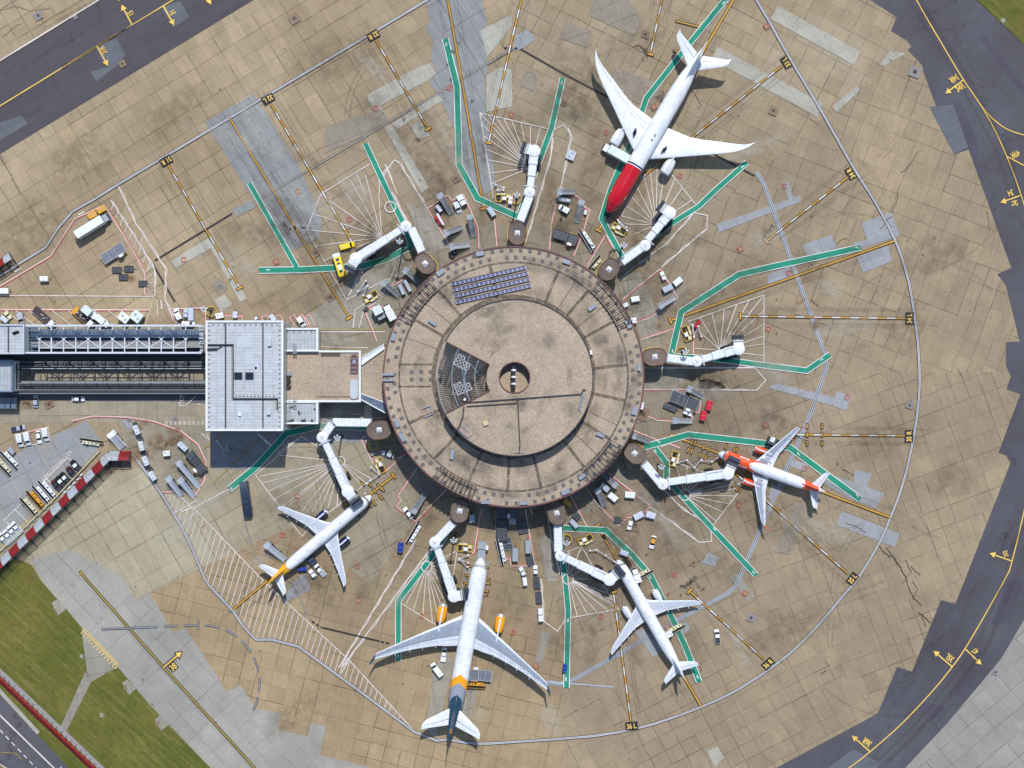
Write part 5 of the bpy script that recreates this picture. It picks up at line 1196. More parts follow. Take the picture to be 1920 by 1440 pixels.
for x,y,l in ((968,373,'octagonal yellow guard ring around the mast above the terminal'),(1278,660,'octagonal yellow guard ring by the empty right hand stand'),(1062,1011,'octagonal yellow guard ring above the all white airliner'),(700,834,'octagonal yellow guard ring standing empty in the shade of the bridge head'),(397,584,'octagonal yellow guard ring left of the grey block')): octo(x,y,l,1.75)
for x,y,l in ((1152,478,'faint round guard ring beside the green path at the red airliner'),(853,1008,'faint dark guard ring below the bridge head at the bottom'),(766,476,'dark guard ring at the foot of the yellow bus jet bridge')): octo(x,y,l,1.9,'bitumen')
# ------------------------------------------------------------------ airliners
panelled('pl_white',lin(232,236,243),2.7,0,.13,.28,0,.09); simple('pl_red',lin(196,8,34),.25,var=.05,scale=.3,coat=.5); simple('pl_navy',lin(22,28,80),.25,coat=.3); simple('pl_orange',lin(236,84,30),.28,var=.05,coat=.4)
simple('pl_yellow',lin(244,182,22),.28,var=.05,coat=.4); simple('pl_amber',lin(250,168,10),.28,var=.05,coat=.4); panelled('pl_grey',lin(146,156,172),60,1.7,.2,.35,0,.07); simple('pl_lgrey',lin(186,194,206),.35,var=.05,scale=.5); simple('pl_slate',lin(40,72,92),.3,var=.06); simple('pl_mid',lin(150,158,172),.3); panelled('pl_wing',lin(216,222,232),1.9,1.9,.14,.35,0,.07); simple('pl_glass',lin(14,18,24),.1); simple('pl_line',lin(120,130,146),.5)
simple('metal_ring',lin(214,216,220),.25,.6,var=.05)
def loft_wing(m,st,side,fr,mats,zt=.12,dz0=0):
    rings=[]
    for (y,xl,xt,z,tk) in st:
        c=xt-xl; ring=[]
        for f in fr: 
            t=tk*c*(2.6*math.sqrt(max(f,0))*(1-f)**1.0)*.5; ring.append(Vector((-(xl+f*c),side*y,z+t)))
        for f in reversed(fr[1:-1]):
            t=tk*c*(2.6*math.sqrt(f)*(1-f))*.32; ring.append(Vector((-(xl+f*c),side*y,z-t)))
        rings.append(ring)
    nf=len(fr)
    def mf(k,i): return mats[min(i,len(mats)-1)] if i<nf-1 else (mats[0] if i>2*nf-5 else 1)
    m.loft(rings,mfun=mf)
FR=[0,.012,.04,.085,.12,.3,.5,.62,.65,.662,.8,.93,1.0]
def wing_band(grey): return [0,0,0,0,1,1,1,1,2,0,0,0] if grey else [0]*7+[0,2]+[0]*3
def dihed(st,z0,slope,flex=0,tk=(.13,.09)):
    out=[]; y1=st[-1][0]
    for y,a,b in st:
        u=y/y1; out.append((y,a,b,z0+slope*(y-st[0][0])+flex*u**3,tk[0]+(tk[1]-tk[0])*u))
    return out
def plane(name,label,nose,tail,zc,Rf,L,wing,eng,stab,fin,livery,mats,wingmats,engcol,group='airliners parked at the stands',wz=-.5,flex=0,slope=.09,nl=2.7,tl=.31,winglet=None,fair=(),faircol='pl_wing',shade=0,fincol=None,conew=None,regs=None,stabcol=None):
    pn=P(*nose,zc); pt=P(*tail,zc+.5); d=pn-pt; ang=math.atan2(d.y,d.x)
    e=empty(name,(pn.x,pn.y,0),ang); tag(e,label,'airliner',group)
    # fuselage
    NX=int(L/.3); NS=56; rings=[]; xs=[]
    def prof(x):
        if x<nl*Rf:
            t=x/(nl*Rf); w=Rf*(1-(1-t)**2)**.62; hh=Rf*(1-(1-t)**2.1)**.6; return w,hh,-(Rf*.28)*(1-t)**2.2
        s=(x-L*(1-tl))/(L*tl)
        if s<=0: return Rf,Rf*1.02,0
        w=Rf*(1-.93*s**1.75); hh=Rf*1.02*(1-.9*s**1.5); return w,hh,Rf*.72*s**1.6
    k=0
    x=.02
    while x<L: 
        xs.append(x); x+= .07 if x<.6 else (.16 if x<4 else .28)
    xs.append(L)
    for x in xs:
        w,hh,dz=prof(x); rings.append([Vector((-x,w*math.sin(2*PI*i/NS),zc+dz+hh*math.cos(2*PI*i/NS))) for i in range(NS)])
    m=MB()
    def mf(k,i):
        x=(xs[k]+xs[min(k+1,len(xs)-1)])/2; th=(i+.5)*2*PI/NS; th=th if th<PI else th-2*PI
        return livery(x,th*Rf,abs(th))
    m.loft(rings,mfun=mf); f=m.build('fuselage',mats,e,smooth=60)
    # cockpit glazing
    w,hh,dz=prof(Rf*.95); m=MB()
    for i in range(6):
        th=R(-62+i*25); 
        pts=[]
        for (xx,tt) in ((Rf*.72+abs(th)*.35,th-R(9.5)),(Rf*.72+abs(th)*.35,th+R(9.5)),(Rf*1.02+abs(th)*.42,th+R(9)),(Rf*1.02+abs(th)*.42,th-R(9))):
            w,hh,dz=prof(xx); pts.append((-xx-.0,(w+.03)*math.sin(tt),zc+dz+(hh+.03)*math.cos(tt)))
        m.add(pts,[(0,1,2,3)])
    m.build('cockpit_window','pl_glass',e)
    # cabin window rows
    for s in (-1,1):
        x=nl*Rf+1.0; m=MB(); m.box(0,0,0,.3,.06,.36); wo=None; pitch=max(.56,(L*(1-tl)+L*.1-x)/49); k=0
        while x<L*(1-tl)+L*.1 and k<50:
            w,hh,dz=prof(x); th=R(72)
            if wo is None: wo=o=m.build('cabin_window','pl_glass',e)
            else: o=wo.copy(); COL.objects.link(o)
            o.location=(-x,s*(w*math.sin(th)),zc+dz+hh*math.cos(th)); x+=pitch; k+=1
    # doors as thin raised outlines
    for x in (nl*Rf*.82,L*.80):
        for s in (-1,1):
            m=MB(); w,hh,dz=prof(x)
            for a,b,c2,d2 in ((x-.45,62,x+.45,62),(x-.45,62,x-.45,95),(x+.45,62,x+.45,95)):
                w1,h1,z1=prof(a);w2,h2,z2=prof(c2); m.beam((-a,s*(w1+.01)*math.sin(R(b)),zc+z1+(h1+.01)*math.cos(R(b))),(-c2,s*(w2+.01)*math.sin(R(d2)),zc+z2+(h2+.01)*math.cos(R(d2))),.07,.07)
            m.build('door','pl_mid' if 'pl_red' not in mats else 'pl_white',e)
    # antennas
    m=MB()
    for x in (L*.17,L*.3,L*.47,L*.62): w,hh,dz=prof(x); m.box(-x,0,zc+dz+hh+.12,.5,.08,.4)
    m.build('antenna','pl_mid',e)
    # wing root fairing
    y0,a0,b0=wing[0]; m=MB(); rg=[]
    for x,kk in ((a0-2.5,.4),(a0,1.),((a0+b0)/2,1.06),(b0,1.0),(b0+3,.4)):
        ww=Rf*.8+ .55*kk; rg.append([Vector((-x,ww*math.sin(t)*1.0,zc-Rf*.55+ (Rf*.62)*kk*math.cos(t)*.9)) for t in [2*PI*i/20 for i in range(20)]])
    m.loft(rg); m.build('wing_fairing',mats[0],e,smooth=50)
    z0=zc+wz*Rf; st=dihed(wing,z0,slope,flex)
    for s in (-1,1):
        m=MB(); loft_wing(m,st,s,FR,wing_band(wingmats[0])); wg=m.build('wing',[wingmats[1],wingmats[2],'pl_line'],e,smooth=50)
        # flap / spoiler break lines and fairings
        def at(y,f):
            for p,q in zip(st,st[1:]):
                if p[0]<=y<=q[0]:
                    u=(y-p[0])/(q[0]-p[0]); xl=p[1]+(q[1]-p[1])*u; xt=p[2]+(q[2]-p[2])*u; z=p[3]+(q[3]-p[3])*u; tk=p[4]; c=xt-xl
                    return (-(xl+f*c),s*y,z+tk*c*1.3*math.sqrt(f)*(1-f)+.03)
            return (0,0,0)
        m=MB(); Y=st[-1][0]
        for u in (.36,.5,.68,.72): 
            y=st[0][0]+(Y-st[0][0])*u; m.beam(at(y,.67),at(y,.97),.07,.04)
        ys=[st[0][0]+(Y-st[0][0])*k/14 for k in range(14)]
        for a,b in zip(ys,ys[1:]): m.beam(at(a,.78),at(b,.78),.07,.03)
        m.build('flap_line','pl_line',wg)
        for y in fair:
            p=at(y,.97); m=MB(); m.cyl((p[0]+1.6,p[1],p[2]-.35),(p[0]-1.0,p[1],p[2]-.35),.26,.06,8); m.build('flap_track_fairing',faircol,wg)
        if winglet:
            q=st[-1]; m=MB(); m.add([(-q[1],s*q[0],q[3]),(-q[2],s*q[0],q[3]),(-q[2]-winglet[1],s*(q[0]+winglet[2]),q[3]+winglet[0]),(-q[2]-winglet[1]+.7,s*(q[0]+winglet[2]),q[3]+winglet[0]),
              (-q[1],s*(q[0]-.1),q[3]),(-q[2],s*(q[0]-.1),q[3]),(-q[2]-winglet[1],s*(q[0]+winglet[2]-.1),q[3]+winglet[0]),(-q[2]-winglet[1]+.7,s*(q[0]+winglet[2]-.1),q[3]+winglet[0])],
              [(0,1,2,3),(7,6,5,4),(0,4,5,1),(1,5,6,2),(2,6,7,3),(3,7,4,0)]); m.build('winglet',winglet[3],wg)
        # engine
        ex,ey,er,el=eng; ez=z0+slope*ey-er*1.12
        m=MB(); n=28; rg=[]
        for x,r in ((0.05,.80),(0,.88),(.02,.94),(.08,.985),(.2,1.03),(.45,1.06),(.7,1.0),(.9,.86),(1.0,.74)): rg.append([Vector((-x*el,er*r*math.cos(2*PI*i/n),er*r*math.sin(2*PI*i/n))) for i in range(n)])
        def ef(k,i): return 1 if k<3 else (0 if k<7 else 0)
        m.loft(rg,mfun=ef,cap=False); en=m.build('engine',[engcol,'metal_ring'],wg,smooth=50,loc=(-ex,s*ey,ez))
        m=MB(); m.cyl((-.12*el,0,0),(-.9*el,0,0),er*.78,er*.62,24); m.build('fan','dark_metal',en)
        m=MB(); m.cyl((-.85*el,0,0),(-1.25*el,0,0),er*.55,er*.18,20); m.build('exhaust','steel',en,smooth=50)
        m=MB(); m.add([(-.12*el,-.06,er*.98),(-.12*el,.06,er*.98),(-.3*el,.26,er*1.18),(-.3*el,-.26,er*1.18),(-1.5*el,.2,er*1.25),(-1.5*el,-.2,er*1.25),(-1.5*el,.2,er*.7),(-1.5*el,-.2,er*.7),(-.2*el,.06,er*.7),(-.2*el,-.06,er*.7)],[(0,1,2,3),(3,2,4,5),(5,4,6,7),(0,9,8,1),(1,8,2),(2,8,6,4),(0,3,9),(3,5,7,9)]); m.build('pylon','pl_wing',en)
        # tailplane
        sst=[(y,a,b,zc+Rf*.55+.1*y,.09) for y,a,b in stab]
        m=MB(); loft_wing(m,sst,s,FR,[0]*7+[2,2]+[0]*3); m.build('tailplane',[stabcol or 'pl_wing',stabcol or 'pl_wing','pl_line'],e,smooth=50)
        # main gear
        gx=a0+(b0-a0)*.78; gy=Rf*1.55; m=MB(); m.cyl((-gx,s*gy,.6),(-gx,s*gy*.95,z0),.22,n=10); g=m.build('main_gear','steel',e)
        for dx_ in ((-.75,.75) if L>50 else (0,)):
            for dy_ in (-.5,.5): m=MB(); m.cyl((-gx+dx_,s*gy+dy_-.2,.6),(-gx+dx_,s*gy+dy_+.2,.6),.6,n=16); m.build('wheel','rubber',g)
    m=MB(); m.cyl((-nl*Rf*.85,0,.4),(-nl*Rf*.85,0,zc-Rf*.8),.16,n=10); g=m.build('nose_gear','steel',e)
    for dy_ in (-.3,.3): m=MB(); m.cyl((-nl*Rf*.85,dy_-.12,.42),(-nl*Rf*.85,dy_+.12,.42),.42,n=14); m.build('wheel','rubber',g)
    # fin
    fx0,fx1,tx0,tx1,fh=fin; m=MB(); rg=[]
    zb=zc+Rf*.75
    for u in (0,.04,.12,.35,.7,.97,1.0):
        xl=fx0+(tx0-fx0)*u - (0 if u>.05 else 3.0*(1-u/.05)*.0); xt=fx1+(tx1-fx1)*u; c=xt-xl; z=zb+(fh-zb)*u; tk=.11-.03*u
        if u<.12: xl-= (0.12-u)/.12*2.6; c=xt-xl; tk*=.75
        r=[]
        for f_ in (0,.02,.08,.2,.45,.7,1.0): r.append(Vector((-(xl+f_*c),tk*c*1.25*math.sqrt(f_)*(1-f_),z)))
        for f_ in (.7,.45,.2,.08,.02): r.append(Vector((-(xl+f_*c),-tk*c*1.25*math.sqrt(f_)*(1-f_),z)))
        rg.append(r)
    m.loft(rg); m.build('fin',fincol or mats[0],e,smooth=50)
    return e,f,prof
def wrap_text(e,s,x0,th,hgt,zc,Rf,side,mat,wx=.8,name='lettering'):
    vs,fs,wd=textmesh(s); out=[]
    for v in vs:
        x=x0-side*v.x*hgt*wx; t=R(th)-v.y*hgt/Rf*1.0
        out.append((-x,side*(Rf+.03)*math.sin(t),zc+(Rf*1.02+.03)*math.cos(t)))
    m=MB(); m.add(out,fs); o=m.build(name,mat,e)
    return o
# 1 red nosed twin aisle
def liv1(x,s,a):
    if x<17.2: return 1
    if x<17.5: return 0
    if x<17.95: return 2
    return 0
W787=[(2.6,22.0,34.3),(6,24.2,34.6),(11,27.6,35.2),(15,30.3,36.5),(19,33.0,38.2),(23,35.7,39.7),(26,37.9,40.9),(28,39.9,41.9),(29.3,41.7,42.9),(30.3,43.7,44.0)]
pl,_,_=plane('airliner','big white airliner with a bright red nose section','big',None) if 0 else plane('airliner','large white airliner with a bright red nose and swept wing tips',(1140,398),(1319,90),5.6,2.95,62.8,W787,(20.6,9.7,1.75,5.6),[(1.2,54.4,60.2),(9.0,60.4,63.0),(9.8,61.6,63.9)],(50.5,59.8,60.2,63.2,17.2),liv1,['pl_white','pl_red','pl_navy'],(0,'pl_white','pl_white'),'pl_white',flex=1.7,slope=.085,fair=(12,16,20.5),winglet=None)
for s in (-1,1):
    m=MB()
    for k in range(3): 
        for j in range(5): m.box(-26.2-j*.38-k*.7+.25*k,s*(5.3+k*.32+ (j%2)*.1),5.6,.32,.3,.9,R(25*s))
    m.build('wing_marking','pl_glass',pl)
for x,y in ((27.5,.55),(29.2,.7)): m=MB(); m.box(-x,y,8.62,.8,.35,.08); m.build('antenna','pl_glass',pl)
# 2 orange and white
def liv2(x,s,a):
    if x<1.9+a*.9: return 0
    if x<20:
        if x<10.6: return 1
        lim=2.0*math.sqrt(min(1,(x-10.6)/5.2)); 
        return 0 if abs(s)<lim*1.2 or x>16.2+0*a else 1
    if x>35.2: return 0
    if x>29.7+.7*(1-min(a,1.3)): return 1
    return 0
W320=[(1.7,12.4,18.6),(3,13.3,18.75),(6.5,15.4,19.1),(11,17.9,20.7),(15.8,20.6,22.3),(16.9,21.4,22.6),(17.4,22.1,22.9)]
pl,_,_=plane('airliner','small airliner with orange nose, orange tail and orange engines',(1347,850),(1547,922.5),3.7,1.98,37.6,W320,(11.0,5.75,1.12,3.9),[(.7,32.2,35.4),(5.6,34.9,36.6),(6.2,35.6,36.9)],(29.6,35.0,35.2,37.3,11.8),liv2,['pl_white','pl_orange'],(1,'pl_wing','pl_grey'),'pl_orange',winglet=(1.9,1.3,.5,'pl_orange'),fair=(6.3,9.5,12.8),faircol='pl_orange',fincol='pl_orange')
wrap_text(pl,'easyJet',8.6,48,1.25,3.7,1.98,-1,'pl_white',.95); wrap_text(pl,'easyJet',8.6,48,1.25,3.7,1.98,1,'pl_white',.95)
for s in (-1,1):
    m=MB(); m.box(0,0,0,3.6,1.3,.02); o=m.build('wing_marking','pl_white',pl,loc=(-16.1,s*3.9,3.4),rz=R(3*s)); 
    vs,fs,_=textmesh('GEZ'); m=MB(); m.add([Vector((v.x*.85,v.y*.85,.03)) for v in vs],fs); t=m.build('lettering','pl_navy',o); t.rotation_euler=(0,0,R(0) if s>0 else R(0))
W321=[(1.7,16.0,22.3),(3,17.1,22.5),(6.1,19.0,22.8),(11,21.7,24.4),(15.6,24.2,25.9),(16.6,25.0,26.3),(17.1,25.7,26.6)]
# 3 all white
plane('airliner','all white airliner with white engines and a white tail',(1157.5,1050),(1283,1271.5),3.7,1.98,44.6,W321,(14.9,5.75,1.15,4.3),[(.7,39.0,42.4),(5.7,41.6,43.3),(6.3,42.4,43.6)],(36.5,42,42.2,44.4,11.8),lambda x,s,a:0,['pl_white'],(1,'pl_wing','pl_lgrey'),'pl_white',fair=(6.3,9.5,12.8))
# 4 yellow tail, dark blue engines
def liv4(x,s,a):
    b=36.3+2.2*max(0,a-.3)**1.2*.0+ (1.6*(1-math.cos(min(a,1.6))))
    b=37.2-1.3*min(a,1.6)
    if x>b: return 1
    if x>b-.3: return 2
    return 0
plane('airliner','white airliner with yellow tail cone and dark blue engines',(696,929.5),(501,1095),3.7,1.98,44.6,W321,(14.9,5.75,1.15,4.3),[(.7,39.0,42.4),(5.7,41.6,43.3),(6.3,42.4,43.6)],(36.5,42,42.2,44.4,11.8),liv4,['pl_white','pl_yellow','pl_glass'],(1,'pl_wing','pl_lgrey'),'pl_navy',fair=(6.3,9.5,12.8),fincol='pl_yellow')
# 5 twin aisle, yellow engines, grey tail with chevron
def liv5(x,s,a):
    s=abs(s)
    if x<38.6+.78*s: return 0
    if x<41.4+.78*s: return 1
    if x<45.8+.33*s*s: return 2
    return 3
W330=[(2.4,19.6,30.2),(6,21.9,30.9),(9.3,24.2,31.3),(14.5,27.5,32.9),(20,31.1,34.9),(25,34.4,37.2),(28.3,36.6,38.8),(29.0,37.3,39.2)]
pl,_,_=plane('airliner','large white airliner with yellow engines and a dark slate grey tail',(902.5,1046),(842.5,1387),5.5,2.82,61.2,W330,(17.8,9.75,1.6,5.8),[(1.2,50.2,56.1),(8.7,55.5,58.4),(9.7,57.0,58.9)],(46.5,56.2,56.9,60.4,17.4),liv5,['pl_white','pl_amber','pl_mid','pl_slate'],(1,'pl_wing','pl_grey'),'pl_amber',winglet=(1.9,1.6,1.3,'pl_slate'),fair=(9.8,14,18,22.5),fincol='pl_slate',stabcol='pl_white',slope=.095)
# drive the yellow block on the fin
m=MB(); m.box(-56.3,0,14.6,1.6,.62,1.0); m.build('fin_emblem','pl_amber',pl)
# ------------------------------------------------------------------ ground vehicles and equipment (prototype, then copies)
simple('v_white',lin(232,236,240),.3,var=.05,scale=.7,grime=.06,coat=.3); simple('v_silver',lin(194,202,213),.3,.3,var=.06,coat=.3); simple('v_mint',lin(212,227,224),.5,var=.06,grime=.08); simple('v_lilac',lin(196,204,222),.5,var=.1,grime=.12); simple('v_yellow',lin(232,206,36),.4,var=.06,grime=.08); simple('v_amber',lin(220,160,40),.45,grime=.15); simple('v_blue',lin(14,50,150),.45,var=.12,grime=.1); simple('v_navy',lin(34,50,78),.4,var=.12,grime=.1); simple('v_red',lin(200,10,44),.4,var=.08,grime=.06); simple('v_pale',lin(208,213,222),.5,var=.08,grime=.12); simple('v_grey',lin(154,163,174),.55,var=.15,grime=.2,scale=2.5); simple('v_dark',lin(44,50,58),.6,var=.2,grime=.2,scale=2.5); simple('v_maroon',lin(92,22,30),.4); simple('v_cream',lin(214,211,180),.5,var=.1,grime=.15); simple('v_brown',lin(70,58,58),.85,var=.25,grime=.3,scale=3); simple('v_glass',lin(18,24,30),.08); simple('light_glass',lin(230,230,222),.15); simple('v_black',lin(18,18,22),.4)
panelled('tread',lin(160,166,174),.42,0,.7,.5,.2,.16); panelled('tread_w',lin(196,200,206),.42,0,.6,.5,.2,.16); panelled('roller',lin(96,104,114),.36,1.9,.75,.45,.3,.14); panelled('roller_l',lin(164,172,186),.36,1.9,.75,.45,.3,.14); panelled('canvas',lin(206,212,222),1.05,0,.25,.6,0,.06)
def wheels(e,xs,yw,r=.35,w=.24,mat='rubber'):
    for x in xs:
        for s in (-1,1): m=MB(); m.cyl((0,-w/2,0),(0,w/2,0),r,n=14); m.build('wheel',mat,e,loc=(x,s*yw,r))
def shell(m,secs,mi=0,mf=None,n=3):
    rings=[]
    for (x,wb,wt,z0,z1) in secs:
        k=min(.12,(z1-z0)*.35)
        rings.append([Vector(v) for v in ((x,-wb+.04,z0),(x,wb-.04,z0),(x,wb,z0+k),(x,(wb*.35+wt*.65),z1-k),(x,wt-k*.8,z1),(x,-wt+k*.8,z1),(x,-(wb*.35+wt*.65),z1-k),(x,-wb,z0+k))])
    m.loft(rings,mi=mi,mfun=mf)
def mk_car(c,rf=None):
    e=empty('parked_car'); m=MB(); shell(m,[(-2.2,.78,.74,.35,.78),(-2.05,.88,.82,.28,.92),(-.9,.9,.84,.25,.96),(.9,.9,.84,.25,.95),(1.7,.88,.8,.27,.84),(2.15,.78,.68,.35,.68)]); b=m.build('body',c,e,smooth=35)
    m=MB(); shell(m,[(-1.75,.78,.7,.9,.95),(-1.15,.8,.62,.9,1.4),(.1,.8,.62,.9,1.43),(1.0,.78,.7,.9,.96)]); m.build('cabin_glass','v_glass',e,smooth=30)
    m=MB(); m.rbox(-.5,0,1.38,1.6,1.26,.09,.15); m.build('roof',rf or c,e)
    wheels(e,(-1.35,1.35),.8,.32)
    for s in (-1,1): m=MB(); m.rbox(2.0,s*.6,.55,.25,.3,.14,.04); m.build('headlight','light_glass',e)
    return e
def mk_van(c,L=5.2,Hh=2.1,name='parked_van'):
    e=empty(name); h=L/2; m=MB(); shell(m,[(-h,.92,.86,.4,Hh-.08),(-h+.1,.97,.9,.32,Hh),(h-1.75,.97,.88,.3,Hh),(h-1.55,.97,.9,.3,Hh-.1),(h-.85,.97,.88,.3,1.22),(h-.2,.92,.82,.32,1.0),(h,.84,.74,.4,.85)])
    m.build('body',c,e,smooth=35)
    m=MB(); m.add([(h-1.5,-.76,Hh-.08),(h-1.5,.76,Hh-.08),(h-.88,.82,1.27),(h-.88,-.82,1.27)],[(0,1,2,3)]); m.box(h-1.2,0,1.6,.02,.02,.02); m.build('windscreen','v_glass',e)
    for s in (-1,1): m=MB(); m.box(h-1.95,s*.965,1.55,.85,.03,.5); m.build('side_window','v_glass',e); m=MB(); m.rbox(h-.12,s*.62,.72,.2,.3,.16,.04); m.build('headlight','light_glass',e)
    m=MB(); m.rbox(-h+.9,0,Hh-.01,.5,.4,.09,.05); m.build('roof_hatch','v_silver',e)
    wheels(e,(-h+.95,h-.95),.86,.34)
    return e
def mk_pickup(c,bed='v_dark',roof=None):
    e=empty('pickup_truck'); m=MB(); shell(m,[(-2.4,.9,.88,.45,.95),(0.2,.92,.9,.35,1.0),(1.4,.92,.86,.35,1.0),(2.4,.84,.76,.4,.85)]); m.build('body',c,e,smooth=35)
    m=MB(); shell(m,[(-.35,.84,.72,.95,1.0),(-.2,.85,.7,.95,1.65),(.9,.84,.7,.95,1.66),(1.55,.82,.78,.95,1.02)]); m.build('cabin_glass','v_glass',e,smooth=30)
    m=MB(); m.rbox(.32,0,1.62,1.15,1.38,.1,.12); m.build('roof',roof or c,e)
    m=MB(); m.box(-1.4,0,1.005,1.8,1.55,.03); m.build('bed',bed,e); wheels(e,(-1.5,1.5),.82,.37); return e
def mk_tug(c):
    e=empty('baggage_tug'); m=MB(); m.rbox(.55,0,.35,1.7,1.45,.75,.18); m.rbox(-.95,0,.35,1.3,1.45,.5,.12); m.build('body',c,e)
    m=MB(); m.rbox(-.35,0,.8,1.0,1.2,.35,.1); m.build('seat','v_black',e)
    m=MB(); m.rbox(-.75,0,1.78,1.15,1.25,.1,.1); 
    m.build('canopy',c,e); m=MB()
    for x in (-1.25,-.25):
        for s in (-1,1): m.beam((x,s*.55,.8),(x,s*.55,1.8),.06,.06)
    m.build('canopy_post','v_dark',e); wheels(e,(-1.0,1.0),.66,.32); return e
def mk_cart(c,L=3.4,W=1.9,Hh=1.9,name='covered_baggage_cart'):
    e=empty(name); m=MB(); m.box(0,0,.5,L,W*.92,.14); m.build('chassis','v_dark',e)
    m=MB(); r=[]
    for x in (-L/2,L/2): r.append([Vector(v) for v in ((x,-W/2,.6),(x,W/2,.6),(x,W/2,Hh-.2),(x,W/2-.3,Hh),(x,-W/2+.3,Hh),(x,-W/2,Hh-.2))])
    m.loft(r); m.build('cover',c,e)
    m=MB()
    for x in (-L/2+.03,0,L/2-.03): m.box(x,0,Hh+.01,.07,W-.5,.04)
    m.build('roof_rib','v_grey',e)
    m=MB(); m.beam((L/2,0,.45),(L/2+1.0,0,.4),.1,.1); m.build('drawbar','v_dark',e); wheels(e,(-L/2+.6,L/2-.6),W/2-.2,.26,.18); return e
def mk_dolly(c,L=3.2,W=2.3,deck='roller'):
    e=empty('cargo_dolly'); m=MB(); m.box(0,0,.42,L,W,.12); m.build('deck',deck,e)
    m=MB()
    for y in (-W/2,W/2): m.beam((-L/2,y,.55),(L/2,y,.55),.12,.2)
    for x in (-L/2,0,L/2): m.beam((x,-W/2,.54),(x,W/2,.54),.12,.18)
    m.build('frame',c,e); m=MB(); m.beam((L/2,.0,.4),(L/2+1.1,0,.3),.12,.1); m.build('drawbar','v_dark',e); wheels(e,(-L/2+.5,L/2-.5),W/2-.25,.24,.16); return e
def mk_box(c,L=3.,W=2.,Hh=2.2,name='equipment_box',units=True):
    e=empty(name); m=MB(); m.rbox(0,0,.25,L,W,Hh-.25,.1); m.build('housing',c,e)
    m=MB(); m.rbox(-L*.18,W*.12,Hh,L*.22,W*.24,.1,.05); m.rbox(L*.25,-W*.1,Hh,L*.14,W*.34,.07,.05); 
    if units: m.build('vent','v_grey',e)
    m=MB()
    for sx in (-1,1):
        for sy in (-1,1): m.box(sx*L*.4,sy*W*.4,.13,.25,.25,.26)
    m.build('foot','v_dark',e); m=MB(); m.box(L/2+.02,0,Hh*.5,.03,W*.7,Hh*.6); m.build('door','v_grey',e); return e
def mk_truck(c,cab='v_white',L=8,W=2.4,Hh=3.3,flat=False,endc=None,name='box_truck'):
    e=empty(name); h=L/2; m=MB(); m.box(-.1,0,.75,L-.6,1.1,.3); m.build('chassis','v_dark',e)
    m=MB(); shell(m,[(h-2.0,W*.47,W*.44,.5,2.5),(h-.45,W*.47,W*.43,.5,2.5),(h-.02,W*.45,W*.41,.5,1.6)]); m.build('cab',cab,e,smooth=35)
    m=MB(); m.add([(h-.42,-W*.4,2.44),(h-.42,W*.4,2.44),(h,W*.4,1.62),(h,-W*.4,1.62)],[(0,1,2,3)]); m.box(h-1.1,0,1.9,.9,W*.955,.5); m.build('windscreen','v_glass',e)
    bl=L-2.2; bx=-h+bl/2
    if flat:
        m=MB(); m.box(bx,0,1.15,bl,W,.16); m.build('flat_bed',c,e); m=MB()
        for y in (-W/2,W/2): m.beam((-h,y,1.3),(bx+bl/2,y,1.3),.08,.14)
        m.build('side_rail',endc or 'v_grey',e)
        if endc: m=MB(); m.box(-h+.6,0,1.28,1.4,W,.12); m.build('tail_lift',endc,e)
        m=MB()
        for k in range(5): m.rbox(bx+random.uniform(-bl*.3,bl*.35),random.uniform(-.6,.6),1.23,random.uniform(.3,1.1),random.uniform(.3,.7),random.uniform(.15,.5),.04,rz=random.random())
        m.build('load','v_grey',e)
    else:
        m=MB(); m.rbox(bx,0,.9,bl,W,Hh-.9,.08); m.build('box_body',c,e)
        m=MB()
        for k in range(1,5): m.box(-h+bl*k/5,0,Hh+.005,.05,W-.2,.02)
        m.build('roof_seam','v_silver',e)
    wheels(e,(-h+1.2,h-1.2),W/2-.16,.48,.3); return e
def mk_stairs(c='v_grey',L=7.5,W=1.8,Hh=3.4,tr='tread'):
    e=empty('passenger_stairs'); h=L/2; pf=1.7; m=MB(); m.box(h-pf/2,0,Hh,pf,W*1.15,.14); m.build('platform',c,e)
    m=MB(); n=15; run=L-pf
    for i in range(n):
        x=h-pf-run*(i+.5)/n; m.box(x,0,Hh-(Hh-.35)*(i+.5)/n,run/n*.97,W*.82,.12)
    m.build('steps',tr,e)
    m=MB()
    for s in (-1,1):
        a=(h-pf,s*W*.45,Hh); b=(-h,s*W*.45,.35); m.beam(a,b,.12,.35); m.beam((a[0],a[1],a[2]+1.0),(b[0],b[1],b[2]+1.0),.09,.09); m.beam((h,s*W*.55,Hh+1),(h-pf,s*W*.55,Hh+1),.08,.08)
        for k in range(5): t=k/4; m.beam((a[0]+(b[0]-a[0])*t,a[1],a[2]+(b[2]-a[2])*t),(a[0]+(b[0]-a[0])*t,a[1],a[2]+(b[2]-a[2])*t+1),.07,.07)
    m.build('handrail',c,e)
    m=MB(); m.box(.4,0,.55,L*.62,W*.95,.3); 
    for s in (-1,1): m.beam((h-pf-.1,s*W*.4,Hh),(-h*.1,s*W*.4,.6),.1,.12); m.beam((h-.5,s*W*.4,Hh),(h*.35,s*W*.4,.6),.1,.12)
    m.build('chassis','v_dark',e); wheels(e,(-h*.3,h*.55),W*.5,.33); return e
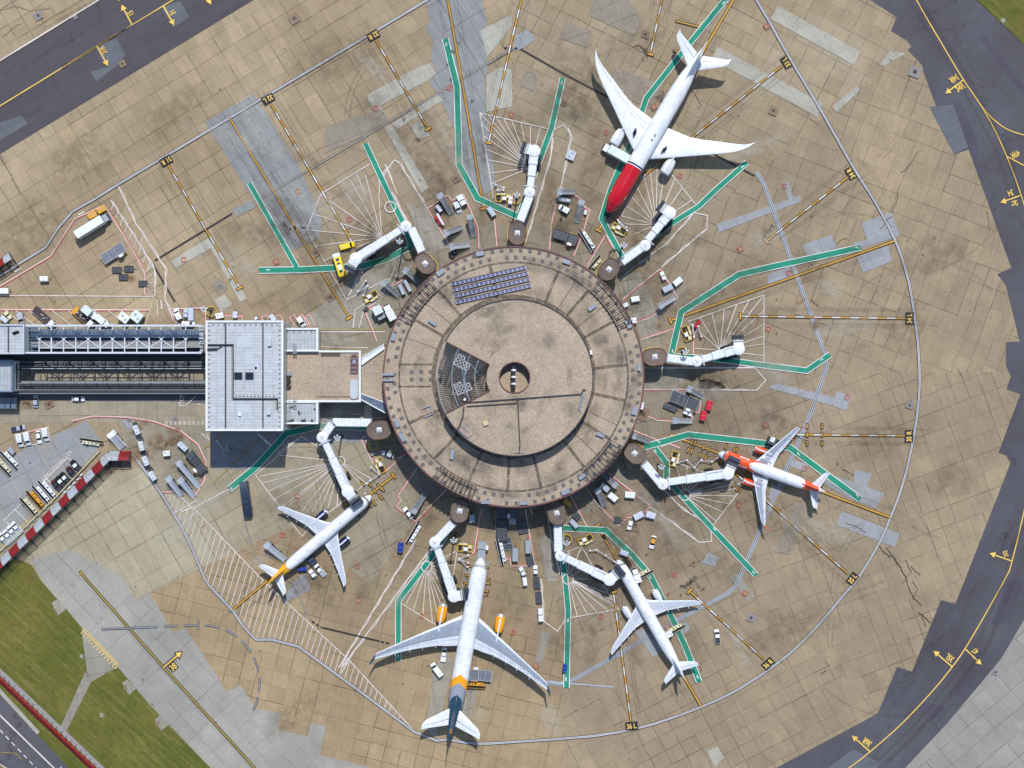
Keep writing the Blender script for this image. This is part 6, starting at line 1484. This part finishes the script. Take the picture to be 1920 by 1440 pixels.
def mk_belt(c='v_white',L=8.5,tr='v_black'):
    e=empty('belt_loader'); h=L/2; m=MB(); m.rbox(-.1,-.62,.35,L*.72,1.0,.75,.1); m.build('body',c,e); m=MB(); m.rbox(-h*.35,-.62,1.1,1.0,.8,.55,.1); m.build('cab',c,e); m=MB(); m.rbox(h*.3,-.62,1.1,.7,.6,.2,.05); m.build('locker',c,e)
    m=MB()
    for k in range(4): m.rbox(-h*.55+k*L*.16,-.62,1.1,.4,.5,.12,.04)
    m.build('fitting','v_black',e)
    m=MB(); m.beam((-h,.35,.7),(h,.35,1.5),.75,.16); m.build('belt',tr,e)
    m=MB()
    for y in (-.07,.8): m.beam((-h,y,.78),(h,y,1.58),.1,.24)
    m.build('side_rail',c,e); m=MB(); m.box(0,.35,.7,L*.6,.6,.3); m.build('chassis','v_dark',e); wheels(e,(-h*.45,h*.45),.8,.32); return e
def mk_loader(L=9.,W=3.6,c='v_grey',deck='roller'):
    e=empty('cargo_loader'); h=L/2; m=MB(); m.box(-L*.18,0,1.4,L*.56,W*.82,.22); m.build('main_platform',deck,e); m=MB(); m.box(L*.3,0,1.9,L*.34,W*.88,.22); m.build('front_platform',deck,e)
    m=MB()
    for s in (-1,1): m.beam((-h,s*W*.45,1.55),(L*.12,s*W*.45,1.55),.16,.4); m.beam((L*.12,s*W*.48,2.0),(h,s*W*.48,2.0),.16,.4)
    for x,z in ((-h+.1,1.5),(L*.1,1.5),(h-.1,2.0)): m.beam((x,-W*.45,z),(x,W*.45,z),.2,.25)
    m.beam((-L*.2,-W*.4,1.56),(-L*.2,W*.4,1.56),.1,.08); m.beam((-L*.02,-W*.4,1.56),(-L*.02,W*.4,1.56),.1,.08)
    m.build('side_rail',c,e)
    m=MB(); m.box(0,0,.75,L*.9,W*.6,.5); m.build('chassis','v_dark',e)
    m=MB(); m.rbox(L*.22,-W*.5-.35,1.4,1.5,.9,1.2,.12); m.build('operator_cab','v_white',e); m=MB(); m.beam((L*.05,-W*.5-.3,1.9),(L*.42,-W*.5-.3,2.3),.18,.2); m.beam((L*.1,W*.5+.1,2.1),(L*.4,W*.5+.1,2.1),.14,.3); m.build('step_rail','v_amber',e)
    wheels(e,(-L*.32,L*.32),W*.38,.42,.3); return e
def mk_bus(c,L=12,W=2.6,front=None):
    e=empty('coach'); h=L/2; m=MB(); shell(m,[(-h,W/2-.1,W/2-.14,.5,3.0),(-h+.15,W/2,W/2-.05,.4,3.1),(h-.5,W/2,W/2-.05,.4,3.1),(h,W/2-.08,W/2-.2,.45,2.8)]); m.build('body',c,e,smooth=35)
    m=MB(); m.box(0,0,2.0,L-.8,W+.03,.75); m.box(h-.1,0,1.9,.35,W-.4,1.1); m.build('window_band','v_glass',e)
    for x in (-h*.55,0.1*h,h*.5): m=MB(); m.rbox(x,0,3.08,.9,1.0,.14,.08); m.build('roof_hatch','v_dark',e)
    m=MB(); m.rbox(-h*.2,0,3.08,1.9,1.3,.2,.1); m.build('roof_unit',front or c,e)
    if front: m=MB(); m.rbox(h-.35,0,2.2,1.3,W,1.0,.3); m.build('front_cowl',front,e)
    wheels(e,(-h+2.4,h-2.3),W/2-.15,.5,.3); return e
def mk_unit(flip=1):
    e=empty('ground_service_unit'); m=MB()
    for a,b in (((-2.5,-1.1),(2.5,-1.1)),((-2.5,1.1),(-1.2,1.1)),((-2.5,-1.1),(-2.5,1.1)),((2.5,-1.1),(2.5,1.1)),((.4,1.1),(2.5,1.1)),((.4,-1.1),(.4,1.1)),((-1.2,-1.1),(-1.2,1.1))):
        for z in (.5,1.0): m.beam((*a,z),(*b,z),.16,.14)
        m.beam((*a,0),(*a,1.0),.12,.12); m.beam((*b,0),(*b,1.0),.12,.12)
    m.build('guard_rail','yellow',e)
    m=MB(); m.rbox(-.4,.2,.2,1.3,1.2,1.7,.08); m.build('power_cabinet','v_white',e)
    m=MB(); m.rbox(-1.8,-.5,.1,1.1,1.0,1.1,.08); m.rbox(.0,-1.3,.1,1.6,.7,.9,.06); m.rbox(1.5,-1.25,.1,1.1,.6,.9,.06); m.build('hose_locker','v_cream',e)
    m=MB(); m.cyl((1.5,.1,.2),(1.5,.1,1.0),.55,n=14); m.build('cable_reel','v_black',e)
    return e
def mk_arm(pts,label):
    c=P(*pts[0]); e=empty('cable_arm',(c.x,c.y,0)); tag(e,label,'cable arm','folding cable arms at the stands')
    q=[Vector((P(*p).x-c.x,P(*p).y-c.y,1.6)) for p in pts]
    for a,b in zip(q,q[1:]): m=MB(); m.beam(a,b,.2,.22); m.build('arm','v_silver',e)
    for a in q: m=MB(); m.cyl((a.x,a.y,0),(a.x,a.y,1.85),.14,n=8); m.cyl((a.x,a.y,1.4),(a.x,a.y,1.9),.3,n=10); m.build('joint','v_white',e)
    m=MB(); m.rbox(q[-1].x,q[-1].y,0,.7,.7,1.2,.1); m.build('plug_trolley','red_paint',e)
PROTO={}
def put(key,maker,x,y,ang,label,cat,group,z=1.2,s=1.0):
    if key not in PROTO: PROTO[key]=maker(); o=PROTO[key]; KIDS[o.name]=list(o.children)
    else: o=copy_tree(PROTO[key])
    v=P(x,y,z); o.location=(v.x,v.y,0); o.rotation_euler=(0,0,R(ang))
    tag(o,label,cat,group); return o
def car(c,x,y,a,l): put('car'+c,lambda:mk_car(c),x,y,a,l,'car','cars on the apron')
def van(c,x,y,a,l,L=5.2): put('van'+c+str(L),lambda:mk_van(c,L),x,y,a,l,'van','vans on the apron')
def tug(x,y,a,l,c='v_white'): put('tug'+c,lambda:mk_tug(c),x,y,a,l,'baggage tug','baggage tugs')
def cart(c,x,y,a,l,L=3.4,W=1.9): put('cart%s%s%s'%(c,L,W),lambda:mk_cart(c,L,W),x,y,a,l,'baggage cart','covered baggage carts')
def dolly(c,x,y,a,l,L=3.2,W=2.3,d='roller'): put('dol%s%s%s%s'%(c,L,W,d),lambda:mk_dolly(c,L,W,d),x,y,a,l,'cargo dolly','cargo dollies')
def box(c,x,y,a,l,L=3.,W=2.,Hh=2.2): put('box%s%s%s%s'%(c,L,W,Hh),lambda:mk_box(c,L,W,Hh),x,y,a,l,'equipment box','equipment boxes')
def stairs(x,y,a,l,L=7.5,c='v_grey',W=1.8,Hh=3.4,tr='tread'): put('st%s%s%s%s%s'%(L,c,W,Hh,tr),lambda:mk_stairs(c,L,W,Hh,tr),x,y,a,l,'passenger stairs','mobile passenger stairs')
def belt(x,y,a,l,L=8.5,c='v_white',tr='v_black'): put('bl%s%s%s'%(L,c,tr),lambda:mk_belt(c,L,tr),x,y,a,l,'belt loader','belt loaders')
def pick(c,x,y,a,l,bed='v_dark',roof=None): put('pk%s%s%s'%(c,bed,roof),lambda:mk_pickup(c,bed,roof),x,y,a,l,'pickup truck','pickup trucks')
def loader(x,y,a,l,L=9.,W=3.6,c='v_grey',d='roller'): put('ld%s%s%s%s'%(L,W,c,d),lambda:mk_loader(L,W,c,d),x,y,a,l,'cargo loader','cargo loaders')
def truck(c,x,y,a,l,L=8,W=2.4,Hh=3.3,flat=False,endc=None,cab='v_white'): put('tk%s%s%s%s%s%s'%(c,L,W,flat,endc,cab),lambda:mk_truck(c,cab,L,W,Hh,flat,endc),x,y,a,l,'truck','trucks on the apron')
def unit(x,y,a,l): put('unit',mk_unit,x,y,a,l,'service unit','yellow railed service units')
# --- upper left yard
truck('v_white',176,424,32,'long white lorry beside two yellow dollies in the upper left yard',12.4,2.8,4.6,cab='v_grey')
box('v_amber',173,403,28,'left yellow box dolly above the long white lorry',2.9,1.9,1.5); box('v_amber',190,393,28,'right yellow box dolly above the long white lorry',2.9,1.9,1.5)
loader(213,475,32,'grey cargo loader with yellow rails below the long white lorry',8.6,3.6,'v_silver','roller_l')
dolly('v_dark',218,506,0,'dark dolly left of the coupled pair below the upper left cargo loader',3.0,1.9); dolly('v_black',241,504,0,'black dolly hitched on the right of the coupled pair',3.0,1.9); dolly('v_dark',230.5,519.5,0,'single dark dolly below the coupled pair of dollies',3.0,1.9); dolly('v_dark',267,531.5,0,'dark dolly touching the red and white line left of the long slot drain',2.8,1.9)
cart('v_white',83,523,0,'lone white cart on open concrete in the upper left yard',2.8,1.7); cart('v_white',7,546,0,'white cart cut by the left edge above the parking row',3.4,1.9)
# --- row above the footbridge
cart('v_lilac',8,599,-40,'small lilac trailer at the left end of the row above the footbridge',2.6,1.5); tug(15,591,-55,'cream baggage tug at the left end of the row above the footbridge','v_cream'); van('v_silver',39,597,-75,'pale grey van third from the left above the footbridge',3.8)
truck('v_brown',83,595,-42,'long dirty flatbed lorry with white cab near the footbridge tower',9.0,2.6,3,True,None); truck('v_brown',157,596,-42,'flatbed lorry with a bright yellow tail lift above the footbridge',8.6,2.6,3,True,'v_amber')
truck('v_mint',171,587,-40,'mint white high box truck beside the yellow tailed flatbed',5.4,2.4,4.4); truck('v_white',194,603,-40,'white box truck just right of the yellow tailed flatbed',5.6,2.1,3.0)
box('v_white',234,596,-38,'white box with roof vents, left of the square pair above the footbridge',3.6,2.7,3.0); box('v_mint',258,594,-38,'large pale square box, right of the pair above the footbridge',3.6,3.3,3.2)
van('v_white',333,589,115,'small white van inside the red lined bay left of the yellow ring',3.9); tug(348,587,92,'small lilac tug between the white van and grey trailers','v_lilac'); cart('v_lilac',358,583,90,'upper grey trailer in the red lined bay',2.2,1.8); cart('v_lilac',358,595,90,'lower grey trailer in the red lined bay',2.2,1.8); van('v_white',353,608,0,'white van pointing right, tucked against the footbridge',4.2)
box('v_white',412,592,12,'white box just above the grey block near the yellow ring',2.6,1.8,1.9); cart('v_lilac',441,590,90,'grey cart in the red bay above the grey block',2.2,1.6); box('v_white',480,597,30,'small white cabinet beside the red zigzag bays',1.0,.8,1.5); cart('v_lilac',511,596,-55,'pale cart in the left red zigzag bay',2.4,1.6); van('v_white',565,604,-58,'white van in the right red zigzag bay',3.4)
# --- around the yellow bus
put('suv',lambda:mk_van('v_yellow',5.0,1.9),651,461,15,'yellow van above the long arm of the jet bridge','van','vans on the apron')
put('ybus',lambda:mk_bus('v_yellow',7.6,2.6,'v_white'),637,498,107,'yellow airport coach across the green path under the jet bridge cab','bus',None)
unit(695,556,31,'yellow railed service unit left of the terminal below the yellow bus'); mk_arm([(682,554),(690,537),(672,547),(687,527)],'folded cable arm with red trolley below the yellow bus')
stairs(733,542,138,'grey stairs between the yellow railed unit and the terminal',7.2); stairs(774,519,140,'grey stairs in the shade of the left bridge head',7.6)
cart('v_silver',753,543,-66,'slim white trailer left in the small red bay beside the terminal',3.6,1.2); cart('v_silver',764,536,-62,'slim white trailer right in the small red bay beside the terminal',4.2,1.2)
truck('v_mint',712,588,-62,'mint white high sided truck left of the round terminal',5.0,3.0,4.2,cab='v_grey'); truck('v_white',731,586,118,'white truck with round roof mark hugging the round terminal',5.8,2.6,3.4)
box('v_black',686,580,30,'low black framed box at the corner of the white lines',1.8,1.1,.9)
cart('v_lilac',787,452,-60,'grey cart under the bend of the yellow bus jet bridge',2.4,1.6)
# --- stand top centre left
stairs(835,383,122,'tall ribbed stairs in the upper corner of the red lined bay',7.6,W=1.9,Hh=4.2); cart('v_lilac',823,391,-55,'lilac cart under the tall ribbed stairs',2.6,1.3); belt(824,412,-60,'low trailer with red edges in the red lined bay',4.4,'red_paint','v_silver')
van('v_white',858,389,-68,'white van with dark windscreen beside the white box body',3.7); truck('v_white',866,377,-62,'short white box truck in the corner of the red lined bay',4.0,2.2,3.0)
stairs(850,433,205,'grey stairs lying across the lower part of the red lined bay',6.6,Hh=4); stairs(884,424,100,'grey stairs standing upright on the right of the red lined bay',7.4,Hh=4); stairs(862,462,190,'pale stairs with black fittings touching the terminal rim above',6.8,Hh=3.6,tr='tread_w'); box('v_dark',849,476,60,'dark box half under the upper terminal rim',2.6,1.8,1.0)
cart('v_silver',921,397,-55,'white cart between the green path and the upper bridge head',3.4,1.7)
unit(943,371,180,'yellow railed service unit left of the upper bridge head ring'); mk_arm([(930,347),(945,353),(933,357),(944,358)],'short folded cable arm above the unit by the upper ring'); tug(957,375,85,'small white tug between the upper unit and the yellow ring')
box('v_silver',1070.5,290.5,68,'grey square machine on the white zigzag line near the top',3.2,3.0,1.2)
stairs(1061,361,184,'ribbed stairs lying flat at the top of the middle red bay',6.0,Hh=4); cart('v_white',1053,374,-12,'left of two white carts below the lying ribbed stairs',2.2,1.2); cart('v_silver',1063,376,-12,'right of two white carts below the lying ribbed stairs',2.2,1.2)
van('v_white',1057,392,150,'white van in the middle red bay above the terminal',3.7); stairs(1086,397,78,'ribbed stairs with pale platform in the middle red bay',7.4,tr='tread',Hh=3.8); box('v_white',1098,398,75,'small white cabinet right of the ribbed stairs',1.6,.9,1.3)
loader(1060,444,-18,'dark cargo loader in the middle red bay above the terminal',8.8,3.4,'v_dark'); belt(1101,451,122,'long black belt loader right of the dark cargo loader',8.8); belt(1117,492,50,'cream belt loader tucked between terminal rim and bridge head',5.2,'v_cream')
# --- red nosed airliner stand
truck('v_mint',1157,290,150,'long raised white catering truck beside the red nosed airliner',11.0,2.9,5.0); dolly('v_grey',1173,300,-30,'grey loading platform between catering truck and red nosed airliner',2.4,2.0,'roller_l')
put('pushback',lambda:mk_tug('v_dark'),1142,398,60,'black pushback tug under the red nose','pushback tug',None)
unit(1161,429,-30,'yellow railed service unit right of the red nosed airliner'); mk_arm([(1175,433),(1160,418),(1174,427),(1158,414)],'folded cable arm above the service unit by the red nose')
# --- right hand stands
tug(1243,517,110,'small white tug at the top corner of the right red bay'); cart('v_white',1271,528,40,'white cart outside the right red bay',3.2,2.0); cart('v_silver',1252,541,26,'silver cart lying across the edge line of the right red bay',3.4,2.0); stairs(1250,567,210,'pale stairs at the lower corner of the right red bay',6.6,tr='tread_w'); cart('v_white',1191,561,10,'white cart right of the terminal rim',2.8,1.8); box('v_white',1173,572,25,'small white box against the right terminal rim',1.8,1.3,1.6); box('v_white',1188,601,5,'white box half hidden by the right terminal rim',1.8,1.9,2.0)
unit(1287,625,110,'yellow railed service unit beside the empty stand right of the terminal'); mk_arm([(1297,610),(1300,632),(1308,612),(1314,631)],'zigzag cable arm beside the empty stand on the right'); tug(1308,608,65,'dark red and white tug beside the zigzag cable arm','red_paint')
loader(1283,751,-22,'big grey cargo loader in the red bay right of the terminal',10.0,4.2,'v_grey','roller'); dolly('v_black',1257,764,-22,'black dolly below the big loader right of the terminal',4.6,2.0); stairs(1303,736,152,'stairs at the top edge of the bay above the two red boxes',6.4); tug(1290,775,-22,'low white tug between the big loader and the lower stairs'); stairs(1279,789,178,'stairs lying level at the bottom of the bay near two red boxes',6.8,tr='tread_w')
cart('v_red',1329.5,760,75,'upper right of two bright red covered carts',3.2,2.0); cart('v_red',1318.5,779,80,'lower left of two bright red covered carts',3.2,2.0)
stairs(1201,822,160,'grey stairs poking from the shade of the right terminal rim',6.8); box('v_white',1203,761,75,'white box sliver beside the right terminal rim',2.4,1.2,2.2)
unit(1264,860,75,'yellow railed service unit left of the orange nosed airliner'); mk_arm([(1268,867),(1287,862),(1301,876),(1314,862),(1334,865),(1344,858)],'long zigzag cable arm reaching the orange nosed airliner')
truck('v_dark',1452,829,-20,'dark fuelling truck with a white box under the orange airliner wing',5.4,2.4,2.8,cab='v_dark'); box('v_white',1447,824,-20,'white box on the dark truck beside the orange airliner wing',1.5,1.6,3.2)
# --- lower right bay
stairs(1141,898,-42,'stairs leaning along the upper line of the lower right bay',7.2); cart('v_silver',1134,914,-38,'silver cart beside the shade edge in the lower right bay',3.2,2.0); cart('v_white',1149,932,-40,'white and grey cart near the middle of the lower right bay',3.2,2.1); cart('v_white',1181,928,-5,'white cart alone on the right of the lower right bay',3.4,2.1); stairs(1126,933,113,'stairs pointing down on the left of the lower right bay',7.0)
dolly('v_black',1158,976,-8,'black pallet frame at the bottom corner of the lower right bay',2.2,1.9); cart('v_lilac',1197.5,967,27,'left cart of the towed pair below the lower right bay',3.4,2.1); cart('v_lilac',1220,966,-15,'right cart of the towed pair below the lower right bay',3.2,2.1); tug(1181,986,255,'white baggage tug pulling two grey topped carts')
put('amber_car',lambda:mk_car('v_white','v_amber'),1224,1017,256,'white car with an amber roof on open concrete below the terminal','car','cars on the apron')
box('v_amber',1064,943,-40,'yellow box in the shade beside the lower bridge head',3.0,1.5,1.8); dolly('v_black',1081,969,-40,'black dolly right of the lower bridge head',2.4,2.0); cart('v_silver',1076,982,-48,'silver cart parked on the end of the green path',3.2,1.6)
# --- bottom bay
loader(941,982,90,'long dark cargo loader in the shade of the bottom terminal rim',12.2,3.9,'v_dark'); stairs(961,965,270,'narrow stairs in the shade of the bottom terminal rim',6.0); dolly('v_dark',980,989,100,'dark slatted dolly in the shade of the bottom bay',4.2,3.2); dolly('v_grey',951,1020,100,'grey slatted dolly at the shade edge of the bottom bay',4.0,3.2)
belt(939,1035,102,'long belt loader along the left line of the bottom bay',9.2); cart('v_grey',966,1040,88,'long grey covered cart in the middle of the bottom bay',4.4,2.0); cart('v_grey',990,1025,92,'long grey covered cart against the right line of the bottom bay',4.4,1.9); dolly('v_dark',994,1052,105,'dark dolly at the lower right corner of the bottom bay',3.2,2.2)
tug(979,1071,117,'white tug pulling one white cart below the bottom bay'); cart('v_white',984,1090,97,'single white cart behind the tug below the bottom bay',2.8,1.4); tug(1004,1068,92,'white tug leading the long dolly train below the bottom bay'); dolly('v_dark',1006,1094,95,'first dark dolly of the long train below the bottom bay',3.9,1.9); dolly('v_dark',1010,1122,94,'second dark dolly of the long train below the bottom bay',3.9,1.9); cart('v_white',1013,1146,92,'upper white cart at the tail of the long dolly train',2.1,1.6); cart('v_white',1014,1159,92,'lower white cart at the tail of the long dolly train',2.1,1.6)
cart('v_lilac',885,972,92,'lilac cart in the shade between two bridge heads',2.6,1.7)
unit(871,1028,175,'yellow railed service unit left of the nose with yellow engines'); mk_arm([(878,1040),(862,1046),(878,1054),(861,1048),(877,1062)],'folded cable arm beside the nose of the airliner with yellow engines')
put('ptug',lambda:mk_loader(6.8,2.7,'v_silver','v_grey'),903,1034,85,'long grey pushback tractor in front of the airliner with yellow engines','pushback tractor',None)
unit(1098,1012,25,'yellow railed service unit above the all white airliner'); mk_arm([(1106,1031),(1118,1030),(1135,1040),(1152,1052)],'thin cable arm reaching the nose of the all white airliner')
# --- lower left stands
cart('v_blue',751,1026,84,'blue covered cart on open concrete below the terminal',3.2,1.8); belt(776,999,60,'black belt loader left of the bridge to the yellow engined airliner',8.6); stairs(787,942,-122,'grey stairs rising toward the shade below the terminal',8.2); car('v_white',765,962,128,'white car beside the grey stairs below the terminal')
car('v_silver',727,852,160,'silver car in the shade left of the terminal rim'); box('v_grey',699,851,30,'small grey box left of the silver car in the shade',1.6,1.0,1.0); unit(713,873,-70,'yellow railed service unit above the airliner with dark blue engines'); mk_arm([(697,876),(712,888),(690,905),(686,925)],'cable arm above the cockpit with dark blue engines')
put('dbus',lambda:mk_bus('v_navy',11.6,2.8),462,935,-82,'long dark blue airport bus right of the hatched triangle','bus',None)
stairs(517,1034,137,'curved grey stairs at the rear door of the yellow tailed airliner',8.6,'v_silver',2.0,3.4,'v_silver'); put('cargo_box',lambda:mk_cart('v_navy',3.2,2.4,1.9,'cargo_container'),583,1049,-50,'dark blue cargo container below the yellow tailed airliner','cargo container',None); pick('v_white',600,1070,130,'white pickup parked right of a smaller one near the yellow tail',bed='v_grey'); tug(585,1075,130,'white tug left of the white pickup near the yellow tail'); cart('v_blue',567,1067,3,'blue covered cart under the yellow tailed airliner',3.0,1.3)
pick('v_white',832,1228,82,'white pickup under the left wing of the yellow engined airliner',bed='v_white'); van('v_white',819,1256,128,'white van left of the grey chevron tail',5.2)
loader(901,1266,175,'pale cargo loader at the rear hold of the yellow engined airliner',7.6,3.8,'v_silver','roller_l'); belt(893,1286,175,'black belt loader below the pale cargo loader at the grey tail',6.2,'v_amber')
truck('v_white',1193,1078,110,'white box truck touching the green path by the all white airliner',5.0,2.0,3.4); cart('v_silver',1170,1037,-20,'grey and white cart at the bend of the green path',2.8,1.7)
for x,y,l in ((1206,1078,'front raised belt loader crossing the green path beside the all white airliner'),(1266,1181,'rear raised belt loader crossing the green path beside the all white airliner')): belt(x,y,208,l,7.0,'v_cream')
box('v_white',1194,1086,28,'white loading box at the front door of the all white airliner',2.0,1.9,3.6); box('v_white',1254,1187,28,'white loading box at the rear door of the all white airliner',2.0,1.9,3.6)
pick('v_white',1345,1194,97,'white pickup alone on the empty lower right stand'); cart('v_blue',1059,1252,83,'blue cart on the green path at the bottom',2.6,1.3)
# --- left yard
stairs(219,825,128,'wide grey ramp loader above the end of the blast fence',6.6,'v_white',2.6,2.0,'v_grey')
for i,(x,y,a) in enumerate(((257,806,-66),(266,836,-76),(274,864,-70),(287,892,-62))): box('v_pale',x,y,a,('top','second','third','bottom')[i]+' grey topped container in the staggered column left of the red curved line',3.2,1.5,2.6)
for i,(x,y,a) in enumerate(((253,796,-66),(264,825,-76),(271,852,-70),(282,881,-62))): dolly('v_dark',x,y,a,'dark dolly end behind the '+('top','second','third','bottom')[i]+' container of the staggered column',1.6,1.4)
box('v_white',313,850,5,'nearly square white box in the middle of the rust stained yard',2.2,1.8,2.0); box('v_lilac',343,837,-42,'lilac box angled in the rust stained yard',3.6,1.6,2.2)
loader(369,867,-50,'dark slatted cargo loader at the right end of the rust stained yard',8.2,3.3,'v_dark','roller'); stairs(354,889,127,'longest of three pale conveyors in the rust stained yard',11.0,'v_silver',1.7,3.0,'v_silver'); stairs(328,912,122,'left short conveyor of three in the rust stained yard',7.6,'v_silver',1.7,3.0,'v_silver'); stairs(351,914,125,'middle short conveyor of three in the rust stained yard',7.6,'v_silver',1.7,3.0,'v_silver')
for i,x in enumerate((6,16,27)): truck('v_grey',x,757,-90,('left','middle','right')[i]+' of three small trucks side by side at the left edge',4.0,1.7,2.2,True)
car('v_silver',66,752,90,'silver car nose up beside the dark road at left'); car('v_white',146,748,0,'white car driving on the dark road at left')
pick('v_silver',33,803,12,'silver pickup above the row of four white vans'); van('v_white',37,826,-78,'first white van from the left in the row of four',4.4); van('v_white',51,823,-78,'second white vehicle from the left in the row of four',4.4); car('v_white',72,820,-80,'white car third from the left in the row of four'); van('v_white',85,815,-80,'fourth white van at the right end of the row',4.4)
belt(171,828,-8,'black and cream belt loader above the top of the pipe barrier',8.0,'v_cream'); box('v_grey',21,845,-48,'grey box beside the left edge belt loaders',2.6,1.4,1.6)
for i,(x,y,c,r) in enumerate(((142,874,'v_black','v_white'),(134,886,'v_maroon','v_dark'),(122,897,'v_black','v_white'),(114,904,'v_black','v_white'),(106,911,'v_maroon','v_dark'))): pick(c,x,y,133,('topmost black pickup with a white roof','upper dark pickup with red sides','second black pickup with a white roof','third black pickup with a white roof','lowest dark pickup with red sides')[i]+' along the pipe barrier','v_dark',r)
for i,(x,y,c) in enumerate(((88,918,'v_white'),(77,927,'v_white'),(66,937,'v_amber'),(54,950,'v_cream'))): belt(x,y,130,('first','second','third','fourth')[i]+' belt loader counting down the pipe barrier from the pickups',8.0,c)
for i,(x,y) in enumerate(((31,990),(23,997),(15,1005),(6,1011))): pick('v_white',x,y,133,('first','second','third','last')[i]+' white pickup at the lower end of the pipe barrier','v_grey')
belt(17,862,132,'upper of two black belt loaders at the left edge',8.0,'v_white'); belt(4,874,132,'lower of two black belt loaders at the left edge',8.0,'v_cream')
cart('v_blue',-40,-40,0,'x') if 0 else None
# ------------------------------------------------------------------ people
simple('skin',lin(196,150,122),.6); simple('hiviz_o',lin(240,96,30),.7); simple('hiviz_y',lin(210,222,60),.7); simple('cloth',lin(36,40,52),.9); simple('hair',lin(40,30,24),.8); simple('hiviz_r',lin(200,36,40),.7)
def mk_person(stride=.25,arm=.2):
    V=[(0,0,.95),(0,0,1.15),(0,0,1.38),(0,0,1.5),(.03,0,1.64),(.0,.11,.88),(stride*.5,.12,.5),(stride*.3,.12,.09),(stride*.3+.16,.12,.04),(.0,-.11,.88),(-stride*.3,-.12,.5),(-stride,-.12,.1),(-stride+.15,-.12,.04),
       (0,.2,1.4),(arm*.3,.26,1.12),(arm+.08,.25,.9),(0,-.2,1.4),(-arm*.2,-.27,1.12),(-arm*.1,-.27,.87),(arm+.14,.25,.83),(-arm*.1+.02,-.27,.78)]
    E=[(0,1),(1,2),(2,3),(3,4),(0,5),(5,6),(6,7),(7,8),(0,9),(9,10),(10,11),(11,12),(2,13),(13,14),(14,15),(2,16),(16,17),(17,18),(15,19),(18,20)]
    rr=[.15,.14,.16,.06,.11,.1,.07,.05,.045,.1,.07,.05,.045,.075,.05,.035,.075,.05,.035,.04,.04]
    me=bpy.data.meshes.new('body'); me.from_pydata(V,E,[]); o=bpy.data.objects.new('body_src',me); COL.objects.link(o)
    md=o.modifiers.new('s','SKIN'); 
    for v,r in zip(me.skin_vertices[0].data,rr): v.radius=(r,r)
    me.skin_vertices[0].data[0].use_root=True
    sb=o.modifiers.new('u','SUBSURF'); sb.levels=1; sb.render_levels=1
    dg=bpy.context.evaluated_depsgraph_get(); me2=bpy.data.meshes.new_from_object(o.evaluated_get(dg)); bpy.data.objects.remove(o)
    return me2
def person(x,y,a,vest,label,hat=None):
    v=P(x,y); me=mk_person(random.uniform(.1,.35),random.uniform(.1,.3)); me.name='body'
    for mt in ('cloth','skin'): me.materials.append(M[mt])
    for p in me.polygons: p.material_index=1 if p.center.z>1.5 or (p.center.z<.88 and p.center.z>.74 and abs(p.center.y)>.2) else 0; p.use_smooth=True
    o=bpy.data.objects.new('person',me); COL.objects.link(o); o.location=(v.x,v.y,0); o.rotation_euler=(0,0,R(a)); tag(o,label,'person','ground crew on the stands')
    m=MB(); rg=[]
    for z,w,d_ in ((.92,.2,.17),(1.15,.2,.17),(1.36,.25,.18),(1.46,.2,.14),(1.5,.1,.1)): rg.append([Vector((d_*math.cos(t),w*math.sin(t),z)) for t in [2*PI*i/14 for i in range(14)]])
    m.loft(rg); m.build('vest',vest,o)
    m=MB(); rg=[]
    for z,r in ((1.66,.125),(1.74,.12),(1.79,.07),(1.8,.02)): rg.append([Vector((.02+r*1.1*math.cos(t),r*math.sin(t),z)) for t in [2*PI*i/12 for i in range(12)]])
    m.loft(rg); m.build('helmet' if hat else 'hair',hat or 'hair',o)
for a in ((671,511,90,'hiviz_o','worker in orange vest, left of the two behind the yellow coach','hiviz_o'),(679.5,511.5,200,'hiviz_o','worker in orange vest, right of the two behind the yellow coach','v_white'),(1156,411,120,'hiviz_r','worker in red and orange vest beside the red nose','hiviz_o'),(1252.5,1112,30,'hiviz_r','worker in red top beside the right wing of the all white airliner',None),(1277,1113,160,'hiviz_y','worker in yellow vest nearest the black oil stain',None),(1213,1037,80,'hiviz_y','worker in yellow vest above the white box truck',None),(829,1220,190,'hiviz_y','worker in yellow vest beside the pickup under the wing',None),(687,526,60,'hiviz_r','worker in dark red top at the folded cable arm','v_white'),(1308,601,100,'hiviz_r','worker in red top beside the dark red tug',None)): person(*a)
# ------------------------------------------------------------------ camera, sun, sky
cd=bpy.data.cameras.new('Camera'); cam=bpy.data.objects.new('Camera',cd); COL.objects.link(cam)
cam.location=(0,0,H); cam.rotation_euler=(0,0,0); cd.sensor_width=36; cd.lens=36*H/(1920/S); cd.clip_end=6000; cd.clip_start=1
SC.camera=cam
w=bpy.data.worlds.new('World'); SC.world=w; w.use_nodes=True; nt=w.node_tree; bg=nt.nodes['Background']
sk=nt.nodes.new('ShaderNodeTexSky'); sk.sky_type='NISHITA'; sk.sun_disc=False; sk.sun_elevation=R(56); sk.sun_rotation=R(10); sk.air_density=1.2; sk.dust_density=.6
nt.links.new(sk.outputs[0],bg.inputs[0]); bg.inputs[1].default_value=.12
sl=bpy.data.lights.new('Sun','SUN'); so=bpy.data.objects.new('Sun',sl); COL.objects.link(so); sl.energy=3.6; sl.angle=R(.5); sl.color=(1,.965,.91)
d=Vector((-.17*math.cos(R(56)),-.985*math.cos(R(56)),-math.sin(R(56)))); so.rotation_euler=d.to_track_quat('-Z','Y').to_euler(); so.location=(60,200,300)
SC.view_settings.view_transform='Standard'; SC.view_settings.look='None'; SC.view_settings.gamma=1; SC.view_settings.exposure=0.0
SC.cycles.max_bounces=5; SC.cycles.diffuse_bounces=2; SC.cycles.use_denoising=True
